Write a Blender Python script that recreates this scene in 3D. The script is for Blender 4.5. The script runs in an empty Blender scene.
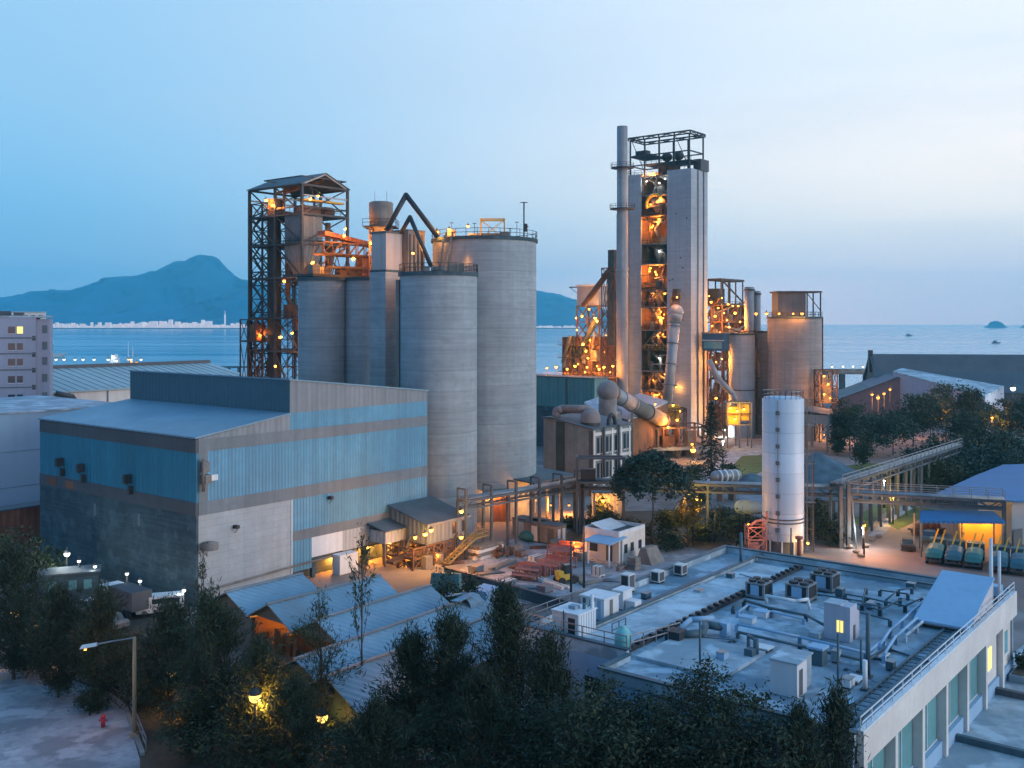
import bpy, math, random
from math import sin, cos, pi, radians, sqrt, atan2
from mathutils import Vector, Matrix

S = bpy.context.scene
COL = S.collection
R = random.Random(7)

# ------------------------------------------------------------------ camera, sky, sun, exposure
CAMH, F, HZ = 30.0, 1000.0, 322.0
cd = bpy.data.cameras.new('camera'); cam = bpy.data.objects.new('camera', cd); COL.objects.link(cam)
cam.location = (0, 0, CAMH); cam.rotation_euler = (radians(90), 0, 0)
cd.sensor_width = 36; cd.lens = F / 1024 * 36; cd.shift_y = -(384 - HZ) / 1024
cd.clip_start = 1; cd.clip_end = 60000
S.camera = cam

SUN_EL, SUN_AZ = radians(12), radians(110)        # azimuth clockwise from +Y (to the right of the view)
w = bpy.data.worlds.new("World"); S.world = w; w.use_nodes = True
nt = w.node_tree; N, LK = nt.nodes, nt.links
N.clear()
def nn(t, **k):
    n = N.new(t)
    for a, b in k.items(): setattr(n, a, b)
    return n
def wm(op, a, b=None, c=None, clamp=False):
    n = nn('ShaderNodeMath', operation=op, use_clamp=clamp)
    for i, v in enumerate((a, b, c)):
        if v is None: continue
        if isinstance(v, (int, float)): n.inputs[i].default_value = v
        else: LK.new(v, n.inputs[i])
    return n.outputs[0]
def wr(v, a, b):
    n = nn('ShaderNodeMapRange', interpolation_type='SMOOTHSTEP')
    LK.new(v, n.inputs[0]); n.inputs[1].default_value = a; n.inputs[2].default_value = b
    return n.outputs[0]
def wmix(f, a, b, mode='MIX'):
    n = nn('ShaderNodeMix', data_type='RGBA', blend_type=mode)
    if isinstance(f, (int, float)): n.inputs[0].default_value = f
    else: LK.new(f, n.inputs[0])
    for i, v in ((6, a), (7, b)):
        if isinstance(v, tuple): n.inputs[i].default_value = (*v, 1)
        else: LK.new(v, n.inputs[i])
    return n.outputs[2]
wout = nn('ShaderNodeOutputWorld'); bg = nn('ShaderNodeBackground'); LK.new(bg.outputs[0], wout.inputs[0])
sky = nn('ShaderNodeTexSky', sky_type='NISHITA', sun_disc=False, sun_elevation=SUN_EL, sun_rotation=SUN_AZ,
         altitude=50, air_density=1.0, dust_density=0.5, ozone_density=3.0)
tcw = nn('ShaderNodeTexCoord'); sxw = nn('ShaderNodeSeparateXYZ'); LK.new(tcw.outputs['Generated'], sxw.inputs[0])
dx, dy, dz = sxw.outputs
az = wr(dx, -0.50, 0.55)                           # 0 towards the blue side, 1 towards the glow
hor = wmix(az, (0.9, 1.08, 1.34), (3.4, 2.05, 1.50))
mid = wmix(az, (0.40, 0.78, 1.12), (1.95, 1.58, 1.26))
top = wmix(az, (0.46, 0.78, 1.08), (1.28, 1.26, 1.30))
colr = wmix(wr(dz, 0.0, 0.10), hor, mid)
colr = wmix(wr(dz, 0.10, 0.26), colr, top)
colr = wmix(wr(dz, 0.27, 0.62), colr, (0.20, 0.60, 1.18))          # zenith
cn = nn('ShaderNodeTexNoise'); mp = nn('ShaderNodeMapping'); LK.new(tcw.outputs['Generated'], mp.inputs[0])
mp.inputs['Scale'].default_value = (2.2, 2.2, 16); LK.new(mp.outputs[0], cn.inputs[0])
cn.inputs['Scale'].default_value = 1.6; cn.inputs['Detail'].default_value = 5
band = wm('MULTIPLY', wm('SUBTRACT', 1.0, wr(wm('MULTIPLY_ADD', cn.outputs[0], -0.03, dz), 0.015, 0.05)), wr(dx, -0.1, 0.32))
colr = wmix(wm('MULTIPLY', band, 0.8), colr, (3.3, 1.95, 1.48))   # low bank of far cloud on the right
streak = wm('MULTIPLY', wr(cn.outputs[0], 0.42, 0.72), wm('MULTIPLY_ADD', az, 0.12, 0.07))
colr = wmix(wm('MULTIPLY', wr(dx, 0.48, 0.64), 0.95), colr, (0.66, 0.86, 1.08))   # past the glow, outside the frame
colr = wmix(streak, colr, (0.80, 0.80, 0.87))
back = wm('MULTIPLY', wr(dy, 0.25, -0.7), wm('SUBTRACT', 1.0, wr(dx, -0.2, 0.9)))
colr = wmix(wm('MULTIPLY', back, 0.65), colr, (0.10, 0.27, 0.52))  # dark blue dusk behind the viewer
SKYK = 0.10
skyc = wmix(1.0, sky.outputs[0], (0.055, 0.055, 0.055), 'MULTIPLY')
mixn = wmix(0.88, skyc, colr)
LK.new(wmix(1.0, mixn, (1 / SKYK, 1 / SKYK, 1 / SKYK), 'MULTIPLY'), bg.inputs[0])
bg.inputs[1].default_value = SKYK

sd = bpy.data.lights.new('sun', 'SUN'); sun = bpy.data.objects.new('sun', sd); COL.objects.link(sun)
sd.energy = 1.6; sd.angle = radians(28); sd.color = (1.0, 0.94, 0.94)
sdir = Vector((sin(SUN_AZ) * cos(SUN_EL), cos(SUN_AZ) * cos(SUN_EL), sin(SUN_EL)))
sun.rotation_euler = sdir.to_track_quat('Z', 'Y').to_euler()

S.view_settings.view_transform = 'Standard'; S.view_settings.look = 'None'
S.view_settings.exposure = 0.0; S.view_settings.gamma = 1.0; S.view_settings.use_curve_mapping = False
S.render.engine = 'CYCLES'
S.cycles.use_denoising = True
S.cycles.max_bounces = 5; S.cycles.diffuse_bounces = 2; S.cycles.glossy_bounces = 2
S.cycles.transmission_bounces = 2; S.cycles.volume_bounces = 1; S.cycles.transparent_max_bounces = 4
S.cycles.sample_clamp_indirect = 3.0; S.cycles.use_light_tree = True
S.cycles.caustics_reflective = False; S.cycles.caustics_refractive = False
LAMPK = 2.7

# ------------------------------------------------------------------ helpers
PHI = atan2(0.7815, 0.6239)
U = Vector((cos(PHI), sin(PHI), 0)); V = Vector((-sin(PHI), cos(PHI), 0))
def at(px, py, Y): return Vector(((px - 512) / F * Y, Y, CAMH - (py - HZ) / F * Y))
def gnd(px, py, z=0.0):
    return at(px, py, (CAMH - z) * F / (py - HZ))
def zat(py, Y): return CAMH - (py - HZ) / F * Y
def along(C, D, px):
    k = (px - 512) / F
    return (k * C.y - C.x) / (D.x - k * D.y)
def xy(px, Y, z=0.0): return Vector(((px - 512) / F * Y, Y, z))

class MB:
    def __init__(s): s.v = []; s.f = []; s.sm = []
    def add(s, vs, fs, smooth=False):
        b = len(s.v); s.v += [tuple(v) for v in vs]
        s.f += [tuple(b + i for i in f) for f in fs]; s.sm += [smooth] * len(fs)
        return s
    def box(s, x0, x1, y0, y1, z0, z1):
        if x0 > x1: x0, x1 = x1, x0
        if y0 > y1: y0, y1 = y1, y0
        return s.add([(x0,y0,z0),(x1,y0,z0),(x1,y1,z0),(x0,y1,z0),(x0,y0,z1),(x1,y0,z1),(x1,y1,z1),(x0,y1,z1)],
              [(0,3,2,1),(4,5,6,7),(0,1,5,4),(1,2,6,5),(2,3,7,6),(3,0,4,7)])
    def cbox(s, x, y, z, sx, sy, sz): return s.box(x-sx/2, x+sx/2, y-sy/2, y+sy/2, z, z+sz)
    def hexa(s, a, b):      # two quads of four points each
        return s.add(list(a) + list(b), [(0,3,2,1),(4,5,6,7),(0,1,5,4),(1,2,6,5),(2,3,7,6),(3,0,4,7)])
    def prism(s, poly, a, b, axis='y'):
        n = len(poly)
        if axis == 'y': g = lambda p, t: (p[0], t, p[1])
        elif axis == 'x': g = lambda p, t: (t, p[0], p[1])
        else: g = lambda p, t: (p[0], p[1], t)
        vs = [g(p, a) for p in poly] + [g(p, b) for p in poly]
        return s.add(vs, [tuple(range(n)), tuple(range(2*n-1, n-1, -1))] + [(i, i+n, (i+1) % n + n, (i+1) % n) for i in range(n)])
    def cyl(s, p0, p1, r0, r1=None, n=12, cap=True):
        if r1 is None: r1 = r0
        p0, p1 = Vector(p0), Vector(p1); d = (p1 - p0)
        if d.length < 1e-6: return s
        d.normalize(); a = d.orthogonal().normalized(); b = d.cross(a)
        vs = []
        for p, r in ((p0, r0), (p1, r1)):
            for i in range(n):
                t = 2*pi*i/n; vs.append(p + a*(r*cos(t)) + b*(r*sin(t)))
        bi = len(s.v); s.v += [tuple(v) for v in vs]
        for i in range(n):
            j = (i+1) % n; s.f.append((bi+i, bi+j, bi+n+j, bi+n+i)); s.sm.append(n > 6)
        if cap:
            s.f.append(tuple(bi+i for i in range(n-1, -1, -1))); s.f.append(tuple(bi+n+i for i in range(n))); s.sm += [False, False]
        return s
    def tube(s, pts, r, n=8):
        for a, b in zip(pts, pts[1:]): s.cyl(a, b, r, r, n)
        for p in pts[1:-1]: s.ball(p, r*1.03, n, max(3, n//2))
        return s
    def bar(s, p0, p1, w, h=None): return s.cyl(p0, p1, w*0.7, w*0.7, 4)
    def ball(s, c, r, n=10, m=6, sz=1.0):
        c = Vector(c); vs = [c + Vector((0,0,-r*sz))]
        for j in range(1, m):
            t = -pi/2 + pi*j/m
            for i in range(n): vs.append(c + Vector((r*cos(t)*cos(2*pi*i/n), r*cos(t)*sin(2*pi*i/n), r*sz*sin(t))))
        vs.append(c + Vector((0,0,r*sz))); fs = []
        for i in range(n):
            k = (i+1) % n; fs.append((0, 1+k, 1+i))
            for j in range(m-2): fs.append((1+j*n+i, 1+j*n+k, 1+(j+1)*n+k, 1+(j+1)*n+i))
            fs.append((1+(m-2)*n+i, 1+(m-2)*n+k, len(vs)-1))
        return s.add(vs, fs, True)
    def lathe(s, prof, n=32, c=(0,0), smooth=True):
        vs = []
        for r, z in prof:
            for i in range(n): vs.append((c[0]+r*cos(2*pi*i/n), c[1]+r*sin(2*pi*i/n), z))
        fs = []
        for j in range(len(prof)-1):
            for i in range(n):
                k = (i+1) % n; fs.append((j*n+i, j*n+k, (j+1)*n+k, (j+1)*n+i))
        return s.add(vs, fs, smooth)
    def disc(s, c, r, z, n=32): return s.add([(c[0]+r*cos(2*pi*i/n), c[1]+r*sin(2*pi*i/n), z) for i in range(n)], [tuple(range(n))])
    def quad(s, a, b, c, d): return s.add([a,b,c,d], [(0,1,2,3)])
    def slab(s, a, b, c, d, t):      # sloped plate, t thick downwards
        dn = Vector((0,0,-t)); q = [Vector(p) for p in (a,b,c,d)]
        return s.hexa([p+dn for p in q], q)
    def build(s, name, m, parent=None, smooth=False):
        me = bpy.data.meshes.new(name); me.from_pydata(s.v, [], s.f)
        me.polygons.foreach_set('use_smooth', [bool(x or smooth) for x in s.sm])
        me.materials.append(m); me.update()
        o = bpy.data.objects.new(name, me); COL.objects.link(o)
        if parent is not None: o.parent = parent
        return o

def tag(o, label=None, cat=None, group=None, kind=None):
    if label: o['label'] = label
    if cat: o['category'] = cat
    if group: o['group'] = group
    if kind: o['kind'] = kind
    return o
def thing(name, label, cat, loc=(0,0,0), rz=0.0, group=None):
    o = bpy.data.objects.new(name, None); COL.objects.link(o); o.empty_display_size = 0.5
    o.location = loc; o.rotation_euler = (0,0,rz)
    return tag(o, label, cat, group)
def gthing(name, label, cat, loc, group=None): return thing(name, label, cat, loc, PHI, group)
def loc_in(t, p):
    d = Vector(p) - Vector(t.location); a = -t.rotation_euler.z
    return Vector((d.x*cos(a) - d.y*sin(a), d.x*sin(a) + d.y*cos(a), d.z))
def dup(root, loc, rz=None, label=None, group=None, scale=None):
    r = root.copy(); COL.objects.link(r); r.location = loc
    if rz is not None: r.rotation_euler = (0,0,rz)
    if label: r['label'] = label
    if group: r['group'] = group
    if scale: r.scale = (scale, scale, scale)
    for ch in list(root.children):
        c = ch.copy(); COL.objects.link(c); c.parent = r
        for g in list(ch.children):
            d = g.copy(); COL.objects.link(d); d.parent = c
    return r

# ---- materials
def mat(name, col, rough=0.8, metal=0.0, var=0.25, scale=0.35, streak=0.0, bump=0.0, corr=0.0, corrdark=0.25, rings=0.0,
        stain=None, stain_amt=0.0, sharp=None, pour=0.0, bricks=None, spec=None, emit=None):
    m = bpy.data.materials.new(name); m.use_nodes = True
    t = m.node_tree; n, l = t.nodes, t.links
    p = n['Principled BSDF']; p.inputs['Roughness'].default_value = rough; p.inputs['Metallic'].default_value = metal
    if spec is not None: p.inputs['Specular IOR Level'].default_value = spec
    tc = n.new('ShaderNodeTexCoord'); geo = n.new('ShaderNodeNewGeometry')
    def mt(op, a, b=None, c=None, clamp=False):
        q = n.new('ShaderNodeMath'); q.operation = op; q.use_clamp = clamp
        for i, v in enumerate((a, b, c)):
            if v is None: continue
            if isinstance(v, (int, float)): q.inputs[i].default_value = v
            else: l.new(v, q.inputs[i])
        return q.outputs[0]
    def noise(sc, det=4, stretch=None, off=0):
        q = n.new('ShaderNodeTexNoise'); q.inputs['Scale'].default_value = sc; q.inputs['Detail'].default_value = det
        mp = n.new('ShaderNodeMapping'); mp.inputs['Location'].default_value = (off, off*0.7, 0)
        if stretch: mp.inputs['Scale'].default_value = stretch
        l.new(geo.outputs['Position'], mp.inputs[0]); l.new(mp.outputs[0], q.inputs['Vector'])
        return q.outputs[0]
    def rng(v, a, b, c, d):
        q = n.new('ShaderNodeMapRange'); l.new(v, q.inputs[0])
        for i, x in enumerate((a, b, c, d)): q.inputs[i+1].default_value = x
        return q.outputs[0]
    def mix(f, a, b, mode='MIX'):
        q = n.new('ShaderNodeMix'); q.data_type = 'RGBA'; q.blend_type = mode
        if isinstance(f, (int, float)): q.inputs[0].default_value = f
        else: l.new(f, q.inputs[0])
        for i, v in ((6, a), (7, b)):
            if isinstance(v, tuple): q.inputs[i].default_value = (*v, 1)
            else: l.new(v, q.inputs[i])
        return q.outputs[2]
    def scl(k): return tuple(min(1, c*k) for c in col)
    c = mix(rng(noise(scale), 0.3, 0.7, 0, 1), scl(1-var), scl(1+var*0.6))
    c = mix(rng(noise(scale*7, 3, None, 11), 0.35, 0.7, 0, 0.5), c, scl(1-var*1.2))
    if streak:
        s = noise(1.0, 3, (1.3, 1.3, 0.05), 5)
        c = mix(rng(s, 0.42, 0.72, 0, streak), c, scl(0.45))
    if stain:
        s = noise(scale*0.9, 5, (1, 1, 0.35), 23)
        if sharp:
            c = mix(rng(s, sharp, sharp+0.05, 0, 0.75), c, stain)
            s2_ = noise(scale*2.6, 6, None, 41); c = mix(rng(s2_, 0.54, 0.60, 0, 0.55), c, stain)
            s3_ = noise(scale*1.7, 5, None, 67); c = mix(rng(s3_, 0.55, 0.62, 0, 0.6), c, scl(1.35))
        else: c = mix(rng(s, 0.62-0.22*stain_amt, 0.72-0.1*stain_amt, 0, min(1, 0.4+stain_amt*0.6)), c, stain)
    if pour:
        c = mix(rng(noise(1.0, 4, (0.05, 0.05, 1.1), 31), 0.40, 0.62, 0, pour), c, scl(0.62))
        c = mix(rng(noise(1.0, 3, (0.16, 0.16, 3.2), 57), 0.45, 0.65, 0, pour*0.7), c, scl(1.25))
        c = mix(rng(noise(0.55, 6, (1, 1, 1.6), 83), 0.58, 0.68, 0, pour*0.8), c, scl(0.5))
    sx = n.new('ShaderNodeSeparateXYZ'); l.new(tc.outputs['Object'], sx.inputs[0])
    hgt = None
    if corr:
        wv = mt('SINE', mt('MULTIPLY', mt('ADD', sx.outputs[0], sx.outputs[1]), 2*pi/corr))
        hgt = wv
        c = mix(rng(wv, -0.2, -1.0, 0, corrdark), c, scl(0.4))
    if rings:
        fr = mt('FRACT', mt('DIVIDE', sx.outputs[2], rings))
        nn_ = mt('FLOOR', mt('DIVIDE', sx.outputs[2], rings))
        wn = n.new('ShaderNodeTexWhiteNoise'); wn.noise_dimensions = '1D'; l.new(nn_, wn.inputs['W'])
        c = mix(rng(wn.outputs['Value'], 0, 1, 0, 0.30), c, scl(0.55))
        c = mix(mt('MULTIPLY', mt('LESS_THAN', fr, 0.05), 0.28), c, scl(0.35))
    if bricks:
        bt = n.new('ShaderNodeTexBrick'); bt.offset = 0.5
        bt.inputs['Scale'].default_value = 1.0; bt.inputs['Brick Width'].default_value = bricks[0]; bt.inputs['Row Height'].default_value = bricks[1]
        bt.inputs['Mortar Size'].default_value = bricks[2]
        cb = n.new('ShaderNodeCombineXYZ'); l.new(mt('ADD', sx.outputs[0], sx.outputs[1]), cb.inputs[0]); l.new(sx.outputs[2], cb.inputs[1])
        l.new(cb.outputs[0], bt.inputs['Vector'])
        bt.inputs['Color1'].default_value = (0,0,0,1); bt.inputs['Color2'].default_value = (0.35,0.35,0.35,1); bt.inputs['Mortar'].default_value = (1,1,1,1)
        c = mix(rng(bt.outputs['Color'], 0, 1, 0, 0.38), c, scl(0.5))
    l.new(c, p.inputs['Base Color'])
    if bump or corr:
        b = n.new('ShaderNodeBump'); b.inputs['Strength'].default_value = 0.6
        if corr: b.inputs['Distance'].default_value = 0.06; l.new(hgt, b.inputs['Height'])
        else: b.inputs['Distance'].default_value = bump; l.new(noise(scale*9, 6), b.inputs['Height'])
        l.new(b.outputs[0], p.inputs['Normal'])
    if emit:
        p.inputs['Emission Color'].default_value = (*emit[0], 1); p.inputs['Emission Strength'].default_value = emit[1]
    return m

M = dict(
 conc   = mat('silo_concrete', (0.335,0.39,0.43), 0.9, var=0.26, scale=0.16, streak=0.30, pour=0.36, rings=2.9, bump=0.03),
 conc2  = mat('old_concrete', (0.225,0.26,0.27), 0.9, var=0.3, scale=0.2, streak=0.6, bump=0.02, stain=(0.12,0.10,0.09), stain_amt=0.3),
 tower  = mat('tower_concrete', (0.36,0.415,0.475), 0.85, var=0.2, scale=0.08, streak=0.3, pour=0.25, bump=0.02),
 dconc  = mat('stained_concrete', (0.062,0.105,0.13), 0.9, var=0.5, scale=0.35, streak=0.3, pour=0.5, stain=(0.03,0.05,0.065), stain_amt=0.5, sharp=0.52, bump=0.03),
 block  = mat('white_blockwork', (0.4, 0.43, 0.46), 0.9, var=0.14, scale=0.4, bricks=(2.0,0.75,0.03), streak=0.2, stain=(0.36,0.34,0.32), stain_amt=0.2),
 blue   = mat('blue_cladding', (0.105, 0.31, 0.47), 0.5, var=0.2, scale=0.16, corr=0.45, corrdark=0.16, streak=0.35),
 blue_shaded  = mat('shaded_blue_cladding', (0.025, 0.2, 0.31), 0.6, var=0.14, scale=0.1, corr=0.75, corrdark=0.1, streak=0.35),  # darker copy of the blue cladding, left face's shade in its colour
 greyc  = mat('grey_cladding', (0.215, 0.245, 0.275), 0.6, var=0.15, scale=0.12, corr=0.75, streak=0.4),
 fascia = mat('grey_fascia', (0.165, 0.195, 0.225), 0.7, var=0.2, scale=0.2, streak=0.35),
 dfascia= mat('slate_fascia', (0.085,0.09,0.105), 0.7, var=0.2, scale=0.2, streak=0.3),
 palec  = mat('pale_cladding', (0.44, 0.47, 0.5), 0.6, var=0.12, scale=0.2, corr=0.6, streak=0.4),
 roofb  = mat('blue_grey_roofing', (0.19, 0.31, 0.4), 0.55, var=0.2, scale=0.08, corr=1.2, corrdark=0.12, streak=0.0, stain=(0.12,0.22,0.31), stain_amt=0.5),
 roofd  = mat('dark_roof_sheet', (0.09,0.115,0.135), 0.7, var=0.25, scale=0.15, stain=(0.05,0.06,0.07), stain_amt=0.4),
 shedr  = mat('shed_roof_sheet', (0.19, 0.32, 0.42), 0.6, var=0.22, scale=0.18, corr=0.8, corrdark=0.15, stain=(0.15,0.17,0.18), stain_amt=0.4),
 deck   = mat('flat_roof_felt', (0.31,0.42,0.51), 0.75, var=0.45, scale=0.22, stain=(0.10,0.17,0.235), stain_amt=0.85, sharp=0.49, bump=0.03),
 deckp  = mat('pale_roof_screed', (0.40,0.49,0.56), 0.8, var=0.4, scale=0.2, stain=(0.20,0.28,0.34), stain_amt=0.75, sharp=0.52, bump=0.03),
 coping = mat('dark_coping', (0.06,0.115,0.15), 0.6, var=0.3, scale=0.4),
 white  = mat('white_paint', (0.66, 0.7, 0.74), 0.6, var=0.1, scale=0.4, streak=0.25),
 whitew = mat('weathered_white_wall', (0.66,0.63,0.60), 0.85, var=0.14, scale=0.3, streak=0.12),
 tank   = mat('tank_white_paint', (0.6, 0.66, 0.74), 0.45, var=0.08, scale=0.2, streak=0.25, rings=2.6),
 lilac  = mat('lilac_render', (0.38, 0.4, 0.5), 0.9, var=0.08, scale=0.1, streak=0.15),
 paleb  = mat('pale_blue_cladding', (0.27, 0.44, 0.62), 0.7, var=0.08, scale=0.05, streak=0.15),
 steel  = mat('dark_steel', (0.055,0.058,0.065), 0.6, 0.3, var=0.4, scale=0.5),
 rsteel = mat('rusty_steel', (0.14,0.08,0.055), 0.85, 0.1, var=0.5, scale=0.4, stain=(0.22,0.10,0.05), stain_amt=0.5),
 gsteel = mat('galvanised_steel', (0.30,0.32,0.34), 0.5, 0.5, var=0.3, scale=0.5),
 dust   = mat('dusty_steel', (0.235,0.22,0.205), 0.85, 0.1, var=0.35, scale=0.4, streak=0.4, stain=(0.15,0.09,0.06), stain_amt=0.3),
 duct   = mat('grey_duct', (0.32, 0.325, 0.35), 0.6, 0.2, var=0.2, scale=0.4, streak=0.3),
 pinkd  = mat('rusted_dome', (0.27,0.235,0.235), 0.75, 0.1, var=0.3, scale=0.5),
 rustw  = mat('rust_sheeting', (0.27,0.11,0.07), 0.85, var=0.35, scale=0.3, corr=0.9, streak=0.4),
 red    = mat('red_oxide_paint', (0.33,0.09,0.07), 0.7, var=0.3, scale=0.5),
 filt   = mat('filter_sheeting', (0.14,0.165,0.19), 0.7, var=0.3, scale=0.3, corr=0.8, corrdark=0.3, streak=0.5),
 rackm  = mat('pipe_rack_paint', (0.085, 0.11, 0.135), 0.7, 0.1, var=0.35, scale=0.4),
 pinks  = mat('red_oxide_frames', (0.33,0.16,0.15), 0.8, var=0.35, scale=0.6),
 yellow = mat('yellow_paint', (0.58,0.36,0.04), 0.6, var=0.2, scale=0.5),
 orange = mat('glow_painted_wall', (0.75,0.34,0.03), 0.6, var=0.12, scale=0.3),  # yellow wall with the orange of lamplight put into its colour
 teal   = mat('teal_tarpaulin', (0.03, 0.165, 0.16), 0.55, var=0.2, scale=0.8, bump=0.03),
 teald  = mat('dull_teal_tarpaulin', (0.035, 0.12, 0.16), 0.55, var=0.2, scale=0.8, bump=0.03),
 tealp  = mat('green_sheeting', (0.10,0.24,0.25), 0.7, var=0.2, scale=0.2, corr=1.2, streak=0.3),
 turq   = mat('turquoise_plastic', (0.17,0.48,0.50), 0.5, var=0.1),
 broof  = mat('bright_blue_roof', (0.02, 0.155, 0.37), 0.5, var=0.15, scale=0.1, corr=0.6, corrdark=0.15),
 glass  = mat('window_glass', (0.14, 0.34, 0.36), 0.12, 0.0, var=0.2, scale=0.2, spec=0.8),
 dglass = mat('dark_window_glass', (0.03,0.045,0.06), 0.15, 0.0, var=0.2, spec=0.7),
 black  = mat('black_rubber', (0.02,0.02,0.022), 0.8),
 grill  = mat('black_grille', (0.025,0.03,0.04), 0.6, var=0.3, scale=2),
 ground = mat('dusty_concrete_yard', (0.205, 0.19, 0.19), 0.95, var=0.35, scale=0.05, stain=(0.12,0.105,0.10), stain_amt=0.5, sharp=0.54, bump=0.03),
 yard   = mat('pale_yard_concrete', (0.3, 0.32, 0.36), 0.9, var=0.35, scale=0.25, stain=(0.15,0.165,0.19), stain_amt=0.8, sharp=0.53, bump=0.05),
 road   = mat('dusty_pink_road', (0.22, 0.16, 0.145), 0.8, var=0.25, scale=0.15, stain=(0.15,0.115,0.11), stain_amt=0.4, bump=0.02),
 asph   = mat('dark_asphalt', (0.075,0.07,0.075), 0.85, var=0.3, scale=0.2, bump=0.02),
 grass  = mat('short_grass', (0.075,0.12,0.028), 0.95, var=0.45, scale=0.6, bump=0.08),
 soil   = mat('dark_soil', (0.065,0.055,0.04), 0.95, var=0.5, scale=0.3, bump=0.06),
 gravel = mat('blue_grey_gravel', (0.25,0.26,0.30), 0.95, var=0.3, scale=0.4, bump=0.08),
 heap   = mat('slate_gravel', (0.10,0.155,0.19), 0.95, var=0.4, scale=0.5, bump=0.15),
 hill   = mat('haze_blue_hill', (0.004,0.090,0.21), 1.0, var=0.6, scale=0.004),  # blue of the far haze painted into the forest colour
 bark   = mat('tree_bark', (0.075,0.058,0.045), 0.95, var=0.4, scale=1.5),
 leafd  = mat('dark_needles', (0.026,0.046,0.024), 0.85, var=0.5, scale=0.35),
 leafm  = mat('dull_green_leaves', (0.026, 0.05, 0.022), 0.8, var=0.5, scale=0.4),
 leafg  = mat('deep_green_leaves', (0.02, 0.058, 0.042), 0.7, var=0.5, scale=0.3),
 leafy  = mat('yellow_green_leaves', (0.16,0.13,0.03), 0.8, var=0.4, scale=0.6),
 city   = mat('glowing_city_render', (0.75,0.66,0.62), 0.9, var=0.2, scale=0.02, emit=((1.0,0.76,0.66), 0.6)),  # weak glow on whole walls stands in for city lights
)
def emat(name, col, s):
    m = bpy.data.materials.new(name); m.use_nodes = True; n = m.node_tree.nodes; p = n['Principled BSDF']
    p.inputs['Base Color'].default_value = (*[c*0.8 for c in col], 1); p.inputs['Emission Color'].default_value = (*col, 1); p.inputs['Emission Strength'].default_value = s
    return m
ORC, WHC, YLC = (1.0, 0.33, 0.045), (0.93, 1.0, 0.95), (1.0, 0.50, 0.07)
M['eo'] = emat('orange_lamp_glow', (1.0, 0.46, 0.10), 2.1)
M['ew'] = emat('white_lamp_glow', (0.95, 1.0, 0.95), 2.5)
M['ey'] = emat('yellow_lamp_glow', (1.0, 0.60, 0.14), 2.2)
M['win'] = emat('lit_window_pane', (1.0, 0.78, 0.22), 1.1)
LIGHTS = {}
def lightdata(col, e):
    k = (col, round(e))
    if k not in LIGHTS:
        ld = bpy.data.lights.new('lamp_light', 'POINT'); ld.color = col; ld.energy = e*LAMPK; ld.shadow_soft_size = 0.25; LIGHTS[k] = ld
    return LIGHTS[k]
BULB = {}; RLMP = random.Random(91)
def lamp_on(t, p, e=900, kind='o', r=0.30, off=(0,0,-0.55), name='lamp'):
    """a bulkhead lamp as a part of thing t, at world point p: housing > bulb, light"""
    col, em = {'o': (ORC, 'eo'), 'w': (WHC, 'ew'), 'y': (YLC, 'ey')}[kind]
    lp = loc_in(t, p)
    if e and kind == 'o': r *= RLMP.uniform(0.6, 1.15)
    if 'h' not in BULB:
        BULB['h'] = MB().lathe([(0.02,0.42),(0.16,0.40),(0.30,0.18),(0.30,0.12)], 10).cyl((0,0,0.4),(0,0,0.7),0.05,0.05,6).build('lamp', M['steel']).data
        for a in ('eo','ew','ey'): BULB[a] = MB().ball((0,0,0), 1.0, 10, 6).build('bulb', M[a]).data
        for o in [o for o in COL.objects if o.name.split('.')[0] in ('bulb','lamp')]: bpy.data.objects.remove(o)
    h = bpy.data.objects.new(name, BULB['h']); COL.objects.link(h); h.parent = t; h.location = lp; h.scale = (r/0.3,)*3
    b = bpy.data.objects.new('bulb', BULB[em]); COL.objects.link(b); b.parent = h; b.scale = (0.3,)*3
    if e:
        lo = bpy.data.objects.new('lamp_light', lightdata(col, e)); COL.objects.link(lo); lo.parent = h
        a = -t.rotation_euler.z; o2 = Vector((off[0]*cos(a)-off[1]*sin(a), off[0]*sin(a)+off[1]*cos(a), off[2]))
        lo.location = o2 * (0.3/r) * max(1, r/0.3) ; lo.location = o2
    return h
def rail(mb, pts, h=1.1, step=1.8, w=0.05):
    for a, b in zip(pts, pts[1:]):
        a, b = Vector(a), Vector(b); n = max(1, int((b-a).length/step))
        for z in (h, h*0.5): mb.bar(a+Vector((0,0,z)), b+Vector((0,0,z)), w)
        for i in range(n+1):
            p = a.lerp(b, i/n); mb.bar(p, p+Vector((0,0,h)), w)
    return mb
def frame(mb, x0, x1, y0, y1, zs, wp=0.3, wb=0.22, nx=1, ny=1, brace=True, wbr=0.14, alt=False):
    xs = [x0+(x1-x0)*i/nx for i in range(nx+1)]; ys = [y0+(y1-y0)*i/ny for i in range(ny+1)]
    lines = [[(x, y0) for x in xs], [(x1, y) for y in ys], [(x, y1) for x in xs], [(x0, y) for y in ys]]
    done = set()
    for ln in lines:
        for q in ln:
            k = (round(q[0],2), round(q[1],2))
            if k not in done: done.add(k); mb.bar((*q, zs[0]), (*q, zs[-1]), wp)
        for a, b in zip(ln, ln[1:]):
            for i, z in enumerate(zs):
                if i: mb.bar((*a, z), (*b, z), wb)
                if brace and i < len(zs)-1:
                    mb.bar((*a, z), (*b, zs[i+1]), wbr)
                    if not alt: mb.bar((*b, z), (*a, zs[i+1]), wbr)
    return mb
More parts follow.
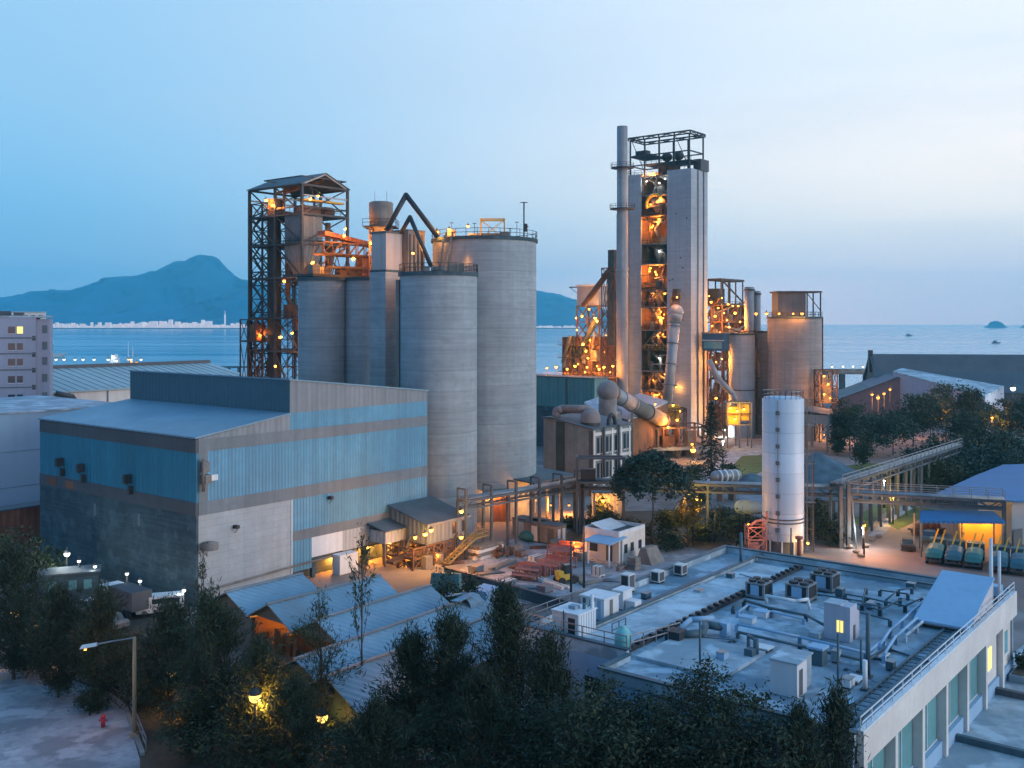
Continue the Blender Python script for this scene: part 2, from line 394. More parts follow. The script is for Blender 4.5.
def ladder(mb, p, z0, z1, d=(1,0), w=0.6):
    for s in (-1, 1): mb.bar((p[0]+s*w/2*d[0], p[1]+s*w/2*d[1], z0), (p[0]+s*w/2*d[0], p[1]+s*w/2*d[1], z1), 0.06)
    z = z0
    while z < z1: mb.bar((p[0]-w/2*d[0], p[1]-w/2*d[1], z), (p[0]+w/2*d[0], p[1]+w/2*d[1], z), 0.04); z += 0.5
    return mb

# ------------------------------------------------------------------ the setting: ground, water, hills, far shore
def sheet(name, pts, z, m, kind='structure', z0=None):
    b = MB()
    if z0 is None: b.add([(p[0], p[1], z) for p in pts], [tuple(range(len(pts)))])
    else: b.prism([(p[0], p[1]) for p in pts], z0, z, 'z')
    o = b.build(name, m); o['kind'] = kind; return o
sheet('ground', [(-700,-60),(600,-60),(600,470),(330,470),(120,452),(60,448),(-40,452),(-700,470)], 0, M['ground'], z0=-7)

def water_mat():
    m = bpy.data.materials.new('sea_water'); m.use_nodes = True; n, l = m.node_tree.nodes, m.node_tree.links
    p = n['Principled BSDF']; p.inputs['Base Color'].default_value = (0.035, 0.30, 0.46, 1); p.inputs['Roughness'].default_value = 0.22
    g = n.new('ShaderNodeNewGeometry'); mp = n.new('ShaderNodeMapping'); mp.inputs['Scale'].default_value = (0.02, 0.06, 1)
    t = n.new('ShaderNodeTexNoise'); t.inputs['Scale'].default_value = 1.0; t.inputs['Detail'].default_value = 6
    l.new(g.outputs['Position'], mp.inputs[0]); l.new(mp.outputs[0], t.inputs['Vector'])
    b = n.new('ShaderNodeBump'); b.inputs['Distance'].default_value = 0.5; b.inputs['Strength'].default_value = 0.3
    l.new(t.outputs[0], b.inputs['Height']); l.new(b.outputs[0], p.inputs['Normal'])
    mp2 = n.new('ShaderNodeMapping'); mp2.inputs['Scale'].default_value = (0.0006, 0.006, 1); t2 = n.new('ShaderNodeTexNoise'); t2.inputs['Detail'].default_value = 4
    t2.inputs['Scale'].default_value = 1.0
    l.new(g.outputs['Position'], mp2.inputs[0]); l.new(mp2.outputs[0], t2.inputs['Vector'])
    q = n.new('ShaderNodeMapRange'); q.inputs[1].default_value = 0.35; q.inputs[2].default_value = 0.65; q.inputs[3].default_value = 0.08; q.inputs[4].default_value = 0.22
    l.new(t2.outputs[0], q.inputs[0]); l.new(q.outputs[0], p.inputs['Roughness'])
    return m
M['sea'] = water_mat()
sheet('sea', [(-8500,-80),(8500,-80),(8500,12000),(-8500,12000)], -2, M['sea'])

def ridge(name, prof, Y, front, back, rough, seed):
    r = random.Random(seed); W = Vector((r.random()*9, r.random()*9, 0))
    from mathutils import noise
    xs0, xs1 = prof[0][0], prof[-1][0]; nx, ny = 300, 44; vs = []
    for j in range(ny+1):
        t = j/ny; yy = Y - front + (front+back)*t
        for i in range(nx+1):
            px = xs0 + (xs1-xs0)*i/nx
            for (a, ya), (b, yb) in zip(prof, prof[1:]):
                if a <= px <= b: py = ya + (yb-ya)*(px-a)/(b-a); break
            h = max(0, (HZ-py)/F*Y + CAMH + 2); x = (px-512)/F*Y
            d = (yy-Y)/(front if yy < Y else back); k = max(0, 1-abs(d))
            k = k**1.25
            n2_ = noise.fractal(Vector((x*0.012, yy*0.004, 7))+W, 0.9, 2.1, 5); nz = noise.fractal(Vector((x*0.0030, yy*0.0018, 0))+W, 0.8, 2.1, 7)
            vs.append((x*(1+ (yy-Y)/Y*0.35), yy + nz*rough*3*min(1, k*3), -4 + h*k*(1 - 0.8*abs(nz)*(1-k)) + (nz*rough*0.30)*(k*(1-k)*4 + 0.12*k) + n2_*rough*0.085*min(1,k*2)))
    fs = [(j*(nx+1)+i, j*(nx+1)+i+1, (j+1)*(nx+1)+i+1, (j+1)*(nx+1)+i) for j in range(ny) for i in range(nx)]
    o = MB().add(vs, fs, True).build(name, M['hill']); o['kind'] = 'structure'; return o
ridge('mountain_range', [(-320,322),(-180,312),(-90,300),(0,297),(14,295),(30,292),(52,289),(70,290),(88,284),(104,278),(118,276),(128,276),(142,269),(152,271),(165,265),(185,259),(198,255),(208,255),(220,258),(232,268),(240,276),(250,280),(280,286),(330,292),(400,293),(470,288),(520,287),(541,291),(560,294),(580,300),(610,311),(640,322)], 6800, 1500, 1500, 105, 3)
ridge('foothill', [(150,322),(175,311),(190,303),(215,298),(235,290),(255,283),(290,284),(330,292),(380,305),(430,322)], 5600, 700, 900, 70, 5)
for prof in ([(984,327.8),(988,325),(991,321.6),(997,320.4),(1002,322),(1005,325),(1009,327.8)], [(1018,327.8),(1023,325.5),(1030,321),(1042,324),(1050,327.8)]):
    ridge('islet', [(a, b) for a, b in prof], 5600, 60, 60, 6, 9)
land = sheet('far_shore_land', [((px-512)/F*Y, Y) for px, Y in ((-60,4560),(30,4540),(110,4520),(190,4520),(262,4560),(420,4600),(600,4640),(640,4800),(640,5000),(-60,5000))], 3, M['ground'], z0=-4)
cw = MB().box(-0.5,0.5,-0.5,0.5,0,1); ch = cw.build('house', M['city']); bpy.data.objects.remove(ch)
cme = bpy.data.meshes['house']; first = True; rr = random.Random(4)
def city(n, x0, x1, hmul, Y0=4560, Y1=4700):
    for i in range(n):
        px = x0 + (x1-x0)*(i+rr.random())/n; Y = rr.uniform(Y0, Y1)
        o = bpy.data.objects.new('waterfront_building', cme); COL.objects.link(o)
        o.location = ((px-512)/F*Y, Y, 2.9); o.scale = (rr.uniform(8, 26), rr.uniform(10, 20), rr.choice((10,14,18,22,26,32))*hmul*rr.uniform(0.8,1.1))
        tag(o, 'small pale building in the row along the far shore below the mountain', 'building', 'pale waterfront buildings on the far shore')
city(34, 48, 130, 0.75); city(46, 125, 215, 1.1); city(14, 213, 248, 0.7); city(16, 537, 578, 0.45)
tag(MB().box(-3,3,-3,3,0,62).cyl((0,0,62),(0,0,78),1.2).build('radio_tower', M['city']), 'slim pale tower at the right end of the far shore row', 'tower').location = xy(225, 4550, 2.9)

# paved areas and planting beds on the plant's ground
def gp(*pts, z=0.0): return [gnd(px, py, z) for px, py in pts]
sheet('yard_pavement', gp((-60,655),(0,656),(38,668),(95,688),(126,712),(140,760),(140,860),(-60,860), z=0.004), 0.008, M['yard'])
sheet('plaza_pavement', gp((470,560),(520,535),(600,545),(660,545),(720,552),(720,560),(640,580),(540,600),(470,620),(440,590)), 0.004, M['yard'])
sheet('access_road', gp((850,556),(865,538),(905,517),(1010,515),(1120,540),(1120,640),(1010,606),(850,566)), 0.006, M['road'])
sheet('footpath', gp((868,536),(884,520),(906,506),(918,508),(898,519),(882,536)), 0.012, M['yard'])
sheet('lawn', gp((852,520),(872,506),(896,504),(878,518),(866,532)), 0.02, M['grass'], 'stuff')
sheet('lawn', gp((888,524),(915,507),(935,510),(915,522),(898,530)), 0.02, M['grass'], 'stuff')
sheet('lawn', gp((718,480),(742,456),(764,455),(764,470),(740,484)), 0.02, M['grass'], 'stuff')
sheet('lawn', gp((820,468),(870,463),(905,466),(900,470),(850,472)), 0.02, M['grass'], 'stuff')
sheet('planting_bed', gp((556,540),(600,512),(745,508),(770,530),(720,549),(650,545)), 0.012, M['soil'], 'structure')
sheet('gravel_yard', gp((735,486),(760,462),(830,462),(905,470),(925,490),(840,500),(740,500)), 0.005, M['gravel'])
sheet('kiln_road', gp((690,487),(735,445),(765,444),(765,452),(735,466),(715,487)), 0.006, M['yard'])
sheet('tree_verge', gp((-80,700),(-80,600),(60,600),(190,622),(230,700),(300,760),(600,760),(600,900),(-80,900)), 0.004, M['soil'])
sheet('terrace_paving', gp((1075,600),(1020,648),(960,690),(900,760),(1080,900),(1300,700)), 0.007, M['deckp'])

def mound(name, c, rx, ry, h, m, label, seed):
    from mathutils import noise
    vs, fs = [], []; nr, na = 14, 40
    for j in range(nr+1):
        for i in range(na):
            a = 2*pi*i/na; q = j/nr
            k = 1 + 0.12*noise.noise(Vector((cos(a)*1.5, sin(a)*1.5, seed)))
            x, y = rx*q*cos(a)*k, ry*q*sin(a)*k
            z = h*max(0, (1-q))**0.9*(1+0.15*noise.noise(Vector((x*0.25, y*0.25, seed))))
            vs.append((x, y, z - (0.2 if j == nr else 0)))
    for j in range(nr):
        for i in range(na): k = (i+1) % na; fs.append((j*na+i, (j+1)*na+i, (j+1)*na+k, j*na+k))
    o = MB().add(vs, fs, True).build(name, m); o.location = c
    return tag(o, label, 'stockpile')
mound('gravel_heap', xy(820, 184), 11.5, 13, 6.2, M['heap'], 'blue grey gravel heap behind the white tank, right of it', 1)
mound('gravel_heap', xy(752, 182), 6.5, 9, 2.6, M['heap'], 'low gravel heap to the left of the white tank', 2)

# ------------------------------------------------------------------ mill hall (left)
C = xy(196, 105)
La, Lb = along(C, U, 427.3), along(C, V, 40)
s0 = along(C, U, 290)
hall = gthing('mill_hall', 'large blue and grey clad mill hall with stepped roof and white block base', 'hall', C)
zr, zs, zt, ze = 17.9, 19.6, 23.5, 21.0
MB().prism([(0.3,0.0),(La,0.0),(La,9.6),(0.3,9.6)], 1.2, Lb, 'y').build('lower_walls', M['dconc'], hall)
MB().prism([(0.3,9.6),(La,9.6),(La,ze-0.15),(s0,zt-0.15),(s0,zs-0.1),(0.3,zr-0.1)], 0.3, Lb, 'y').build('upper_walls', M['greyc'], hall)
MB().slab((-0.15,-0.15,zr),(s0+0.0,-0.15,zs),(s0+0.0,Lb+0.15,zs),(-0.15,Lb+0.15,zr),0.18).build('low_roof', M['roofb'], hall)
MB().slab((s0-0.2,-0.15,zt),(La+0.15,-0.15,ze),(La+0.15,Lb+0.15,ze),(s0-0.2,Lb+0.15,zt),0.18).build('high_roof', M['roofb'], hall)
MB().box(s0-0.06,s0-0.01,0,Lb,zs-0.3,zt-0.18).build('clerestory_wall', mat('slate_blue_sheeting', (0.05,0.115,0.155), 0.6, var=0.1, scale=0.1, corr=0.75, corrdark=0.1), hall)
# right face: bands and panels stand proud of the wall at y = 0.3
def strip(name, m, x0, x1, z0, z1, y0=0.0, y1=0.3, par=hall): return MB().box(x0,x1,y0,y1,z0,z1).build(name, m, par)
strip('corner_column', M['fascia'], 0.3, 1.45, 9.6, 16.3, -0.02)
strip('roof_band', M['fascia'], 0.3, La, 16.3, 17.6, -0.04)
strip('main_band', M['fascia'], 0.3, La, 9.6, 11.0, -0.05)
strip('upper_cladding', M['blue'], 1.45, La, 11.0, 16.3)
MB().prism([(s0+0.01,17.6),(La,17.6),(La,19.55),(s0+0.01,19.55)], 0.02, 0.3, 'y').build('top_cladding', M['blue'], hall)
MB().prism([(s0+0.01,19.55),(La,19.55),(La,ze-0.2),(s0+0.01,zt-0.2)], 0.0, 0.3, 'y').build('parapet_cladding', M['greyc'], hall)
MB().prism([(0.3,17.6),(s0,17.6),(s0,zs-0.2),(0.3,zr-0.2)], 0.0, 0.3, 'y').build('roof_edge_cladding', M['greyc'], hall)
MB().box(0.3,s0+0.2,0,1.2,0,9.6).build('block_wall', M['block'], hall)
strip('mid_cladding', M['blue'], s0+0.25, La, 5.9, 9.6, 0.02)
strip('low_band', M['fascia'], s0+0.2, La, 4.75, 5.9, -0.03)
strip('low_cladding', M['blue'], s0+0.25, s0+3.2, 1.2, 4.75, 0.02)
MB().box(s0+3.2,s0+8.0,0.0,0.3,2.4,4.75).build('white_sheeting', M['white'], hall)
MB().box(s0+8.0,La,0.01,0.3,2.3,4.75).build('low_cladding', M['palec'], hall)
MB().box(s0+0.15,s0+0.3,-0.08,0.0,1.0,9.6).build('downpipe', M['white'], hall)
for s in (s0+3.3, s0+8.1, s0+11.5, s0+15, s0+18.5):
    MB().box(s,s+0.5,0.05,0.5,0,2.3).build('column', M['dconc'], hall)
MB().box(s0+0.2,La,0.31,1.19,2.0,9.5).build('lintel', M['dconc'], hall)
# left face, its shade put into the darker cladding and band colours
lf = lambda n, m, y0, y1, z0, z1, x0=0.0: MB().box(x0,0.3,y0,y1,z0,z1).build(n, m, hall)
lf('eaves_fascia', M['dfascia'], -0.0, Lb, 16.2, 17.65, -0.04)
lf('side_cladding', M['blue_shaded'], 0.0, Lb, 11.0, 16.2)
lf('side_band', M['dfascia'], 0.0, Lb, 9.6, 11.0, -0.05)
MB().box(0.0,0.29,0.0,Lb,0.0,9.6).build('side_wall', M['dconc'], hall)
for i, px in enumerate((63, 84, 131)):
    y = along(C, V, px); z = (465, 471, 482)[i]; Y = 105 + y*0.624; z = zat(z, Y)
    b = MB().box(-0.9,-0.1,y-0.25,y+0.25,z-0.1,z+0.9).bar((0,y,z-0.6),(-0.8,y,z),0.08).box(-0.5,0.0,y-0.5,y-0.1,z-1.3,z-0.4); b.build('wall_vent', M['steel'], hall)
for px, wdt, py in ((52, 2.2, 481), (70, 2.0, 485)):
    y = along(C, V, px); z = zat(py, 105+y*0.624); MB().box(-0.09,-0.05,y-wdt/2,y+wdt/2,z-0.4,z+0.45).build('rust_plate', M['rustw'], hall)
for px in (95, 139):
    y = along(C, V, px); MB().box(-0.04,0.0,y-0.22,y+0.22,7.2,8.6).build('wall_patch', M['fascia'], hall)
b = MB().box(0.55,1.3,-0.9,-0.02,13.0,13.9).box(0.6,1.2,-0.7,-0.02,14.2,15.3).cyl((0.5,-0.6,12.2),(0.5,-0.6,15.6),0.18); b.build('pipe_bracket', M['dust'], hall)
MB().box(1.4,2.3,-0.6,-0.02,13.2,13.8).build('white_box', M['white'], hall)
for s, z in ((4.6, 7.6), (s0+5.6, 8.9)): MB().box(s,s+0.4,-0.7,0.0,z,z+0.35).bar((s+0.2,-0.1,z-0.5),(s+0.2,-0.6,z),0.06).build('flood_lamp_bracket', M['steel'], hall)
MB().lathe([(0.05,0.9),(0.9,0.7),(0.9,0.0)], 10).build('vent_cowl', M['dust'], hall).location = (1.2,-0.7,6.0)
rp = MB(); rp.tube([(0.4,-0.35,1.6),(s0,-0.35,2.0),(s0+9,-0.35,2.1)], 0.14, 6); rp.build('wall_pipe', M['dust'], hall)
MB().box(s0+6.1,s0+9.0,-1.6,-0.3,0,2.3).build('lean_cabin', M['white'], hall)
for px, py, e, k, yo in ((338,577,605,'o',1.9),(372,566,715,'o',2.2),(394,561,660,'o',2.4),(413,552,385,'o',2.2)):
    s = along(C, U, px); P = C + U*s + V*0.75; P.z = 1.95; lamp_on(hall, P, e, k, 0.22)
MB().box(s0+0.2,La,1.25,1.4,0,4).build('inner_wall', M['dconc'], hall)

# transfer house and lower lean-to at the far end of the hall, with stairs and conveyor gear below
Pn = C + U*28.2
th = gthing('transfer_house', 'grey sheeted transfer house with dark mono pitch roof on the end of the mill hall', 'industrial building', Pn)
wd, dp = 7.3, 6.6
MB().hexa([(0,-dp,2.6),(wd,-dp,2.6),(wd,-0.1,2.6),(0,-0.1,2.6)], [(0,-dp,5.0),(wd,-dp,5.0),(wd,-0.1,6.5),(0,-0.1,6.5)]).build('walls', M['greyc'], th)
MB().slab((-0.4,-dp-0.4,5.15),(wd+0.4,-dp-0.4,5.15),(wd+0.4,-0.1,6.85),(-0.4,-0.1,6.85),0.15).build('roof', M['roofd'], th)
MB().box(-0.4,wd+0.4,-dp-0.5,-dp-0.41,4.95,5.2).build('gutter', M['gsteel'], th)
for x in (4.6, 6.4): MB().box(x,x+0.7,-dp-0.04,-dp,3.2,4.6).build('window', M['dglass'], th)
for x in (0.2, 3.6, wd-0.2):
    for y in (-dp+0.2, -0.5): MB().box(x-0.15,x+0.15,y-0.15,y+0.15,0,2.6).build('leg', M['dust'], th)
st = MB(); st.bar((6.6,-dp-1.2,2.6),(1.5,-dp-1.2,0.3),0.2).bar((6.6,-dp-2.2,2.6),(1.5,-dp-2.2,0.3),0.2)
for i in range(10): t = i/9; st.box(1.5+5.1*t-0.15,1.5+5.1*t+0.15,-dp-2.15,-dp-1.25,0.3+2.3*t,0.36+2.3*t)
rail(st, [(1.5,-dp-2.2,0.3),(6.6,-dp-2.2,2.6)], 1.0, 1.2, 0.06); st.box(6.5,9.2,-dp-2.2,-dp,2.5,2.62); rail(st, [(6.6,-dp-2.2,2.6),(9.1,-dp-2.2,2.6),(9.1,-dp,2.6)],1.0,1.2,0.06)
st.build('stairs', mat('dull_yellow_paint', (0.30,0.22,0.08), 0.7, var=0.3, scale=0.5), th)
for P, e, k in ((at(461,511,121.3),500,'o'),(at(425,534,119.2),330,'y'),(at(431,530,119.2),260,'y'),(at(461,537,120),450,'o')): lamp_on(th, P, e, k, 0.26, (0.35,-0.5,-0.35))
lt = gthing('lean_to', 'small pale sheeted lean-to with dark roof left of the transfer house', 'lean-to', C + U*24.6)
MB().box(0,3.5,-3.0,-0.1,2.8,4.3).build('walls', M['palec'], lt)
MB().slab((-0.3,-3.3,4.42),(3.6,-3.3,4.42),(3.6,-0.1,5.1),(-0.3,-0.1,5.1),0.12).build('roof', M['roofd'], lt)
for x in (0.1, 3.3): MB().box(x-0.1,x+0.1,-2.9,-2.7,0,2.8).build('leg', M['dust'], lt)
lamp_on(lt, at(415,537,118.6), 260, 'o', 0.24, (0.2,-0.4,-0.3))
cv = gthing('conveyor_unit', 'rusty conveyor and screening unit under the transfer house', 'conveyor', C + U*25 - V*4.5)
frame(MB(), 0.3, 7.5, -2.5, 2.5, [0,1.4,2.6], 0.22, 0.16, 4, 2, True, 0.1).build('support_frame', M['rsteel'], cv)
MB().slab((-1.5,-1,1.2),(8.2,-1,2.6),(8.2,0.2,2.6),(-1.5,0.2,1.2),0.35).build('belt_trough', M['rsteel'], cv)
MB().lathe([(0.2,0.4),(0.9,1.3),(0.9,2.2)], 14, (5.6,1.1)).build('hopper', M['dust'], cv)
MB().cyl((1.2,1.2,0.8),(3.6,1.2,0.8),0.7).build('drum', M['yellow'], cv)
RA = random.Random(17)
for q in range(12):
    x,y = RA.uniform(-1,8), RA.uniform(-3.2,3)
    if q%2: MB().cbox(x,y,0,RA.uniform(.5,1.4),RA.uniform(.5,1.4),RA.uniform(.5,1.6)).build('machine', M[('rsteel','dust','steel')[q%3]], cv)
    else: MB().tube([(x,y,0),(x,y,RA.uniform(1,3)),(x+RA.uniform(-2,2),y+.4,RA.uniform(2,3.6))],RA.uniform(.1,.22),6).build('pipe', M[('rsteel','dust','steel')[q%3]], cv)
for P in (gnd(407,566)+Vector((0,0,1.6)), gnd(437,564)+Vector((0,0,1.4))): lamp_on(cv, P, 230, 'o', 0.2)

# ------------------------------------------------------------------ concrete silos
def silo(label, px, Y, r, top, cat='silo', railing=True, slabt=0.5, group=None, m='conc', lip=0.25):
    t = thing('concrete_silo', label, cat, xy(px, Y), 0, group)
    MB().lathe([(r,0),(r,top-slabt)], 56).build('shell', M[m], t)
    MB().lathe([(r+0.02,top-slabt),(r+lip,top-slabt),(r+lip,top),(0.01,top)], 56, smooth=False).build('roof_slab', M['dconc'], t)
    if railing:
        b = MB(); n = 30; pts = [((r+lip-0.15)*cos(2*pi*i/n), (r+lip-0.15)*sin(2*pi*i/n), top) for i in range(n+1)]
        rail(b, pts, 1.15, 1.5, 0.07).build('railing', M['steel'], t)
    return t
Z1 = 37.0; Z2 = 43.0
s1 = silo('shorter of the two big round concrete silos, at the end of the mill hall', 438.5, 143, 5.5, Z1)
MB().cyl((0,0,Z1),(0,0,Z1+0.9),1.1).cbox(2.2,-2,Z1,1.4,1.0,1.1).cbox(-1.5,-3.2,Z1,1.0,0.8,0.8).cbox(3.2,0.6,Z1,0.8,1.4,1.3).build('roof_vent', M['dust'], s1)
MB().box(-5.95,-5.45,-1.4,-0.6,0,Z1-1).build('pipe_chase', M['conc2'], s1)
s2 = silo('tallest round concrete silo, broad and grey, right of the silo group', 484.5, 158.3, 8.2, Z2)
for px, py, Y, e in ((413,253,146,420),(468,259,151,420),(449,229,153,300),(468,226,155,260),(437,232,153,260)):
    lamp_on(s2 if px > 436 else s1, at(px, py, Y), e, 'o', 0.28, (0,-0.5,-0.4))
b = MB()   # yellow maintenance gantry on the roof
gx0, gx1 = (481-484.5)/1000*154, (505-484.5)/1000*154
frame(b, gx0, gx1, -3.0, -0.5, [Z2, Z2+3.0], 0.2, 0.2, 1, 1, True, 0.07).build('gantry', M['yellow'], s2)
b = MB().bar((6.2,-3.5,Z2),(6.2,-3.5,Z2+5.6),0.22); b.bar((5.6,-3.5,Z2+5.5),(6.8,-3.5,Z2+5.5),0.12); b.bar((6.2,-3.5,Z2+2.2),(6.9,-3.5,Z2+1.7),0.15); b.cbox(6.5,-3.5,Z2+1.0,0.5,0.5,1.2); b.build('aerial_mast', M['steel'], s2)
for x, h in ((-4.9, 2.2), (-1.4, 2.1), (5.1, 2.3), (4.0, 1.3)):
    MB().bar((x,-5,Z2),(x,-5,Z2+h),0.08).bar((x-0.3,-5,Z2+h),(x+0.3,-5,Z2+h),0.1).build('lamp_post', M['steel'], s2)
MB().cbox(0,-1.5,Z2,5,3,0.8).cbox(3.2,-4,Z2,1.5,1.2,0.9).cbox(-5,-4,Z2,1.2,1.2,1.2).build('roof_vent', M['dust'], s2)
b = MB(); b.tube([(-5.6,-6.4,Z2+0.6),(-6.0,-6.9,Z2-1),(-6.6,-6.6,Z1+1.2)], 0.16, 6); b.tube([(-4.6,-7.2,Z2+0.6),(-5.2,-7.2,Z2-2),(-6.0,-6.9,Z1+1.0)],0.16,6); b.build('downpipe', M['dust'], s2)
MB().box(0.5,4.1,-8.05,-7.0,0,4.6).build('silo_door', M['rustw'], s2)
MB().hexa([(0.2,-9.3,4.5),(4.4,-9.3,4.5),(4.4,-7.4,4.5),(0.2,-7.4,4.5)],[(0.2,-9.3,4.65),(4.4,-9.3,4.65),(4.4,-7.4,4.9),(0.2,-7.4,4.9)]).build('door_canopy', M['dust'], s2)
lamp_on(s2, s2.location + Vector((1.6,-8.9,4.2)), 420, 'o', 0.2, (0,-0.3,-0.4))
# big inverted V spouts: things of their own, feeding the silo tops
def vpipe(label, a, p, b_, r):
    t = tag(MB().tube([a, p, b_], r, 8).build('chute_pipe', M['steel']), label, 'pipe'); return t
vpipe('larger inverted V of dark pipe above the silo tops', at(386,231,152), at(406,195,152), at(438,237,152), 0.40)
vpipe('smaller inverted V of dark pipe in front of the larger one', at(401,233,147), at(410,217,146), at(431,266,144), 0.32)
s3 = silo('leftmost of the slim dark concrete silos beside the steel lattice tower', 322, 157, 3.7, zat(277,153.5), railing=False)
s4 = silo('slim dark concrete silo between the leftmost silo and the square shaft', 365, 158, 3.2, zat(277,155), railing=False)
sh = thing('lift_shaft', 'square concrete shaft with a metal clad head between the slim silos and the front silo', 'shaft', xy(389, 150.5), PHI)
hz = zat(272,149)
MB().box(-1.9,1.9,-1.2,2.2,0,hz).build('concrete_shaft', M['conc'], sh)
MB().box(-1.9,1.9,-1.25,2.2,hz,hz+0.35).build('ledge', M['dconc'], sh)
MB().box(-1.7,1.7,-1.1,2.0,hz+0.35,zat(233,149)).build('shaft_head', mat('pale_head_sheeting', (0.40,0.39,0.40), 0.6, var=0.15, scale=0.2, streak=0.4), sh)
MB().box(-1.9,1.9,-1.3,2.2,zat(233,149),zat(233,149)+0.25).build('head_roof', M['roofd'], sh)
# head house and hopper behind the shaft
hh = thing('head_house', 'dark louvred head house behind the V pipes on the silo tops', 'industrial building', xy(409, 153, zat(277,153)), PHI)
hz2 = zat(232,153)-zat(277,153)
MB().box(-1.8,1.8,-1.6,1.6,0,hz2).build('walls', M['dust'], hh); MB().box(-1.9,1.9,-1.7,1.7,hz2,hz2+0.2).build('roof', M['roofd'], hh)
for k in range(4): MB().box(-1.6+0.85*k,-1.2+0.85*k,-1.66,-1.6,0.5,hz2-0.5).build('louvre', M['grill'], hh)
MB().cbox(0,0,-8,1.0,1.0,8).build('leg', M['steel'], hh)
bn = thing('round_bin', 'dark round bin with a railing on stilts above the silo tops', 'bin', xy(381, 160, zat(272,160)))
zb = zat(202,160)-zat(272,160)
MB().lathe([(0.6,zb-7.5),(1.85,zb-5),(1.95,zb-0.2),(1.6,zb),(0.01,zb)], 20).build('bin_shell', M['dust'], bn)
b = MB(); frame(b, -1.6,1.6,-1.6,1.6,[-1,3.5,zb-4],0.22,0.18); b.build('support_frame', M['rsteel'], bn)
b = MB(); rail(b, [(-2.6,-2.3,zb-4),(2.6,-2.3,zb-4),(2.6,2.3,zb-4)],1.1,1.2,0.07); b.box(-2.6,2.6,-2.4,2.4,zb-4.15,zb-4.0); b.build('walkway', M['steel'], bn)
for dx_ in (-0.9, 1.0): MB().bar((dx_,-0.6,zb),(dx_,-0.6,zb+1.6),0.05).build('lightning_rod', M['steel'], bn)
lamp_on(bn, at(376,238,157.5), 600, 'o', 0.28, (0.2,-0.5,-0.4)); lamp_on(bn, at(371,243,157.5), 350, 'o', 0.22, (-.2,-0.5,-0.4))
# deck and conveyor bridge between the lattice tower and the shaft
zd = zat(277,156)
dk = gthing('silo_top_deck', 'dark steel deck across the tops of the slim silos', 'platform', xy(302, 157, zd))
dkl = 16.0
b = MB().box(-1,dkl,-3.8,3.5,0.05,0.45); b.build('deck_slab', M['steel'], dk)
rail(MB(), [(-1,-3.7,0.45),(dkl,-3.7,0.45)],1.1,1.6,0.07).build('railing', M['steel'], dk)
for x in (1,3.6,6.2,9.3,11.4): MB().cbox(x,-2.2+0.6*(x%2),0.45,1.5,1.2,1.0+0.5*(x%3)).build('machine', M['dust'] if x<6 else M['rsteel'], dk)
br = gthing('conveyor_bridge', 'rusty truss conveyor bridge from the lattice tower to the silo heads', 'conveyor', xy(338, 161, 0))
z0_, z1_ = zat(262,161), zat(236,161)
b = MB()
for y in (-1.2,1.2):
    for z in (z0_+1.2, z0_+3.0): b.bar((-4,y,z),(8.5,y,z),0.2)
    for i in range(7): b.bar((-4+1.8*i,y,z0_+1.2),(-2.2+1.8*i,y,z0_+3.0),0.13); b.bar((-4+1.8*i,y,z0_+3.0),(-4+1.8*i,y,z0_+1.2),0.13)
b.build('truss', M['rsteel'], br)
MB().box(-4,8.5,-1.1,1.1,z0_+0.9,z0_+1.2).build('floor', M['rsteel'], br)
MB().slab((-3.5,-0.9,z1_+0.6),(8.5,-0.9,z0_+3.3),(8.5,0.9,z0_+3.3),(-3.5,0.9,z1_+0.6),0.7).build('belt_housing', M['rustw'], br)
MB().box(4.6,7.0,-0.7,0.7,zd+0.5,z0_+1.0).build('drive_house', M['rustw'], br)
b = MB(); b.bar((-4,-1.5,zd+1.6),(8.4,-1.5,zd+1.9),0.35); b.bar((-4,1.5,zd+1.6),(8.4,1.5,zd+1.9),0.35)
for i in range(6): b.bar((-3.5+2.2*i,0,zd+0.4),(-2.4+2.2*i,0,z0_+1),0.12); b.bar((-1.4+2.2*i,0,zd+0.4),(-2.4+2.2*i,0,z0_+1),0.12)
b.build('lower_truss', M['rsteel'], br)
for px, py in ((345,229),(353,259),(312,263),(344,236)): lamp_on(br, at(px,py,158.0), 520, 'o', 0.26, (0.3,-0.5,0.0))

# ------------------------------------------------------------------ steel lattice tower
Ct = xy(302, 171)
ta, tb = along(Ct, U, 347.5), along(Ct, V, 249.5)
lt_ = gthing('lattice_tower', 'tall dark steel lattice tower with gabled roof left of the silos', 'tower', Ct)
lev = [0] + [zat(py, 171) for py in (352,318,277,243,213,184)]
lev = [0, 6, 12] + lev[1:]
zt_ = lev[-1]
b = MB(); frame(b, 0, ta, 0, tb, lev, 0.42, 0.34, 1, 2, True, 0.2, alt=True); b.build('main_frame', M['steel'], lt_)
lz = [zt_*i/22 for i in range(23)]
b = MB(); frame(b, 0.3, 2.6, tb-3.4, tb-0.2, lz[:-1], 0.22, 0.16, 1, 1, True, 0.11); b.build('stair_tower', M['steel'], lt_)
b = MB()
zz_ = 0; k_ = 0
while zz_ < zt_-6:
    b.bar((0.5,tb-3.1,zz_) if k_%2 else (0.5,tb-.5,zz_),(0.5,tb-.5,zz_+2.6) if k_%2 else (0.5,tb-3.1,zz_+2.6),.25); b.box(.4,2.5,tb-3.4,tb-2.8,zz_-.06,zz_) ; zz_ += 2.6; k_ += 1
b.build('stair_flights', M['steel'], lt_)
b = MB(); frame(b, 0.2, ta-.2, 0.2, tb-4, [z+(lev[3]-lev[2])*.5 for z in lev[1:-1]], .01, .2, 3, 3, False); b.build('intermediate_beams', M['steel'], lt_)
RL = random.Random(8)
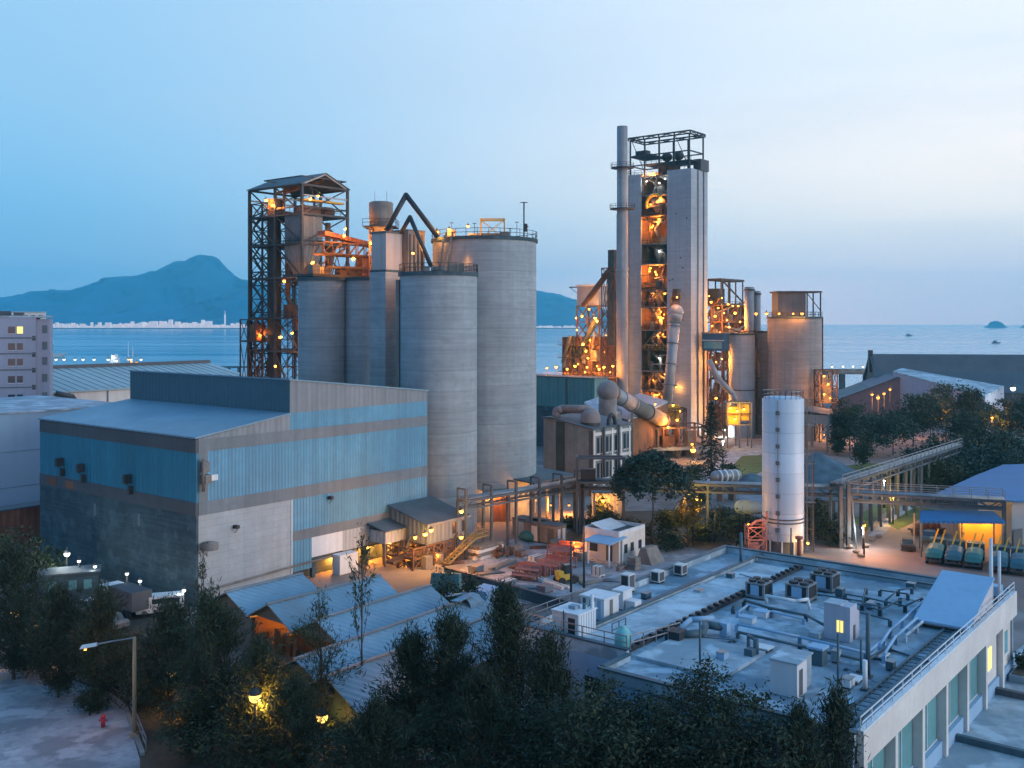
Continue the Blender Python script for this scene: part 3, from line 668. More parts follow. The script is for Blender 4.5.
for z in lev[2:-1]:
    for q in range(3):
        x,y = RL.uniform(1,ta-1), RL.uniform(1,tb-5); MB().tube([(x,y,z),(x,y,z+RL.uniform(2,5)),(RL.uniform(1,ta-1),RL.uniform(1,tb-5),z+RL.uniform(5,9))],RL.uniform(.15,.4),6).build('pipe', M['rsteel' if q else 'steel'], lt_)
    MB().cbox(RL.uniform(1.5,ta-1.5),RL.uniform(1.5,tb-6),z,RL.uniform(1,2.6),RL.uniform(1,2.4),RL.uniform(1,2.8)).build('machine', M['rsteel'], lt_)
b = MB(); frame(b, 3.5, 6.2, tb-6.4, tb-4.4, lz[:-3], 0.16, 0.14, 1, 1, True, 0.1, alt=True); b.build('inner_frame', M['rsteel'], lt_)
MB().box(0.9,2.2,tb-6.1,tb-3.9,0,zat(205,178)).build('elevator_casing', mat('dark_rust_casing', (0.06,0.045,0.042), 0.85, var=0.5, scale=0.3, stain=(0.15,0.06,0.04), stain_amt=0.4), lt_)
for i, z in enumerate(lev[3:-1]):
    MB().box(-0.4 if i%2 else 0, ta, 0.1, tb-0.1, z-0.12, z+0.02).build('platform', M['steel'], lt_)
    rail(MB(), [(0,0.05,z),(0,tb,z)],1.1,1.6,0.06).build('railing', M['steel'], lt_)
    rail(MB(), [(0,0.0,z),(ta,0.0,z)],1.1,1.6,0.06).build('railing', M['steel'], lt_)
rz_ = zat(172,174)
b = MB(); b.slab((-0.4,-0.3,zt_+0.15),(ta/2,-0.3,rz_),(ta/2,tb+0.3,rz_),(-0.4,tb+0.3,zt_+0.15),0.15); b.slab((ta/2,-0.3,rz_),(ta+0.4,-0.3,zt_+0.15),(ta+0.4,tb+0.3,zt_+0.15),(ta/2,tb+0.3,rz_),0.15); b.build('roof', M['roofd'], lt_)
b = MB()
for y in (0.0, tb*0.5, tb): b.bar((0,y,zt_),(ta/2,y,rz_-0.3),0.22); b.bar((ta,y,zt_),(ta/2,y,rz_-0.3),0.22); b.bar((0,y,zt_-1.8),(ta,y,zt_-1.8),0.25)
b.build('roof_truss', M['gsteel'], lt_)
zf0, zf1 = zat(262,171), zat(213,171)
MB().hexa([(0.4,0.5,zf0),(4.2,0.5,zf0),(4.2,4.6,zf0),(0.4,4.6,zf0)],[(0.2,0.3,zf0+3),(4.8,0.3,zf0+3),(4.8,4.9,zf0+3),(0.2,4.9,zf0+3)]).add([],[]).build('filter_hopper', M['filt'], lt_)
MB().box(0.2,4.8,0.3,4.9,zf0+3,zf1).build('filter_box', M['filt'], lt_)
for k in range(3): MB().hexa([(0.9+1.3*k,1.5,zf0-3),(1.3+1.3*k,1.5,zf0-3),(1.3+1.3*k,2.4,zf0-3),(0.9+1.3*k,2.4,zf0-3)],[(0.5+1.3*k,0.6,zf0),(1.7+1.3*k,0.6,zf0),(1.7+1.3*k,4.4,zf0),(0.5+1.3*k,4.4,zf0)]).build('hopper_cone', M['dust'], lt_)
MB().tube([(7.5,2,zf1-1),(7.5,2,zf0-6),(9.5,0.5,zf0-9)],0.5,8).tube([(2,6.5,zf1),(2.2,6.5,zf0-6),(4,3,zf0-16)],0.45,8).build('duct', M['rsteel'], lt_)
MB().tube([(6,1,zf0-5),(8.6,1,zf1-3)],0.45,8).build('inclined_chute', M['rsteel'], lt_)
MB().cbox(3.6,2.4,zf1+0.05,3.4,2.2,1.6).build('machine', M['rsteel'], lt_); MB().cyl((6.5,2,zf1+0.9),(8.4,2,zf1+0.9),0.9).build('fan', M['rsteel'], lt_); MB().cbox(1.5,9,zf1,1.6,2.4,3.2).build('machine', M['rsteel'], lt_)
MB().box(0.2,ta-0.4,0.4,1.6,zt_-2.6,zt_-2.3).build('crane_beam', M['yellow'], lt_)
cz = zat(341,178)
MB().box(-1.4,1.8,tb-3.6,tb+0.8,cz-0.2,cz).build('landing', M['rsteel'], lt_)
frame(MB(), -1.4, 1.8, tb-3.6, tb+0.8, [cz-9,cz,cz+3.8], 0.2, 0.2, 2, 2, True, 0.1).build('landing_frame', M['rsteel'], lt_)
MB().box(-0.9,1.4,tb-2.9,tb-1.2,cz,cz+2.9).build('landing_cabin', M['rustw'], lt_)
for px, py, e in ((255,330,700),(260,334,350),(280,337,600),(275,366,550),(284,281,420),(266,200,420),(272,205,350),(310,199,650),(318,196,300),(292,333,260),(313,262,420)):
    lamp_on(lt_, at(px, py, {255:179.5,260:178.8,266:177,272:175.5}.get(px,168.6)), e, 'o', 0.27, (0.4,-0.45,-0.2))

# ------------------------------------------------------------------ preheater tower
Cp = xy(691, 260)
pa, pb = along(Cp, U, 707.6), along(Cp, V, 628)
o1, o2 = along(Cp, V, 667), along(Cp, V, 641)
pt = gthing('preheater_tower', 'very tall grey concrete tower with an open lamplit front bay', 'tower', Cp)
H = zat(168, 260)
MB().box(0,pa,0,o1,0,H).build('right_pier', M['tower'], pt)
MB().box(0,pa,o2,pb,0,H-.2).build('left_pier', M['tower'], pt)
MB().box(pa-0.6,pa,o1,o2,0,H-1).build('rear_wall', M['rsteel'], pt)
MB().box(0.4,pa-0.61,o2-.08,o2-.01,0,H-1).build('bay_dimming_sheet', M['rsteel'], pt); MB().box(0.4,pa-0.61,o1+.01,o1+.08,0,H-1).build('bay_dimming_sheet', M['rsteel'], pt)  # dark sheets added, like the rear wall's tone, to dim the bay
for f in (0.38, 0.72): MB().box(pa*f,pa*f+0.35,-0.25,0.0,0,H).build('wall_groove', M['fascia'], pt)
MB().box(pa*0.5,pa+0.0,-0.4,1.8,H+0.01,H+3.0).build('lift_motor_room', M['dfascia'], pt)
RP = random.Random(33)
pys = (412,392,372,350,330,306,286,262,241,212,191,172)
zf_ = [zat(p,260.5) for p in pys]; kinds = 'gbdbgxgdgcdg'
wid = o2-o1
for i, z in enumerate(zf_):
    h_ = (zf_[i+1] if i+1 < len(zf_) else H) - z; kd = kinds[i]
    MB().box(0.15,pa-0.6,o1,o2,z-0.3,z).build('floor', M['dust'] if i%3 else M['rsteel'], pt)
    rail(MB(), [(0.2,o1,z),(0.2,o2,z)],1.1,1.0,0.07).build('railing', M['yellow'] if i in (3,8) else M['steel'], pt)
    for q in range(2):
        y = o1+RP.uniform(.8,wid-.8); MB().tube([(RP.uniform(.5,3),y,z),(RP.uniform(.5,3),y+RP.uniform(-.6,.6),z+h_*.5),(RP.uniform(.5,3),o1+RP.uniform(.8,wid-.8),z+h_-.3)],RP.uniform(.18,.5),7).build('pipe', M['dust' if q else 'rsteel'], pt)
    MB().cbox(RP.uniform(1,2.5),o1+RP.uniform(1,wid-1.2),z,RP.uniform(.8,1.8),RP.uniform(.8,2.0),RP.uniform(1,2.6)).build('machine', M['rsteel' if i%2 else 'dust'], pt)
    if kd == 'c':
        MB().lathe([(.5,z),(2.6,z+h_*.55),(2.7,z+h_*.8),(1.4,z+h_*.97)],20,(3.2,o1+wid*.5)).build('cyclone', M['dust'], pt)
        MB().tube([(.4,o1+wid*.5+2.5*cos(t),z+h_*.5+2.6*sin(t)) for t in (-.4,0,.4,.8,1.2,1.6,2,2.4)],.45,8).build('hot_gas_duct', M['yellow'], pt)
    elif i % 2: MB().lathe([(.3,z),(1.5,z+h_*.5),(1.5,z+h_*.9)],16,(3.4,o1+wid*RP.uniform(.35,.65))).build('cyclone', M['dust'], pt)
    if kd in 'bx':
        bb = MB().bar((.3,o1,z),(.3,o1+wid*.5,z+h_*.85),.2).bar((.3,o2,z),(.3,o1+wid*.5,z+h_*.85),.2)
        if kd == 'x': bb.bar((.3,o1,z+h_*.85),(.3,o2,z+h_*.85),.22)
        bb.build('brace', M['dust'], pt)
    elif i%3 == 0: MB().bar((.3,o1,z+h_*.5),(.3,o2,z+h_*.5),.16).build('brace', M['rsteel'], pt)
    for q in range(5):
        y0q, z0q = o1+RP.uniform(.3,wid-.3), z+RP.uniform(.2,h_-.8); y1q, z1q = (y0q, z+h_-.3) if q%2 else (o1+RP.uniform(.3,wid-.3), z0q+RP.uniform(-.4,.8))
        MB().cyl((RP.uniform(.3,1.4),y0q,z0q),(RP.uniform(.3,1.4),y1q,z1q),RP.uniform(.08,.24),None,6).build('pipe', M[('dust','rsteel','steel','rsteel','dust')[q]], pt)
    n_ = {'g':4,'b':2,'d':0,'x':2,'c':4}[kd]
    for q in range(n_):
        lamp_on(pt, Cp+U*RP.uniform(.5,1.6)+V*(o1+wid*RP.uniform(.15,.85))+Vector((0,0,z+h_*RP.uniform(.5,.85))), RP.choice((200,330,520)), 'o', RP.uniform(.14,.34), (-.25,-.6,-.3))
    if kd in 'gc': lamp_on(pt, Cp+U*3+V*(o1+wid*.5)+Vector((0,0,z+h_-.7)), 600, 'o', .2, (-.3,0,-.6))
    if kd == 'd': lamp_on(pt, Cp+U*.7+V*(o1+wid*.35)+Vector((0,0,z+h_*.6)), 60, 'w', .26, (0,-.5,-.3))
# rooftop steelwork
zh = zat(134,262)
b = MB(); frame(b, 0.6, pa-1, 0.8, pb-0.4, [H-1.3,H+2.3,H+4.8,zh], 0.34, 0.3, 1, 4, False)
for y0_ in (0.8, pb-5): b.bar((0.6,y0_,H),(0.6,y0_+4.2,zh),0.15)
b.build('roof_frame', M['steel'], pt)
frame(MB(), 0.3,pa-0.7,0.4,pb,[zh,zh+.7],.3,.35,2,4,True,.15).build('roof_beam', M['steel'], pt)
MB().box(0.4,pa-1,0.2,o1+8,H+2.2,H+2.35).build('roof_platform', M['steel'], pt); rail(MB(), [(0.4,0.2,H+2.35),(0.4,o1+8,H+2.35)],1.1,1.4,0.07).build('railing', M['steel'], pt)
rail(MB(), [(0.1,0.2,H),(0.1,o1,H)],1.1,1.4,0.07).build('railing', M['steel'], pt)
rail(MB(), [(0.1,o2,H-.2),(0.1,pb,H-.2),(pa,pb,H-.2)],1.1,1.4,0.07).build('railing', M['steel'], pt)
for y in (o1+2, o1-1.5): MB().ball((3.5,y,H+4.2),1.5,14,8,0.8).cyl((3.5,y,H+2.3),(3.5,y,H+4),0.6).build('roof_cyclone', M['steel'], pt)
MB().cbox(3,o1+1,H+0.1,3,5,1.5).build('machine', M['rsteel'], pt)
MB().box(0.5,pa-1.2,pb-7,pb-1,H+4.7,H+5.1).cbox(2,pb-3.5,H+5.1,2,3.5,1.2).build('upper_deck', M['steel'], pt)
lamp_on(pt, Cp+U*0.4+V*(o1+0.8)+Vector((0,0,H-2)), 120, 'w', 0.2, (0,-0.6,-0.3)); lamp_on(pt, Cp+U*0.4+V*(o2-1.5)+Vector((0,0,H-2.2)), 100, 'w', 0.2, (0,-0.6,-0.3))
b = MB(); R2 = random.Random(3)
for i in range(9): y = R2.uniform(1, o1-1); z = R2.uniform(20, H-6); b.box(-0.05,0,y,y+0.35,z,z+0.45)
b.build('wall_box', M['dfascia'], pt)
lamp_on(pt, Cp - U*0.8 + V*(o1*0.55) + Vector((0,0,13)), 160, 'o', 0.3, (0.2,-0.6,-0.3))
# tertiary air duct down the right pier
du = thing('inclined_duct', 'long pale inclined duct running down the right pier of the tall concrete tower', 'duct', (0,0,0))
Yd = 254.5
p_ = [at(676.5,299,Yd+3), at(676,312,Yd), at(675,322,Yd-0.5), at(667,405,Yd-3.5)]
MB().cyl(p_[2],p_[3],1.35,1.25,20).build('duct_barrel', M['duct'], du)
MB().ball(p_[1],1.95,16,10).cyl(p_[1],p_[2],1.85,1.5,18).build('elbow', M['duct'], du)
MB().cyl(p_[0]+Vector((0,2.5,0)),p_[1],1.25,1.5,16).cyl(p_[0],p_[0]+Vector((0,0,2.6)),1.2,1.1,14).build('inlet', M['rsteel'], du)
for t in (0.0,0.04,0.25,0.5,0.75): q = p_[2].lerp(p_[3],t); dn=(p_[3]-p_[2]).normalized(); MB().cyl(q,q+dn*0.35,1.5,1.5,20).build('flange', M['fascia'], du)
lamp_on(du, at(677,297,252), 350, 'o', 0.25, (0,-0.5,-0.3))
# chimney stack
ck = thing('chimney_stack', 'slender grey chimney stack standing left of the tall concrete tower', 'chimney', xy(622.3, 264))
zc = zat(126.5,264); cr = 1.42
MB().lathe([(cr+0.15,0),(cr+0.12,zat(214,264)),(cr,zat(213,264)),(cr,zc),(cr-0.15,zc),(cr-0.15,zc-2)],28).build('shaft', mat('stack_paint', (0.34,0.33,0.345), 0.6, var=0.25, scale=0.15, streak=0.6, stain=(0.20,0.12,0.09), stain_amt=0.35), ck)
for py, ex in ((168,1.6),(209,1.9)):
    z = zat(py,264); MB().lathe([(cr+0.05,z-0.1),(cr+ex,z-0.1),(cr+ex,z+0.1),(cr+0.05,z+0.1)],20,smooth=False).build('gallery', M['steel'], ck)
    n=14; rail(MB(), [((cr+ex)*cos(2*pi*i/n),(cr+ex)*sin(2*pi*i/n),z+0.1) for i in range(n+1)],1.1,1.2,0.07).build('gallery_railing', M['steel'], ck)
for py in (271,277,361): z=zat(py,264); MB().lathe([(cr+0.06,z),(cr+0.28,z),(cr+0.28,z+0.5),(cr+0.06,z+0.5)],24,smooth=False).build('flange', M['gsteel'], ck)
MB().box(-0.4,0.4,cr,3.5,zat(214,264),zat(212,264)).build('stay_beam', M['steel'], ck)
ladder(MB(), (cr+0.3,-0.2), 5, zc-3, (0,1), 0.6).build('ladder', M['steel'], ck)

# ------------------------------------------------------------------ mill buildings left of and below the tall tower
kc = gthing('raw_mill_building', 'rusty red-brown mill building with a grey box on top, left of the chimney stack', 'industrial building', xy(600, 285))
ka, kb = along(xy(600,285), U, 632), along(xy(600,285), V, 563)
zk = zat(352, 285)
MB().box(0.3,ka,0.3,kb,0,zat(338,285)).build('walls', M['rustw'], kc)
b = MB(); frame(b, 0, ka, 0, kb, [0,zat(395,285),zat(366,285),zat(338,285)], 0.4, 0.35, 2, 3, True, 0.2); b.build('steel_frame', M['rsteel'], kc)
y0_, y1_ = along(xy(600,285), V, 598), along(xy(600,285), V, 576)
zA, zB = zat(306,287), zat(286,287)
frame(MB(), 0.5, 6.5, y0_, y1_, [zat(338,285),zat(322,285),zA], 0.35, 0.3, 1, 2, True, 0.2).build('upper_frame', M['rsteel'], kc)
MB().box(0.5,6.5,y0_,y1_,zA,zB).build('filter_house', M['duct'], kc); MB().box(0.2,6.8,y0_-0.3,y1_+0.3,zB,zB+0.5).build('filter_roof', M['white'], kc)
MB().bar((0.6,y1_,zB-0.2),(0.6,y1_+2.8,zB-0.2),0.3).bar((0.6,y1_+2.6,zB-0.2),(0.6,y1_,zB-2),0.12).build('roof_jib', M['steel'], kc)
MB().tube([(-0.5,y1_+0.4,zat(336,285)),(-0.5,y1_+0.4,zat(360,285)),(-0.5,y1_-1.5,zat(380,285))],0.45,8).build('downcomer', M['steel'], kc)
MB().tube([(-0.8,y1_-0.5,zat(362,285)),(-0.8,y0_+0.5,zat(320,285))],0.9,8).build('inclined_duct', M['steel'], kc)
for px,py in ((589,309,),(576,318),(582,316),(595,318),(597,321),(577,330),(583,344),(586,351),(588,358),(578,364)):
    lamp_on(kc, at(px,py,283-(600-px)*0.0), 900 if px in (595,583,576) else 480, 'y' if px in (597,583) else 'o', 0.36, (0,-0.9,-0.3))
rk = random.Random(21)
for i in range(10):
    y = 1+i*(kb-2)/10; z = zat(rk.uniform(355,392),285); MB().cbox(-1.1,y,z,1.8,rk.uniform(1.2,2.6),rk.uniform(1.5,4)).build('machine', M['rsteel' if i%3 else 'dust'], kc)
for i in range(7):
    y = rk.uniform(1,kb-1); z = zat(rk.uniform(330,360),285); MB().tube([(-.9,y,z),(-.9,y+rk.uniform(-3,3),z-rk.uniform(4,8)),(-.9,y,z-12)],rk.uniform(.2,.45),6).build('pipe', M['rsteel' if i%2 else 'dust'], kc)
for px in (345,358,372,384):
    z = zat(px,285); MB().box(-2.6,-0.3,0,kb,z-.2,z).build('platform', M['rsteel'], kc); rail(MB(), [(-2.5,0,z),(-2.5,kb,z)],1.1,1.5,.07).build('railing', M['rsteel'], kc)
for px,py in ((590,340),(604,352),(597,366),(610,372),(585,372),(606,335)): lamp_on(kc, at(px,py,280.6), 300, 'o', .26, (0,-.6,-.3))
el_ = thing('elevator_casing', 'dark vertical bucket elevator casing beside the chimney stack', 'elevator', xy(613, 272), PHI)
MB().box(-1.0,1.0,-1.0,1.0,zat(345,272),zat(250,272)).build('casing', mat('dark_green_casing', (0.06,0.075,0.08), 0.7, var=0.4, scale=0.3), el_)
frame(MB(), -1.6,1.4,-1.5,2.6,[0,12,zat(345,272),zat(320,272),zat(275,272),zat(268,272)],0.22,0.18).build('support_frame', M['rsteel'], el_)
MB().cyl((0,0.5,zat(268,272)),(-1,9,zat(305,272)),0.8).build('feed_chute', M['rsteel'], el_)
# lamp strip walkway in front of the mill
wk = thing('lamp_walkway', 'long steel walkway with a row of orange lamps below the rusty mill building', 'walkway', xy(575, 262), 0)
zw = zat(377, 262)
x0_, x1_ = -10.5, 11.5
b = MB().box(x0_,x1_,-1,1,zw-0.25,zw); rail(b, [(x0_,-0.95,zw),(x1_,-0.95,zw)],1.1,1.5,0.07)
for i in range(8): x=x0_+0.3+i*3.05; b.bar((x,0,0),(x,0,zw-0.2),0.3)
b.build('walkway_deck', M['rsteel'], wk)
for i,px in enumerate((547,556,567,575,587,599,604,613)):
    x = (px-575)/F*262; MB().bar((x,0.6,zw),(x,0.6,zw+2.2),0.1).build('lamp_post', M['steel'], wk)
    lamp_on(wk, at(px, (368,367,369,366,367,369,367,366)[i], 261.2), 620, 'o', 0.34, (0,-0.9,-0.4))
# green sheeted hall, half hidden behind the silo
Cg = xy(594.5, 232)
gb = gthing('green_sheeted_hall', 'low green grey sheeted hall behind the old concrete building', 'hall', Cg)
ga, gbb = along(Cg, U, 608), along(Cg, V, 524)
zg = zat(379, 232)
MB().box(0,ga,0,gbb,0,zg).build('walls', M['tealp'], gb); MB().box(-0.2,ga+0.2,-0.2,gbb+0.2,zg,zg+0.25).build('roof', M['roofd'], gb)
MB().box(-0.05,0,0,gbb,0,zg-7).build('lower_wall', M['dconc'], gb)
MB().box(-0.12,0,gbb*0.37,gbb*0.37+0.5,0,zg).build('wall_column', M['dfascia'], gb)
# old concrete building with windows
Co = xy(593, 172)
oa, ob = along(Co, U, 630.5), along(Co, V, 543.5)
ol = gthing('old_concrete_building', 'old stained concrete building with small windows and ducts on its roof', 'industrial building', Co)
zo = zat(430, 172); zl = zo + 1.5
MB().prism([(0,0),(ob,0),(ob,zl-0.15),(ob*0.85,zl),(0,zo)], 0, oa, 'x').build('walls', M['conc2'], ol)
MB().slab((-0.3,-0.3,zo+0.2),(oa+0.3,-0.3,zo+0.2),(oa+0.3,ob*0.85,zl+0.25),(-0.3,ob*0.85,zl+0.25),0.2).slab((-0.3,ob*0.85,zl+0.25),(oa+0.3,ob*0.85,zl+0.25),(oa+0.3,ob+0.3,zl+0.1),(-0.3,ob+0.3,zl+0.1),0.2).build('roof', M['roofd'], ol)
MB().box(-0.06,0,ob*0.56,ob*0.74,0,zl-0.5).build('recessed_bay', mat('blackened_bay', (0.055,0.075,0.075), 0.9, var=0.4, scale=0.3), ol)
MB().box(-0.06,0,0.0,ob*0.08,0,zo-0.2).build('dark_pier', M['dfascia'], ol)
b = MB(); b.cbox(oa*0.3,ob*0.3,zo+0.3,1.5,1.2,1.3); b.tube([(oa*0.25,ob*0.1,zo+0.3),(oa*0.25,ob*0.4,zo+1.2)],0.3,8); b.build('roof_vent', M['dust'], ol)
nb = 4
for r_, (za, zb_) in enumerate(((zo-4.2, zo-1.5),(zo-8.6, zo-5.9))):
    for i in range(nb):
        x0 = oa*(0.1+0.235*i)
        for q in range(2):
            xa = x0 + q*oa*0.105 - 0.0
            wn = MB().box(xa,xa+oa*0.06,-0.02,0.0,za,zb_).build('window', M['dglass'], ol)
            MB().box(xa-0.1,xa+oa*0.06+0.1,-0.10,-0.021,za-0.2,za-0.02).build('sill', M['whitew'], wn)
b = MB()
for z in (zo-1.1, zo-5.4, zo-9.6): b.box(0,oa,-0.13,0,z,z+0.55)
for i in range(5): b.box(oa*0.235*i,oa*0.235*i+0.5,-0.17,0,0,zo-0.2)
b.build('wall_ribs', M['whitew'], ol)
for x in (oa*0.23, oa*0.62): MB().tube([(x,-0.45,zo+0.4),(x,-0.45,3)],0.22,8).build('downpipe', M['dfascia'], ol)
b = MB(); pz = zo+0.5
ar = [(oa*0.55+1.1*cos(pi*t/8)*1.0, 0.5, pz+1.6*sin(pi*t/8)) for t in range(9)]; b.tube([(ar[0][0],0.5,pz-0.6)]+ar+[(ar[-1][0],0.5,pz-0.6)],0.35,8); b.build('arched_pipe', M['steel'], ol)
MB().lathe([(1.75,0),(1.75,0.9),(1.5,1.7),(0.9,2.3),(0.01,2.5)],20,(oa*0.22,ob*0.22)).build('vent_dome', M['pinkd'], ol).location.z = zo+1.0
MB().lathe([(1.7,0),(1.7,1.2)],20,(oa*0.22,ob*0.22)).build('dome_collar', M['steel'], ol).location.z = zo+0.1
b = MB(); zz = zl+1.6; b.tube([(1.0,ob*0.8,zl-0.4),(1.0,ob*0.8,zz-0.4),(1.6,ob*0.72,zz),(3.2,ob*0.28,zz+0.1)],0.75,10); b.build('roof_duct', M['pinkd'], ol)
# gas duct with spherical elbow
gd = thing('gas_duct', 'fat pale gas duct with round elbow slanting down to the tall tower foot', 'duct', (0,0,0))
g0 = at(608,391,196); g1 = at(632,404,206); g2 = at(664,421,222)
MB().ball(g0,2.15,18,12).cyl(g0,g0-Vector((0,-2,8)),1.8,1.8,18).build('elbow', M['pinkd'], gd)
MB().cyl(g0,g0.lerp(g1,0.18),1.8,1.75,20).build('elbow_collar', M['steel'], gd)
MB().cyl(g0.lerp(g1,0.15),g1,1.5,1.5,20).build('upper_barrel', M['duct'], gd)
MB().cyl(g1,g2,1.6,1.6,20).build('lower_barrel', M['dust'], gd)
for t in (0.5,0.97): q=g0.lerp(g1,t); dn=(g1-g0).normalized(); MB().cyl(q,q+dn*0.4,1.68,1.68,20).build('flange', M['gsteel'], gd)
for t in (0.45,0.9): q=g1.lerp(g2,t); dn=(g2-g1).normalized(); MB().cyl(q,q+dn*0.4,1.78,1.78,20).build('flange', M['rsteel'], gd)
MB().bar((g1.x,g1.y,0),(g1.x,g1.y,g1.z-1.6),0.5).build('support_post', M['dust'], gd); MB().bar((g2.x-1.5,g2.y-1,0),(g2.x-1.5,g2.y-1,g2.z-1.6),0.5).build('support_post', M['dust'], gd)
# low shed roofs and kiln platform at the foot of the tower
ks = thing('cooler_shed', 'low shed with a pale blue grey roof between the gas duct and the tall tower', 'shed', (0,0,0))
q = [at(600,411,214), at(628,420,206), at(668,401,228), at(640,393,240)]
MB().slab(q[0],q[1],q[2],q[3],0.4).build('roof', M['roofb'], ks)
MB().hexa([Vector((v.x,v.y,0)) for v in q],[v-Vector((0,0,0.45)) for v in q]).build('walls', M['rsteel'], ks)
q2 = [at(584,402,204), at(604,419,198), at(622,410,206), at(604,395,214)]
l2 = thing('low_annex', 'small pale flat roofed annex behind the rust coloured dome', 'shed', (0,0,0))
MB().slab(*q2,0.4).build('roof', M['deckp'], l2); MB().hexa([Vector((v.x,v.y,0)) for v in q2],[v-Vector((0,0,0.45)) for v in q2]).build('walls', M['conc2'], l2)
kp = thing('kiln_platform', 'rusty steel kiln platform full of orange lamps at the foot of the tall tower', 'platform', xy(650, 222), radians(12))
zp = zat(447,222)
b = MB(); frame(b, -9, 13, -3, 6, [0,zp,zp+4.5], 0.32, 0.3, 6, 2, False); b.build('support_frame', M['rsteel'], kp)
MB().box(-9,13,-3,6,zp-0.3,zp).build('platform_deck', M['dust'], kp); MB().box(-9.1,13.2,-3.2,-3.0,zp-0.5,zp+0.2).build('edge_beam', M['gsteel'], kp)
rail(MB(), [(-9,-3,zp),(13,-3,zp)],1.1,1.5,0.07).build('railing', M['rsteel'], kp)
MB().cyl((-3,2,zp+2),(2,2,zp+2),1.5).build('drum', M['rsteel'], kp); MB().cyl((-6,0,zp+0.1),(-6,0,zp+3.2),1.0).build('vessel', M['dust'], kp)
MB().cbox(4,0,zp,3,2,2.4).tube([(4,0,zp+2.4),(4,1,zp+5),(7,2,zp+5)],0.5,8).build('fan', M['rsteel'], kp); MB().cyl((7,2,zp),(7,2,zp+5),0.8).build('vessel', M['rsteel'], kp); MB().cbox(9.5,0,zp,2,2,3.5).build('machine', M['dust'], kp)
rk = random.Random(12)
for i in range(9):
    x, y = -8+i*2.3, rk.uniform(-2,4.5); MB().tube([(x,y,0.2),(x,y,rk.uniform(2,zp-.5)),(x+rk.uniform(-3,3),y-.6,rk.uniform(3,zp))],rk.uniform(.15,.4),6).build('pipe', M['rsteel'] if i%2 else M['dust'], kp)
for i in range(6): x=-8+i*3.4; MB().cbox(x,rk.uniform(-1,4),0.02,rk.uniform(1,2.4),rk.uniform(1,2),rk.uniform(1.2,3.4)).build('machine', M['rsteel'] if i%2 else M['dust'], kp)
MB().bar((-9,-3,zp+4.5),(13,-3,zp+4.5),.3).bar((-9,-2.2,zp+4.2),(13,-2.2,zp+4.2),.2).build('pipe_run', M['dust'], kp)
for px,py,e in ((655,404,170),(673,405,170),(680,411,150),(667,421,170),(668,427,400),(677,420,600),(638,424,400),(631,447,500),(638,443,500),(693,450,260),(649,412,220),(640,431,400),(692,444,160)):
    lamp_on(kp, at(px,py,219.5 if px<690 else 215), e, 'o' if py!=450 else 'y', 0.3 if py!=450 else 0.6, (0.1,-0.8,-0.3))
bo = thing('burner_stand', 'small orange lit steel stand at the base of the inclined duct', 'platform', xy(674,236), 0)
zq = zat(424,236)
frame(MB(), -2.6,2.6,-2,2,[0,zq,zq+3,zat(408,236)],0.25,0.2,2,1,True,0.12).build('steel_frame', M['rsteel'], bo); MB().cbox(0,0,zq,2.6,2,4.5).cyl((0,0,zq),(0,0,zat(408,236)+0.5),0.9).build('machine', M['yellow'], bo)

# ------------------------------------------------------------------ cluster right of the tall tower
rc = gthing('process_tower', 'rusty open steel process tower with orange lamps right of the tall concrete tower', 'tower', xy(722, 274))
ra, rb = along(xy(722,274), U, 752), along(xy(722,274), V, 700)
zz = [0, zat(425,274), zat(400,274), zat(370,274), zat(345,274), zat(322,274), zat(305,274)]
frame(MB(), 0, ra, 0, rb, zz, 0.36, 0.3, 2, 2, True, 0.18, alt=True).build('main_frame', M['rsteel'], rc)
for z in zz[1:]:
    MB().box(0.1,ra,0.1,rb,z-0.25,z).build('platform', M['rsteel'], rc)
    rail(MB(), [(0,rb,z),(0,0,z),(ra,0,z)],1.1,1.5,0.07).build('railing', M['rsteel'], rc)
R3 = random.Random(5)
MB().box(ra-.3,ra-.05,0.2,rb,zz[2],zz[-1]).build('rear_sheeting', M['rustw'], rc); MB().box(0.4,ra*.55,rb*.5,rb*.5+.2,zz[4],zz[-1]+.6).build('inner_sheeting', M['rsteel'], rc)
for q in range(16):
    y,z = R3.uniform(.5,rb-.5), R3.uniform(zz[3],zz[-1]-1)
    if q%2: MB().cyl((-.15,y,z),(-.15,y+R3.uniform(-2.5,2.5),z+R3.uniform(-2.5,2.5)),R3.uniform(.12,.35),None,6).build('pipe', M['rsteel' if q%4 else 'dust'], rc)
    else: MB().cyl((R3.uniform(1,ra-1),-.15,z),(R3.uniform(1,ra-1),-.15,z+R3.uniform(-2,2)),R3.uniform(.12,.35),None,6).build('pipe', M['dust' if q%4 else 'rsteel'], rc)
ztop = zat(278.5,276)
b = MB(); frame(b, 0.5, ra-5, 0.5, 4.5, [zz[-1], ztop-0.5], 0.3, 0.3, 3, 1, False); b.bar((1,0.5,ztop-0.5),(ra-5,0.5,zz[-1]+1),0.35); b.build('top_frame', M['steel'], rc)
MB().box(0.0,ra-4.5,0.2,5.0,ztop-0.5,ztop).build('top_roof', M['steel'], rc)
R3 = random.Random(5); 
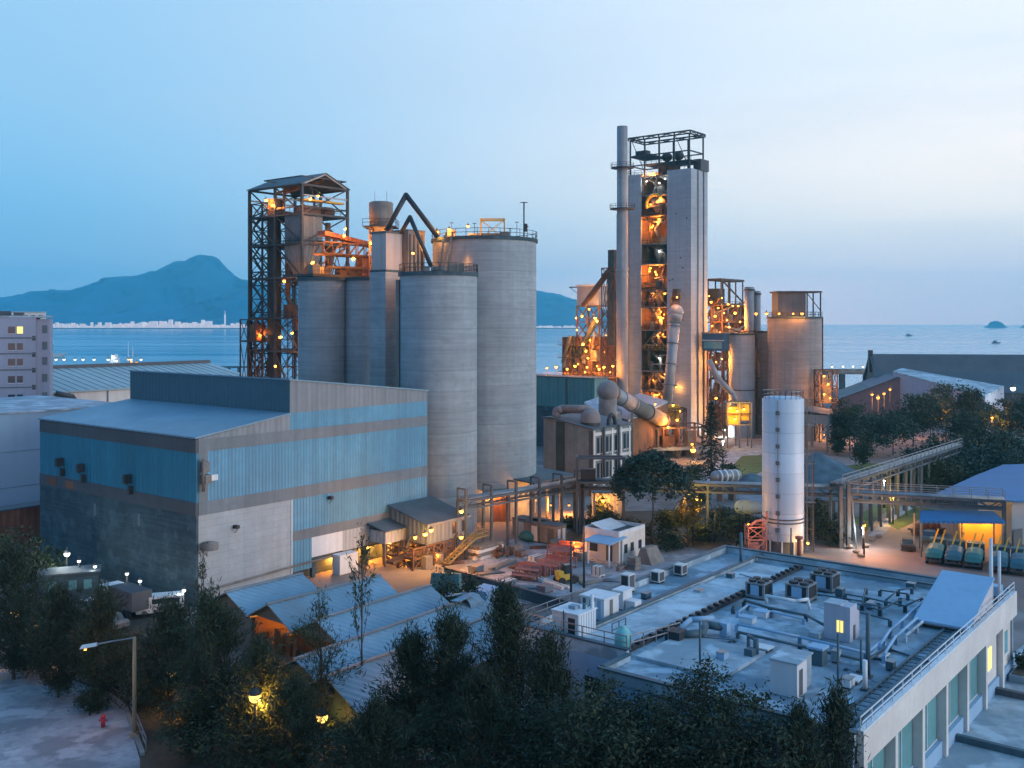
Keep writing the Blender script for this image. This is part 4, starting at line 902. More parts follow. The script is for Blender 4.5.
for k, z in enumerate(zz[:-1]):
    for i in range(5):
        x, y = R3.uniform(1.5, ra-2), R3.uniform(0.8, rb-2); h = R3.uniform(2, 5)
        if R3.random() < 0.45: MB().cbox(x,y,z+0.01*i,R3.uniform(1.2,3),R3.uniform(1,2.5),h).build('machine', M['rsteel' if i%2 else 'dust'], rc)
        else: MB().cyl((x,y,z),(x+R3.uniform(-2,2),y,z+h+1.5),R3.uniform(0.4,1.0)).build('vessel', M['rsteel' if i%2 else 'dust'], rc)
    MB().tube([(0.2,1+k,z+1),(R3.uniform(2,ra-2),0.4,z+R3.uniform(2,5)),(ra-1,1,z+6)],.3,6).build('pipe', M['dust'], rc)
    MB().tube([(0.3,rb-1.5,z+.5),(0.3,R3.uniform(2,rb-3),z+R3.uniform(4,7)),(0.3,.8,z+6.5)],.35,6).build('pipe', M['rsteel'], rc)
MB().cbox(3,rb-3,zz[-1],4,4,4.6).build('motor_house', M['grill'], rc)
for px,py,e,r_ in ((703,303,110,.4),(711,302,160,.4),(709,296,140,.32),(718,308,500,.3),(724,313,800,.34),(728,304,600,.3),(735,313,900,.38),(733,306,500,.28),(727,320,700,.3),(729,327,500,.28),(716,362,800,.34),(722,359,500,.25),(716,398,500,.3),(712,408,600,.3),(711,433,200,.28),(724,430,800,.38),(708,445,200,.3),(740,322,420,.26),(715,316,420,.3),(722,298,300,.26),(738,306,420,.3),(745,318,350,.26),(712,326,300,.24),(720,332,300,.24),(749,325,260,.24)):
    lamp_on(rc, at(px,py,270 if py<330 else 262), e, 'w' if (px,py)==(724,430) else 'o', r_, (0.1,-0.9,-0.3))
bx = gthing('control_cabin', 'blue sided cabin with a pale roof high on the rusty process tower', 'cabin', xy(724, 258, zat(351,258)))
hc_ = zat(334,258)-zat(351,258); la_, lb_ = along(xy(724,258),U,729.5), along(xy(724,258),V,702)
MB().box(0,la_,0,lb_,0,hc_).build('walls', mat('cabin_blue_paint', (0.03,0.11,0.22), 0.6, var=0.15), bx); MB().box(-0.3,la_+.3,-.3,lb_,hc_,hc_+0.4).build('roof', M['pinkd'], bx)
MB().box(-0.03,0,0.6,lb_-0.6,0.6,2.4).build('window', M['glass'], bx); MB().box(-0.2,0,0,lb_,2.6,2.8).build('sunshade', M['white'], bx)
for y in (0.3, lb_-0.3): MB().bar((0.5,y,-bx.location.z),(0.5,y,0),0.4).bar((la_-.5,y,-bx.location.z),(la_-.5,y,0),0.4).build('leg', M['rsteel'], bx)
ch_ = thing('slanting_chute', 'slanting grey chute below the blue cabin', 'chute', (0,0,0))
MB().tube([at(709,360,254),at(718,379,252),at(733,394,251),at(736,402,251)],0.75,10).build('chute_pipe', M['duct'], ch_)
yb = thing('yellow_machine_house', 'yellow lit machine platform at the foot of the slim grey silo', 'machine', xy(737,240), 0)
zy0, zy1 = zat(424,240), zat(402,240)
frame(MB(), -2.7,3,-2,2,[0,zy0,zy1],0.28,0.25,2,1,False).build('steel_frame', M['dust'], yb)
MB().box(-2.4,0.0,-1.6,1.8,zy0,zy1-1).box(0.5,2.6,-1.4,1.8,zy0+1,zy1-0.5).cyl((0.3,-1.2,zy0+1),(0.3,-1.2,zy1),0.5).build('machine', M['yellow'], yb)
MB().box(-3,3.3,-2.2,2.2,(zy0+zy1)/2-.1,(zy0+zy1)/2+.1).build('platform', M['rsteel'], yb)
for px,py in ((730,408),(737,411),(744,409),(735,419)): lamp_on(yb, at(px,py,237), 200, 'y', 0.28, (0,-0.8,-0.2))
sg = silo('slim grey steel silo between the blue cabin and the rust tinged silos', 741.5, 262, 3.4, zat(333,262), railing=False, m='tower'); MB().lathe([(3.43,zat(390,262)),(3.55,zat(390,262)),(3.55,zat(389,262)),(3.43,zat(389,262))],40,smooth=False).build('band', M['dfascia'], sg)
rs = mat('rust_tinged_concrete', (0.315,0.305,0.315), 0.9, var=0.25, scale=0.12, streak=0.5, stain=(0.25,0.19,0.17), stain_amt=0.3, pour=0.4, rings=3.2)
M['rs'] = rs
sb = silo('slimmer of the two rust tinged silos, half hidden to the left of the wide one', 763, 270, 3.6, zat(331,270), railing=False, m='rs')
sm_ = silo('wide rust tinged concrete silo with a dark head house on its roof', 794.5, 258, 6.75, zat(316.5,251.5), m='rs')
zt3 = zat(316.5,251.5)
MB().box(-5.2,1.9,-3.5,2.5,zt3,zat(292.5,254)).build('head_house', mat('dark_head_house', (0.10,0.105,0.125), 0.8, var=0.2, scale=0.3, streak=0.4), sm_)
MB().box(-5.7,5.9,-4,3,zat(292.5,254),zat(291,254)).build('head_roof', M['steel'], sm_)
b = MB()
for x in (2.2,5.6): b.bar((x,-3.6,zt3),(x,-3.6,zat(292.5,254)),0.3); b.bar((x,2.6,zt3),(x,2.6,zat(292.5,254)),0.3)
b.bar((2.2,-3.6,zat(292.5,254)-.2),(5.6,-3.6,zt3+1.5),0.2); b.build('canopy_frame', M['steel'], sm_)
b = MB(); ladder(b, (-7.0,-1.5), 2, zt3, (1,0), 0.9); b.build('ladder', M['steel'], sm_)
for px in (756,766.5,779,793,802):
    lamp_on(sm_, at(px,313.5,250.8), 190, 'o', 0.38, (0,-0.8,-0.5))
MB().bar((6.9,-1,zt3),(7.0,-1,2),0.3).build('downpipe', M['rsteel'], sm_)
for px,py,r_ in ((749.5,287,1.3),(757.5,291,0.85)):
    t_ = thing('vent_stack', 'broader grey vent stack left of the dark head house' if px<755 else 'narrower grey vent stack left of the dark head house', 'vent', xy(px,268))
    MB().lathe([(r_,zat(331,268)-3),(r_,zat(py,268)),(r_-.15,zat(py,268)),(r_-.15,zat(py,268)-1)],18).build('stack_pipe', M['duct'], t_)
    MB().lathe([(r_+.02,zat(py,268)-1.0),(r_+.2,zat(py,268)-1.0),(r_+.2,zat(py,268)-.6),(r_+.02,zat(py,268)-.6)],18,smooth=False).build('collar', M['steel'], t_)
    frame(MB(), -r_-.3,r_+.3,-r_-.3,r_+.3,[0,15,zat(331,268)],0.3,0.25).build('support_frame', M['rsteel'], t_)
# filter rack right of the wide silo
rr_ = thing('filter_rack', 'narrow orange lit steel rack at the right side of the wide rust tinged silo', 'rack', xy(826,250), 0)
frame(MB(), -2.2,2.2,-2,2,[0,zat(418,250),zat(402,250),zat(386,250),zat(370,250)],0.25,0.22,1,1,True,0.14).build('steel_frame', M['rsteel'], rr_)
MB().cbox(0,0,zat(402,250),2,2,4).cbox(-0.6,0,zat(386,250),1.2,1.6,3).cyl((0.9,0,zat(402,250)),(0.9,0,zat(372,250)),0.5).build('machine', M['dust'], rr_)
for px,py in ((824,376),(828,384),(824,394),(830,398)): lamp_on(rr_, at(px,py,246.8), 260, 'o', 0.3, (0,-0.7,-0.4))
lh = gthing('low_grey_shed', 'low grey shed on posts beneath the orange lit steel rack', 'shed', xy(826,231))
MB().slab((-1,-1,zat(414,231)),(9,-1,zat(414,231)),(9,7,zat(410,231)),(-1,7,zat(410,231)),0.2).build('roof', M['roofd'], lh)
MB().box(-0.8,8.5,-0.8,6.8,zat(424,231),zat(414,231)-.25).build('walls', M['greyc'], lh)
for x in (-0.6,4,8.2):
    for y in (-0.6,6.5): MB().box(x-.2,x+.2,y-.2,y+.2,0,zat(424,231)).build('leg', M['dust'], lh)
lamp_on(lh, gnd(823,440)+Vector((0,-1,1.5)), 200, 'o', 0.22); lamp_on(lh, gnd(846,441)+Vector((0,-3,2.2)), 260, 'o', 0.3)

# ------------------------------------------------------------------ white tank with pipework
wt = thing('white_tank', 'tall slim white storage tank with ladders and pipes on a skirt', 'tank', xy(783, 131))
tr = 2.66; zt4 = zat(400.5,128.3)
MB().lathe([(tr,1.7),(tr,zt4),(tr-0.25,zt4+0.25),(0.01,zt4+0.4)],48).build('tank_shell', M['tank'], wt)
MB().lathe([(tr-0.3,0),(tr-0.3,1.7)],40).build('skirt', M['dust'], wt)
for z in (4.0,4.45): MB().lathe([(tr+.01,z),(tr+.12,z),(tr+.12,z+.15),(tr+.01,z+.15)],48,smooth=False).build('band', M['dfascia'], wt)
n=22; rail(MB(), [((tr-.1)*cos(2*pi*i/n),(tr-.1)*sin(2*pi*i/n),zt4+.1) for i in range(n+1)],1.0,0.9,0.05).build('top_railing', M['gsteel'], wt)
for i in range(8): MB().cbox(-1.35,-tr+0.28,3.0+i*2.15,0.42,0.35,0.5).build('pipe_clip', M['dfascia'], wt)
MB().bar((-1.35,-tr+0.2,1.5),(-1.35,-tr+0.2,zt4),0.09).build('level_pipe', M['gsteel'], wt)
b = MB(); ladder(b, (tr+0.35,-0.6), 0.3, zt4, (0.2,1), 0.6); frame(b, tr+.15, tr+.95, -1.0,-0.2,[0.2,3,6,9,12,15,zt4], 0.07,0.06,1,1,False); b.build('ladder', M['dust'], wt)
MB().bar((tr+1.2,-.5,0),(tr+1.2,-.5,12),0.12).build('riser_pipe', M['rsteel'], wt)
for z in (6.5,11.5,16.5): MB().box(tr-.1,tr+1.3,-1.2,0.1,z,z+.08).build('landing', M['dust'], wt)
for k in range(10): a = 2*pi*k/10; MB().bar(((tr-.1)*cos(a),(tr-.1)*sin(a),0),((tr-.1)*cos(a),(tr-.1)*sin(a),1.75),0.2).build('leg', M['white'], wt)
lamp_on(wt, at(808,543,127.5), 110, 'y', 0.16, (-0.3,-0.4,-0.2))
rp = thing('red_pump_unit', 'salmon red pump unit and pipework at the left foot of the white tank', 'pump', xy(757.5, 128.5))
b = MB(); frame(b,-1.4,0.9,-1,1,[0.1,2.2,3.8],0.14,0.14,1,1,True,0.09); b.cbox(-0.5,0,0.1,1.2,1.2,1.5); b.tube([(0.6,0,3.8),(1.3,0.3,4.6),(1.3,0.3,5.6)],0.2,8); b.tube([(-1,0,3.8),(-0.2,0,4.4),(0.9,0,4.6)],0.18,8); b.build('pipework', mat('salmon_paint',(0.50,0.20,0.15),0.7,var=0.25), rp)
lamp_on(rp, at(748,536,126.3)+Vector((0,0,1.5)), 130, 'o', 0.14, (0.5,-0.5,0))
MB().cyl((4.7,-2.2,0.2),(4.7,-2.2,2.6),0.25).cyl((4.7,-2.2,2.6),(4.7,-2.2,2.9),0.5).build('valve', M['red'], rp)

# ------------------------------------------------------------------ pipe racks
def rack(name, label, A, B, z, step, legz=0.0, wd=1.6, posts=True, tall=True, m='rackm', top=0.0):
    A, B = Vector((A.x,A.y,0)), Vector((B.x,B.y,0)); L = (B-A).length; a = atan2(B.y-A.y, B.x-A.x)
    t = thing(name, label, 'pipe rack', A, a)
    b = MB()
    for y in (0, wd):
        b.bar((0,y,z),(L,y,z),0.30); b.bar((0,y,z-1.0),(L,y,z-1.0),0.24)
        n = int(L/1.6)
        for i in range(n): b.bar((L*i/n,y,z-1.0 if i%2 else z),(L*(i+1)/n,y,z if i%2 else z-1.0),0.09)
    for i in range(int(L/2.2)+1): x = min(L, i*2.2); b.bar((x,0,z),(x,wd,z),0.12)
    b.build('truss', M[m], t)
    b = MB()
    for k in range(4): b.cyl((0,0.25+k*0.37,z+0.22),(L,0.25+k*0.37,z+0.22),0.13+0.05*(k%2),None,8)
    b.build('pipes', M['gsteel'], t)
    n = max(1, int(round(L/step)))
    for i in range(n+1):
        x = L*i/n
        for y in (0, wd): MB().bar((x,y,legz),(x,y,z+(top if y == 0 else 0)),0.30).build('leg', M[m], t)
        if top: MB().bar((x,0,z+top),(x,wd,z+top*0.0+top),0.2).bar((x,wd,z),(x,wd,z+top),0.2).build('portal', M[m], t)
    return t
rack('pipe_rack', 'pipe rack with portal frames between the round silos and the old concrete building', xy(466,126.5), xy(583,142), 7.3, 4.6, top=1.5)
rack('pipe_rack', 'long pipe rack passing behind the white tank to the steel corner post', xy(580,141.5), xy(841,135.5), 7.4, 18)
t = rack('pipe_rack', 'pipe rack with a handrail in front of the blue canopy on the right', xy(842,134), xy(1005,128), 7.0, 10.5)
b = MB(); L_ = (xy(1005,128)-xy(842,134)).length; rail(b, [(0,-.1,7.2),(L_,-.1,7.2)],1.2,1.9,0.08); rail(b, [(0,1.7,7.2),(L_,1.7,7.2)],1.2,1.9,0.08); b.build('railing', M['gsteel'], t)
t = rack('pipe_bridge', 'pipe bridge with handrails rising away towards the dark trees on the right', xy(842,135), xy(962,178), 8.0, 3.8)
L_ = (xy(962,178)-xy(842,135)).length; b = MB(); rail(b, [(0,0,8.2),(L_,0,8.2)],1.1,2.0,0.09); b.build('railing', M['gsteel'], t)
t['category'] = 'pipe bridge'
cp = thing('corner_post', 'thick steel post pair where the pipe racks meet right of the white tank', 'post', xy(844.5,132.5))
MB().bar((-.5,0,0),(-.5,0,8.2),0.45).bar((.55,0,0),(.55,0,8.6),0.5).bar((1.6,0,0),(0.9,0,7.0),0.2).build('column', M['rackm'], cp)
pf = thing('portal_frame', 'grey box shaped portal frame in front of the old concrete building', 'frame', xy(577,139.5), radians(-4))
frame(MB(), 0,6.5,0,2.2,[0,7.6,11.0],0.3,0.3,1,1,False).build('steel_frame', M['rackm'], pf); MB().box(0.5,2.6,0.4,1.8,7.7,9.4).build('cable_box', M['grill'], pf)

t = thing('added_dark_lean_to', 'dark lean-to added for the shaded space under the pipe rack right of the white tank', 'shed', xy(806,141), 0)  # dark shed added to stand for the shaded space under the rack
MB().slab((0,-2,5.2),(5.0,-2,5.2),(5.0,3,5.6),(0,3,5.6),.2).build('roof', M['roofd'], t); MB().box(0,5,2.6,2.9,0,5.2).box(0,.2,-2,2.6,0,5.2).build('walls', M['coping'], t)
for x in (.15,2.5,4.85): MB().bar((x,-1.8,0),(x,-1.8,5),.2).build('post', M['rackm'], t)
# orange lit bays behind the rack, between silo and old building
bay = gthing('open_bay', 'open sheet roofed bay glowing orange between the tallest silo and the old concrete building', 'shed', xy(541,152))
MB().slab((-3,-1,6.0),(8,-1,6.0),(8,8,6.6),(-3,8,6.6),0.2).build('roof', M['roofd'], bay)
MB().box(-3,8,7.5,7.8,0,6.2).build('back_wall', M['palec'], bay)
for x in (-2.8,0.5,4,7.8): MB().bar((x,-.8,0),(x,-.8,6),0.3).build('post', M['dust'], bay)
for P,e in ((at(551,505,151),600),(at(535,500,150),260),(at(569,505,155),500)): lamp_on(bay, P, e, 'o', 0.24, (0,0.7,-0.3))
t = thing('lit_doorway', 'yellow lit doorway shed behind the rack left of the umbrella shaped tree', 'shed', xy(605,150))
MB().box(-2,2.5,0,0.3,0,5).box(-2,-1.7,-3,0,0,5).build('walls', M['palec'], t); MB().slab((-2.2,-3.2,5),(2.7,-3.2,5),(2.7,0.4,5.4),(-2.2,0.4,5.4),0.15).build('roof', M['roofd'], t)
lamp_on(t, at(603,500,148.5), 380, 'o', 0.25, (0,-0.2,-0.5))

# ------------------------------------------------------------------ middle yard: steel, containers, white house
def cabinet_row(label, px, Y, n, m):
    t = gthing('site_container', label, 'container', xy(px,Y))
    MB().box(0,2.4,0,n,0.15,2.5).build('body', m, t); MB().box(-.06,2.46,-.06,n+.06,2.5,2.62).build('roof', M['roofd'], t)
    for i in range(2): MB().box(-.03,0,0.4+i*(n/2),0.4+i*(n/2)+1.0,0.2,2.2).build('door', M['whitew'] if i else M['dfascia'], t)
    for i in range(2): MB().box(0.4+i*1.1,1.0+i*1.1,-.03,0,0.3,2.1).build('panel', M['white'], t)
    return t
cabinet_row('dusty grey site container beside the orange bay, nearer the white house', 556, 134, 5.5, M['dust'])
cabinet_row('dark grey site container left of the dusty one, below the tallest silo', 541, 137, 5.0, M['fascia'])
t = thing('tarpaulin_heap', 'teal tarpaulin heap beside the dusty containers', 'heap', gnd(530,540))
MB().ball((0,0,0.6),1.5,10,6,0.6).ball((1.3,0.5,0.4),1.1,9,5,0.6).build('sheet', M['teal'], t)
for k,(px,py,lab) in enumerate(((549,571,'long heap of red oxide steel frames on the pale yard'),(531,577,'short heap of dark red steel frames left of the long red heap'),(566,556,'dull red steel frames stacked behind the long red heap'))):
    t = thing('frame_stack', lab, 'steel stack', gnd(px,py), PHI if k==0 else PHI+0.2)
    r_ = random.Random(k); n_ = (9,4,5)[k]
    for i in range(n_):
        b = MB(); x=-n_*0.42+i*0.9; h=r_.uniform(0.7,1.7)
        for z in (0.05,h): b.bar((x,-1.6,z),(x,1.6,z),0.14)
        for y in (-1.6,-0.5,0.5,1.6): b.bar((x,y,0),(x,y,h),0.12)
        b.slab((x-.4,-1.5,h*.7),(x+.3,-1.5,h*.9),(x+.3,1.5,h*.9),(x-.4,1.5,h*.7),0.12)
        b.build('steel_frame', M['pinks'] if (i+k)%3 else M['red'], t)
t = thing('timber_stack', 'stack of long grey timbers leaning by the foot of the silos', 'timber stack', gnd(483,556), PHI)
r_ = random.Random(2)
for i in range(4):
    b = MB()
    for j in range(6): y=-1.2+j*0.42; b.box(-2.2+r_.uniform(-.4,.4),2.4+r_.uniform(-.4,.4),y,y+0.34,i*0.42,i*0.42+0.36)
    b.build('timber_layer', M['dust'] if i%2 else M['whitew'], t)
t = thing('scrap_heap', 'heap of rusty scrap parts to the right of the grey timbers', 'scrap heap', gnd(499,556))
b = MB()
for i in range(22): a=r_.uniform(0,6.3); q=r_.uniform(0,1.6); b.cyl((q*cos(a),q*sin(a),r_.uniform(0,.4)),(q*cos(a)+r_.uniform(-.8,.8),q*sin(a)+r_.uniform(-.8,.8),r_.uniform(.2,1.2)),r_.uniform(.08,.3))
b.build('scrap', M['rsteel'], t)
for k,(p0,p1,lab) in enumerate((((525,573),(482,590),'lowest long beam lying across the pale yard'),((563,590),(520,574),'long pale beam lying on the yard pointing at the small loader'),((510,562),(490,571),'short dark beam lying between the timbers and the red frames'))):
    a_, c_ = gnd(*p0), gnd(*p1); b = MB().bar(a_+Vector((0,0,.2)),c_+Vector((0,0,.2)),0.35).bar(a_+Vector((.7,.3,.2)),c_+Vector((.6,.3,.2)),0.25)
    tag(b.build('steel_beam', M['whitew'] if k==1 else M['dust']), lab, 'beam')
ld = thing('small_loader', 'small yellow wheel loader parked in front of the red frames', 'loader', gnd(566,583), radians(30))
MB().cbox(-0.4,0,0.45,1.5,1.0,0.7).cbox(-0.9,0,1.1,0.7,0.9,0.4).build('body', M['yellow'], ld); MB().cbox(0.1,0,1.15,0.8,0.9,1.0).build('cab', M['dglass'], ld)
MB().cbox(1.6,0,0.1,0.5,1.3,0.6).bar((0.4,-.4,0.8),(1.5,-.4,0.4),0.14).bar((0.4,.4,0.8),(1.5,.4,0.4),0.14).build('bucket', M['dust'], ld)
for x in (-0.9,0.7):
    for y in (-0.6,0.6): MB().cyl((x,y-.15,0.42),(x,y+.15,0.42),0.42,None,14).build('wheel', M['black'], ld)
for k,(px,py,w_,h_,mm,lab) in enumerate(((515,552,1.6,.9,'dust','grey crate on the yard between the scrap heap and the dusty containers'),(521,556,1.2,.7,'rsteel','rusty crate beside the grey one on the yard'),(536,560,2.0,.6,'whitew','pale pallet stack in front of the teal tarpaulin heap'),(557,548,1.4,1.1,'fascia','dark crate behind the red frames, before the containers'),(580,560,1.2,1.0,'dust','grey box between the red frames and the small canopy'),(508,584,1.8,.5,'whitew','low pale pallet stack on the near part of the yard'),(545,592,1.5,.8,'pinks','small red oxide crate between the long beams and the yard wall'),(476,572,1.4,.8,'dust','grey box near the left end of the yard wall'),(598,576,1.0,1.2,'whitew','white drum box beside the small canopy post'))):
    t = gthing('crate', lab, 'crate', gnd(px,py)); b = MB().box(-w_/2,w_/2,-.6,.6,.12,h_)
    for q in (-.45,.45): b.box(q*w_-.1,q*w_+.1,-.6,.6,0,.12)
    b.build('crate_body', M[mm], t)
    b = MB()
    for q in range(3): b.box(-w_/2-.03,w_/2+.03,-.63+.55*q,-.5+.55*q,h_*.2,h_+.03)
    b.build('straps', M['fascia'], t)
for k,(px,py,L_,rz_,mm,lab) in enumerate(((487,574,4.2,.4,'dust','thin grey pipes lying near the left end of the yard wall'),(516,566,3.4,1.2,'rsteel','rusty pipes lying left of the dark red frames'),(540,548,3.0,.2,'rsteel','rusty bars lying in front of the dusty containers'),(590,583,3.2,.7,'dust','grey pipes lying between the thin dark poles and the small canopy'),(612,581,2.4,-.3,'fascia','dark bars lying in front of the white house canopy'),(526,588,3.6,-.2,'fascia','dark bars lying near the lowest long beam on the yard'),(452,564,3.0,.5,'rsteel','rusty bars lying at the foot of the yellow stairs'))):
    t = thing('pipe_bundle', lab, 'pipes', gnd(px,py), rz_)
    for q in range(4): MB().cyl((-L_/2+.1*q,q*.26-.4,.11),(L_/2-.15*q,q*.26-.38,.11),.11,None,7).build('pipe', M[mm], t)
# low yard wall
a_, c_ = gnd(444,577), gnd(566,612)
t = thing('yard_wall', 'low dark yard wall between the sheds and the pale yard', 'wall', a_, atan2(c_.y-a_.y,c_.x-a_.x)); MB().box(0,(c_-a_).length,0,0.3,0,1.1).build('masonry', M['dconc'], t); MB().box(-.05,(c_-a_).length+.05,-.06,0.36,1.1,1.2).build('coping', M['dfascia'], t)
# white house with parapet, canopy
Cw = xy(619, 124.3)
wa, wb = along(Cw,U,645), along(Cw,V,583)
wh = gthing('white_house', 'small flat roofed white house with a parapet in the yard', 'house', Cw)
zw1 = zat(532,124.3)
MB().box(0,wa,0,wb,0,zw1-0.5).build('walls', M['whitew'], wh)
MB().box(0,wa,0,0.2,zw1-.5,zw1).box(0,wa,wb-.2,wb,zw1-.5,zw1).box(0,0.2,0.2,wb-.2,zw1-.5,zw1).box(wa-.2,wa,0.2,wb-.2,zw1-.5,zw1).build('parapet', M['white'], wh)
MB().box(0.2,wa-.2,0.2,wb-.2,zw1-.5,zw1-.4).build('roof', M['roofd'], wh); MB().slab((1,wb*.45,zw1-.38),(wa-.6,wb*.45,zw1-.38),(wa-.6,wb*.9,zw1+.35),(1,wb*.9,zw1+.35),0.1).build('roof_lid', M['white'], wh)
for x in (1.2,2.7,4.6):
    wn = MB().box(x,x+.75,-.03,0,1.0,2.1).build('window', M['dglass'], wh); MB().box(x-.1,x+.85,-.10,-.031,0.9,1.0).build('sill', M['whitew'], wn)
MB().box(-.03,0,1.0,1.9,0.1,2.1).build('door', M['dfascia'], wh); MB().box(-.03,0,3.2,4.4,1.0,2.1).build('window', M['dglass'], wh)
Cc = gnd(609.5,568)
cn_ = gthing('small_canopy', 'open canopy with a pale blue roof at the left end of the white house', 'canopy', Cc)
for x,y in ((0.2,0.2),(0.2,3.3),(3.2,0.2),(3.2,3.3)): MB().bar((x,y,0),(x,y,2.9),0.16).build('post', M['white'], cn_)
MB().slab((-.3,-.3,2.95),(3.6,-.3,3.25),(3.6,3.8,3.25),(-.3,3.8,2.95),0.14).build('roof', M['paleb'], cn_)
lamp_on(cn_, gnd(574,556)+Vector((0,0,1.8)), 420, 'o', 0.2); 
for k,(px,py,lab) in enumerate(((622,570,'small dark bench of flower pots under the white house windows'),(634,569,'pale crate stack at the right corner of the white house'))):
    t = thing('pot_bench' if k==0 else 'crate_stack', lab, 'bench' if k==0 else 'crates', gnd(px,py), PHI)
    b = MB()
    if k==0:
        b.box(-1,1,-.3,.3,.45,.55); 
        for x in (-.9,.9): b.box(x-.05,x+.05,-.25,.25,0,.45)
        for x in (-.7,-.1,.5): b.cyl((x,0,.55),(x,0,.9),.14,.2)
    else:
        for i in range(3): b.box(-.7+i*.05,.7-i*.1,-.6,.6,i*.5,i*.5+.46)
    b.build('bench_body' if k==0 else 'crate_body', M['dust'], t)
vc = gthing('low_shelter', 'low dusty tarpaulin shelter against the right wall of the white house', 'shelter', gnd(650,562))
MB().hexa([(-1.6,-1.2,0),(1.6,-1.2,0),(1.6,1.2,0),(-1.6,1.2,0)],[(-1.3,-.2,1.9),(1.3,-.2,1.9),(1.3,.6,1.9),(-1.3,.6,1.9)]).build('sheet', M['dust'], vc)
for k,(px,py,Y,L_,lab) in enumerate(((726,476,168,4.2,'white banded horizontal cylinder tank by the small lawn'),(757,507,139,4.4,'pale blue horizontal tank behind the shrubs left of the white tank'))):
    t = thing('cylinder_tank', lab, 'tank', xy(px,Y), radians(25) if k==0 else 0)
    zc_ = zat(py,Y); b = MB().cyl((-L_/2,0,zc_),(L_/2,0,zc_),1.0,None,20); b.ball((-L_/2,0,zc_),0.98,14,8).ball((L_/2,0,zc_),0.98,14,8); b.build('tank_shell', M['paleb'] if k else M['gsteel'], t)
    if k==0:
        for i in range(4): MB().cyl((-L_/2+.5+i*1.1,0,zc_),(-L_/2+.8+i*1.1,0,zc_),1.03,None,20).build('band', M['white'], t)
    for x in (-1.2,1.2): MB().box(x-.2,x+.2,-.8,.8,0,zc_-.7).build('saddle', M['dust'], t)
# yard lamp posts and poles
def lamp_pole(label, base, h, kind=None, e=0, arm=0.0, m='steel', r=0.22, off=(0,-0.5,-0.5), cat='lamp post', wd=0.14):
    t = thing('lamp_post' if cat=='lamp post' else 'pole', label, cat, base)
    MB().cyl((0,0,0),(0,0,h),wd,wd*0.6,8).bar((0,0,h),(arm,0,h+abs(arm)*0.15),0.09).build('post', M[m], t)
    if cat == 'pole': MB().bar((-.3,0,h-.3),(.3,0,h-.3),.08).build('cross_arm', M[m], t)
    if kind: lamp_on(t, Vector(base)+Vector((arm,0,h-.15)), e, kind, r, off)
    return t
lamp_pole('pale lamp post standing in front of the orange lit round tree', gnd(693,546), 6.4, 'y', 900, 0.5, r=0.2, off=(-0.8,1.2,-0.3))
lamp_pole('grey post under the long pipe rack left of the shrubs', gnd(715,542), 4.4, cat='pole')
lamp_pole('lamp post beside the yard with a small white lamp right of the steel corner post', gnd(863,549), 3.0, 'w', 420, 0, r=0.2)
lamp_pole('small lit white lamp post below the pipe bridge with handrails', gnd(884,508), 4.6, 'w', 260, 0, r=0.17)
lamp_pole('tall thin dark pole between the red frames and the small canopy', gnd(584,588), 7.5, cat='pole')
lamp_pole('shorter thin dark pole left of the tall one beside the small canopy', gnd(571,592), 5.8, cat='pole')
lamp_pole('white lamp on a post right of the conifer, below the slim grey silo', gnd(723,470), 6, 'w', 300, 0, r=0.25)
lamp_pole('sodium lamp on a tall post over the dark trees before the pale roofed store', xy(933,255), zat(411,255), 'o', 2200, 0, r=0.7, off=(0,-2.2,0.0))
lamp_pole('sodium lamp on a shorter post to the right within the dark trees', xy(992,240), zat(417,240), 'o', 900, 0, r=0.35, off=(0,-1.2,-0.5))
for px,py,lab,Y in ((878,397,'largest sodium lamp of the trio over the trees left of the pale roofed store',262),(884,393,'lamp on the right of the trio over the trees beside the store',262),(872,394,'lamp on the left of the trio over the trees beside the store',262),(890,389,'highest sodium lamp, on a thin post right of the trio of lamps',268)):
    lamp_pole(lab, xy(px,Y), zat(py,Y), 'o', 700, 0, r=0.62 if px==878 else 0.36, off=(0,-2.0,0.1))
lamp_pole('bright white floodlight on a post in front of the long dark shed', xy(1013,275), zat(388,275), 'w', 900, 0, r=0.7, off=(0,-2.4,0.0))

# ------------------------------------------------------------------ right side: stores, canopy, trucks
Cl = xy(882, 330)
ls = thing('long_shed', 'long dark sheeted store by the water with a level ridge', 'shed', Cl, radians(-9))
zq0, zq1 = zat(356,335), zat(382,330)
MB().prism([(0,0),(30,0),(30,zq1-2),(19,zq0),(17,zq0),(0,zq1-3)], 0, 95, 'x').build('walls', M['dfascia'], ls)
MB().slab((-.8,-.6,zq1-3),(95.5,-.6,zq1-3),(95.5,18,zq0+.3),(-.8,18,zq0+.3),0.3).build('front_roof', mat('slate_roof_sheet',(0.065,0.085,0.11),0.7,var=0.15,scale=0.05,corr=1.5), ls)
MB().slab((-.8,18,zq0+.3),(95.5,18,zq0+.3),(95.5,30.6,zq1-2),(-.8,30.6,zq1-2),0.3).build('rear_roof', M['roofd'], ls)
MB().box(-.9,0.4,17,19,zq0-6,zq0+1.6).build('gable_vent', M['steel'], ls)
sr = thing('pale_roofed_store', 'store with a pale sloping roof in front of the long dark shed', 'store', (0,0,0))
q = [at(889,378,312), at(1004,397,272), at(996,394,262)+Vector((0,0,-3.2)), at(903,380,296)+Vector((0,0,-0.6))]
rd = [at(893,371,318), at(902,368,322), at(1004,386,290), at(985,396,268)]
MB().slab(rd[0],rd[3],rd[2],rd[1],0.4).build('roof', M['deckp'], sr)
MB().hexa([Vector((v.x,v.y,0)) for v in (rd[0],rd[3],rd[2],rd[1])],[v-Vector((0,0,0.5)) for v in (rd[0],rd[3],rd[2],rd[1])]).build('walls', M['lilac'], sr)
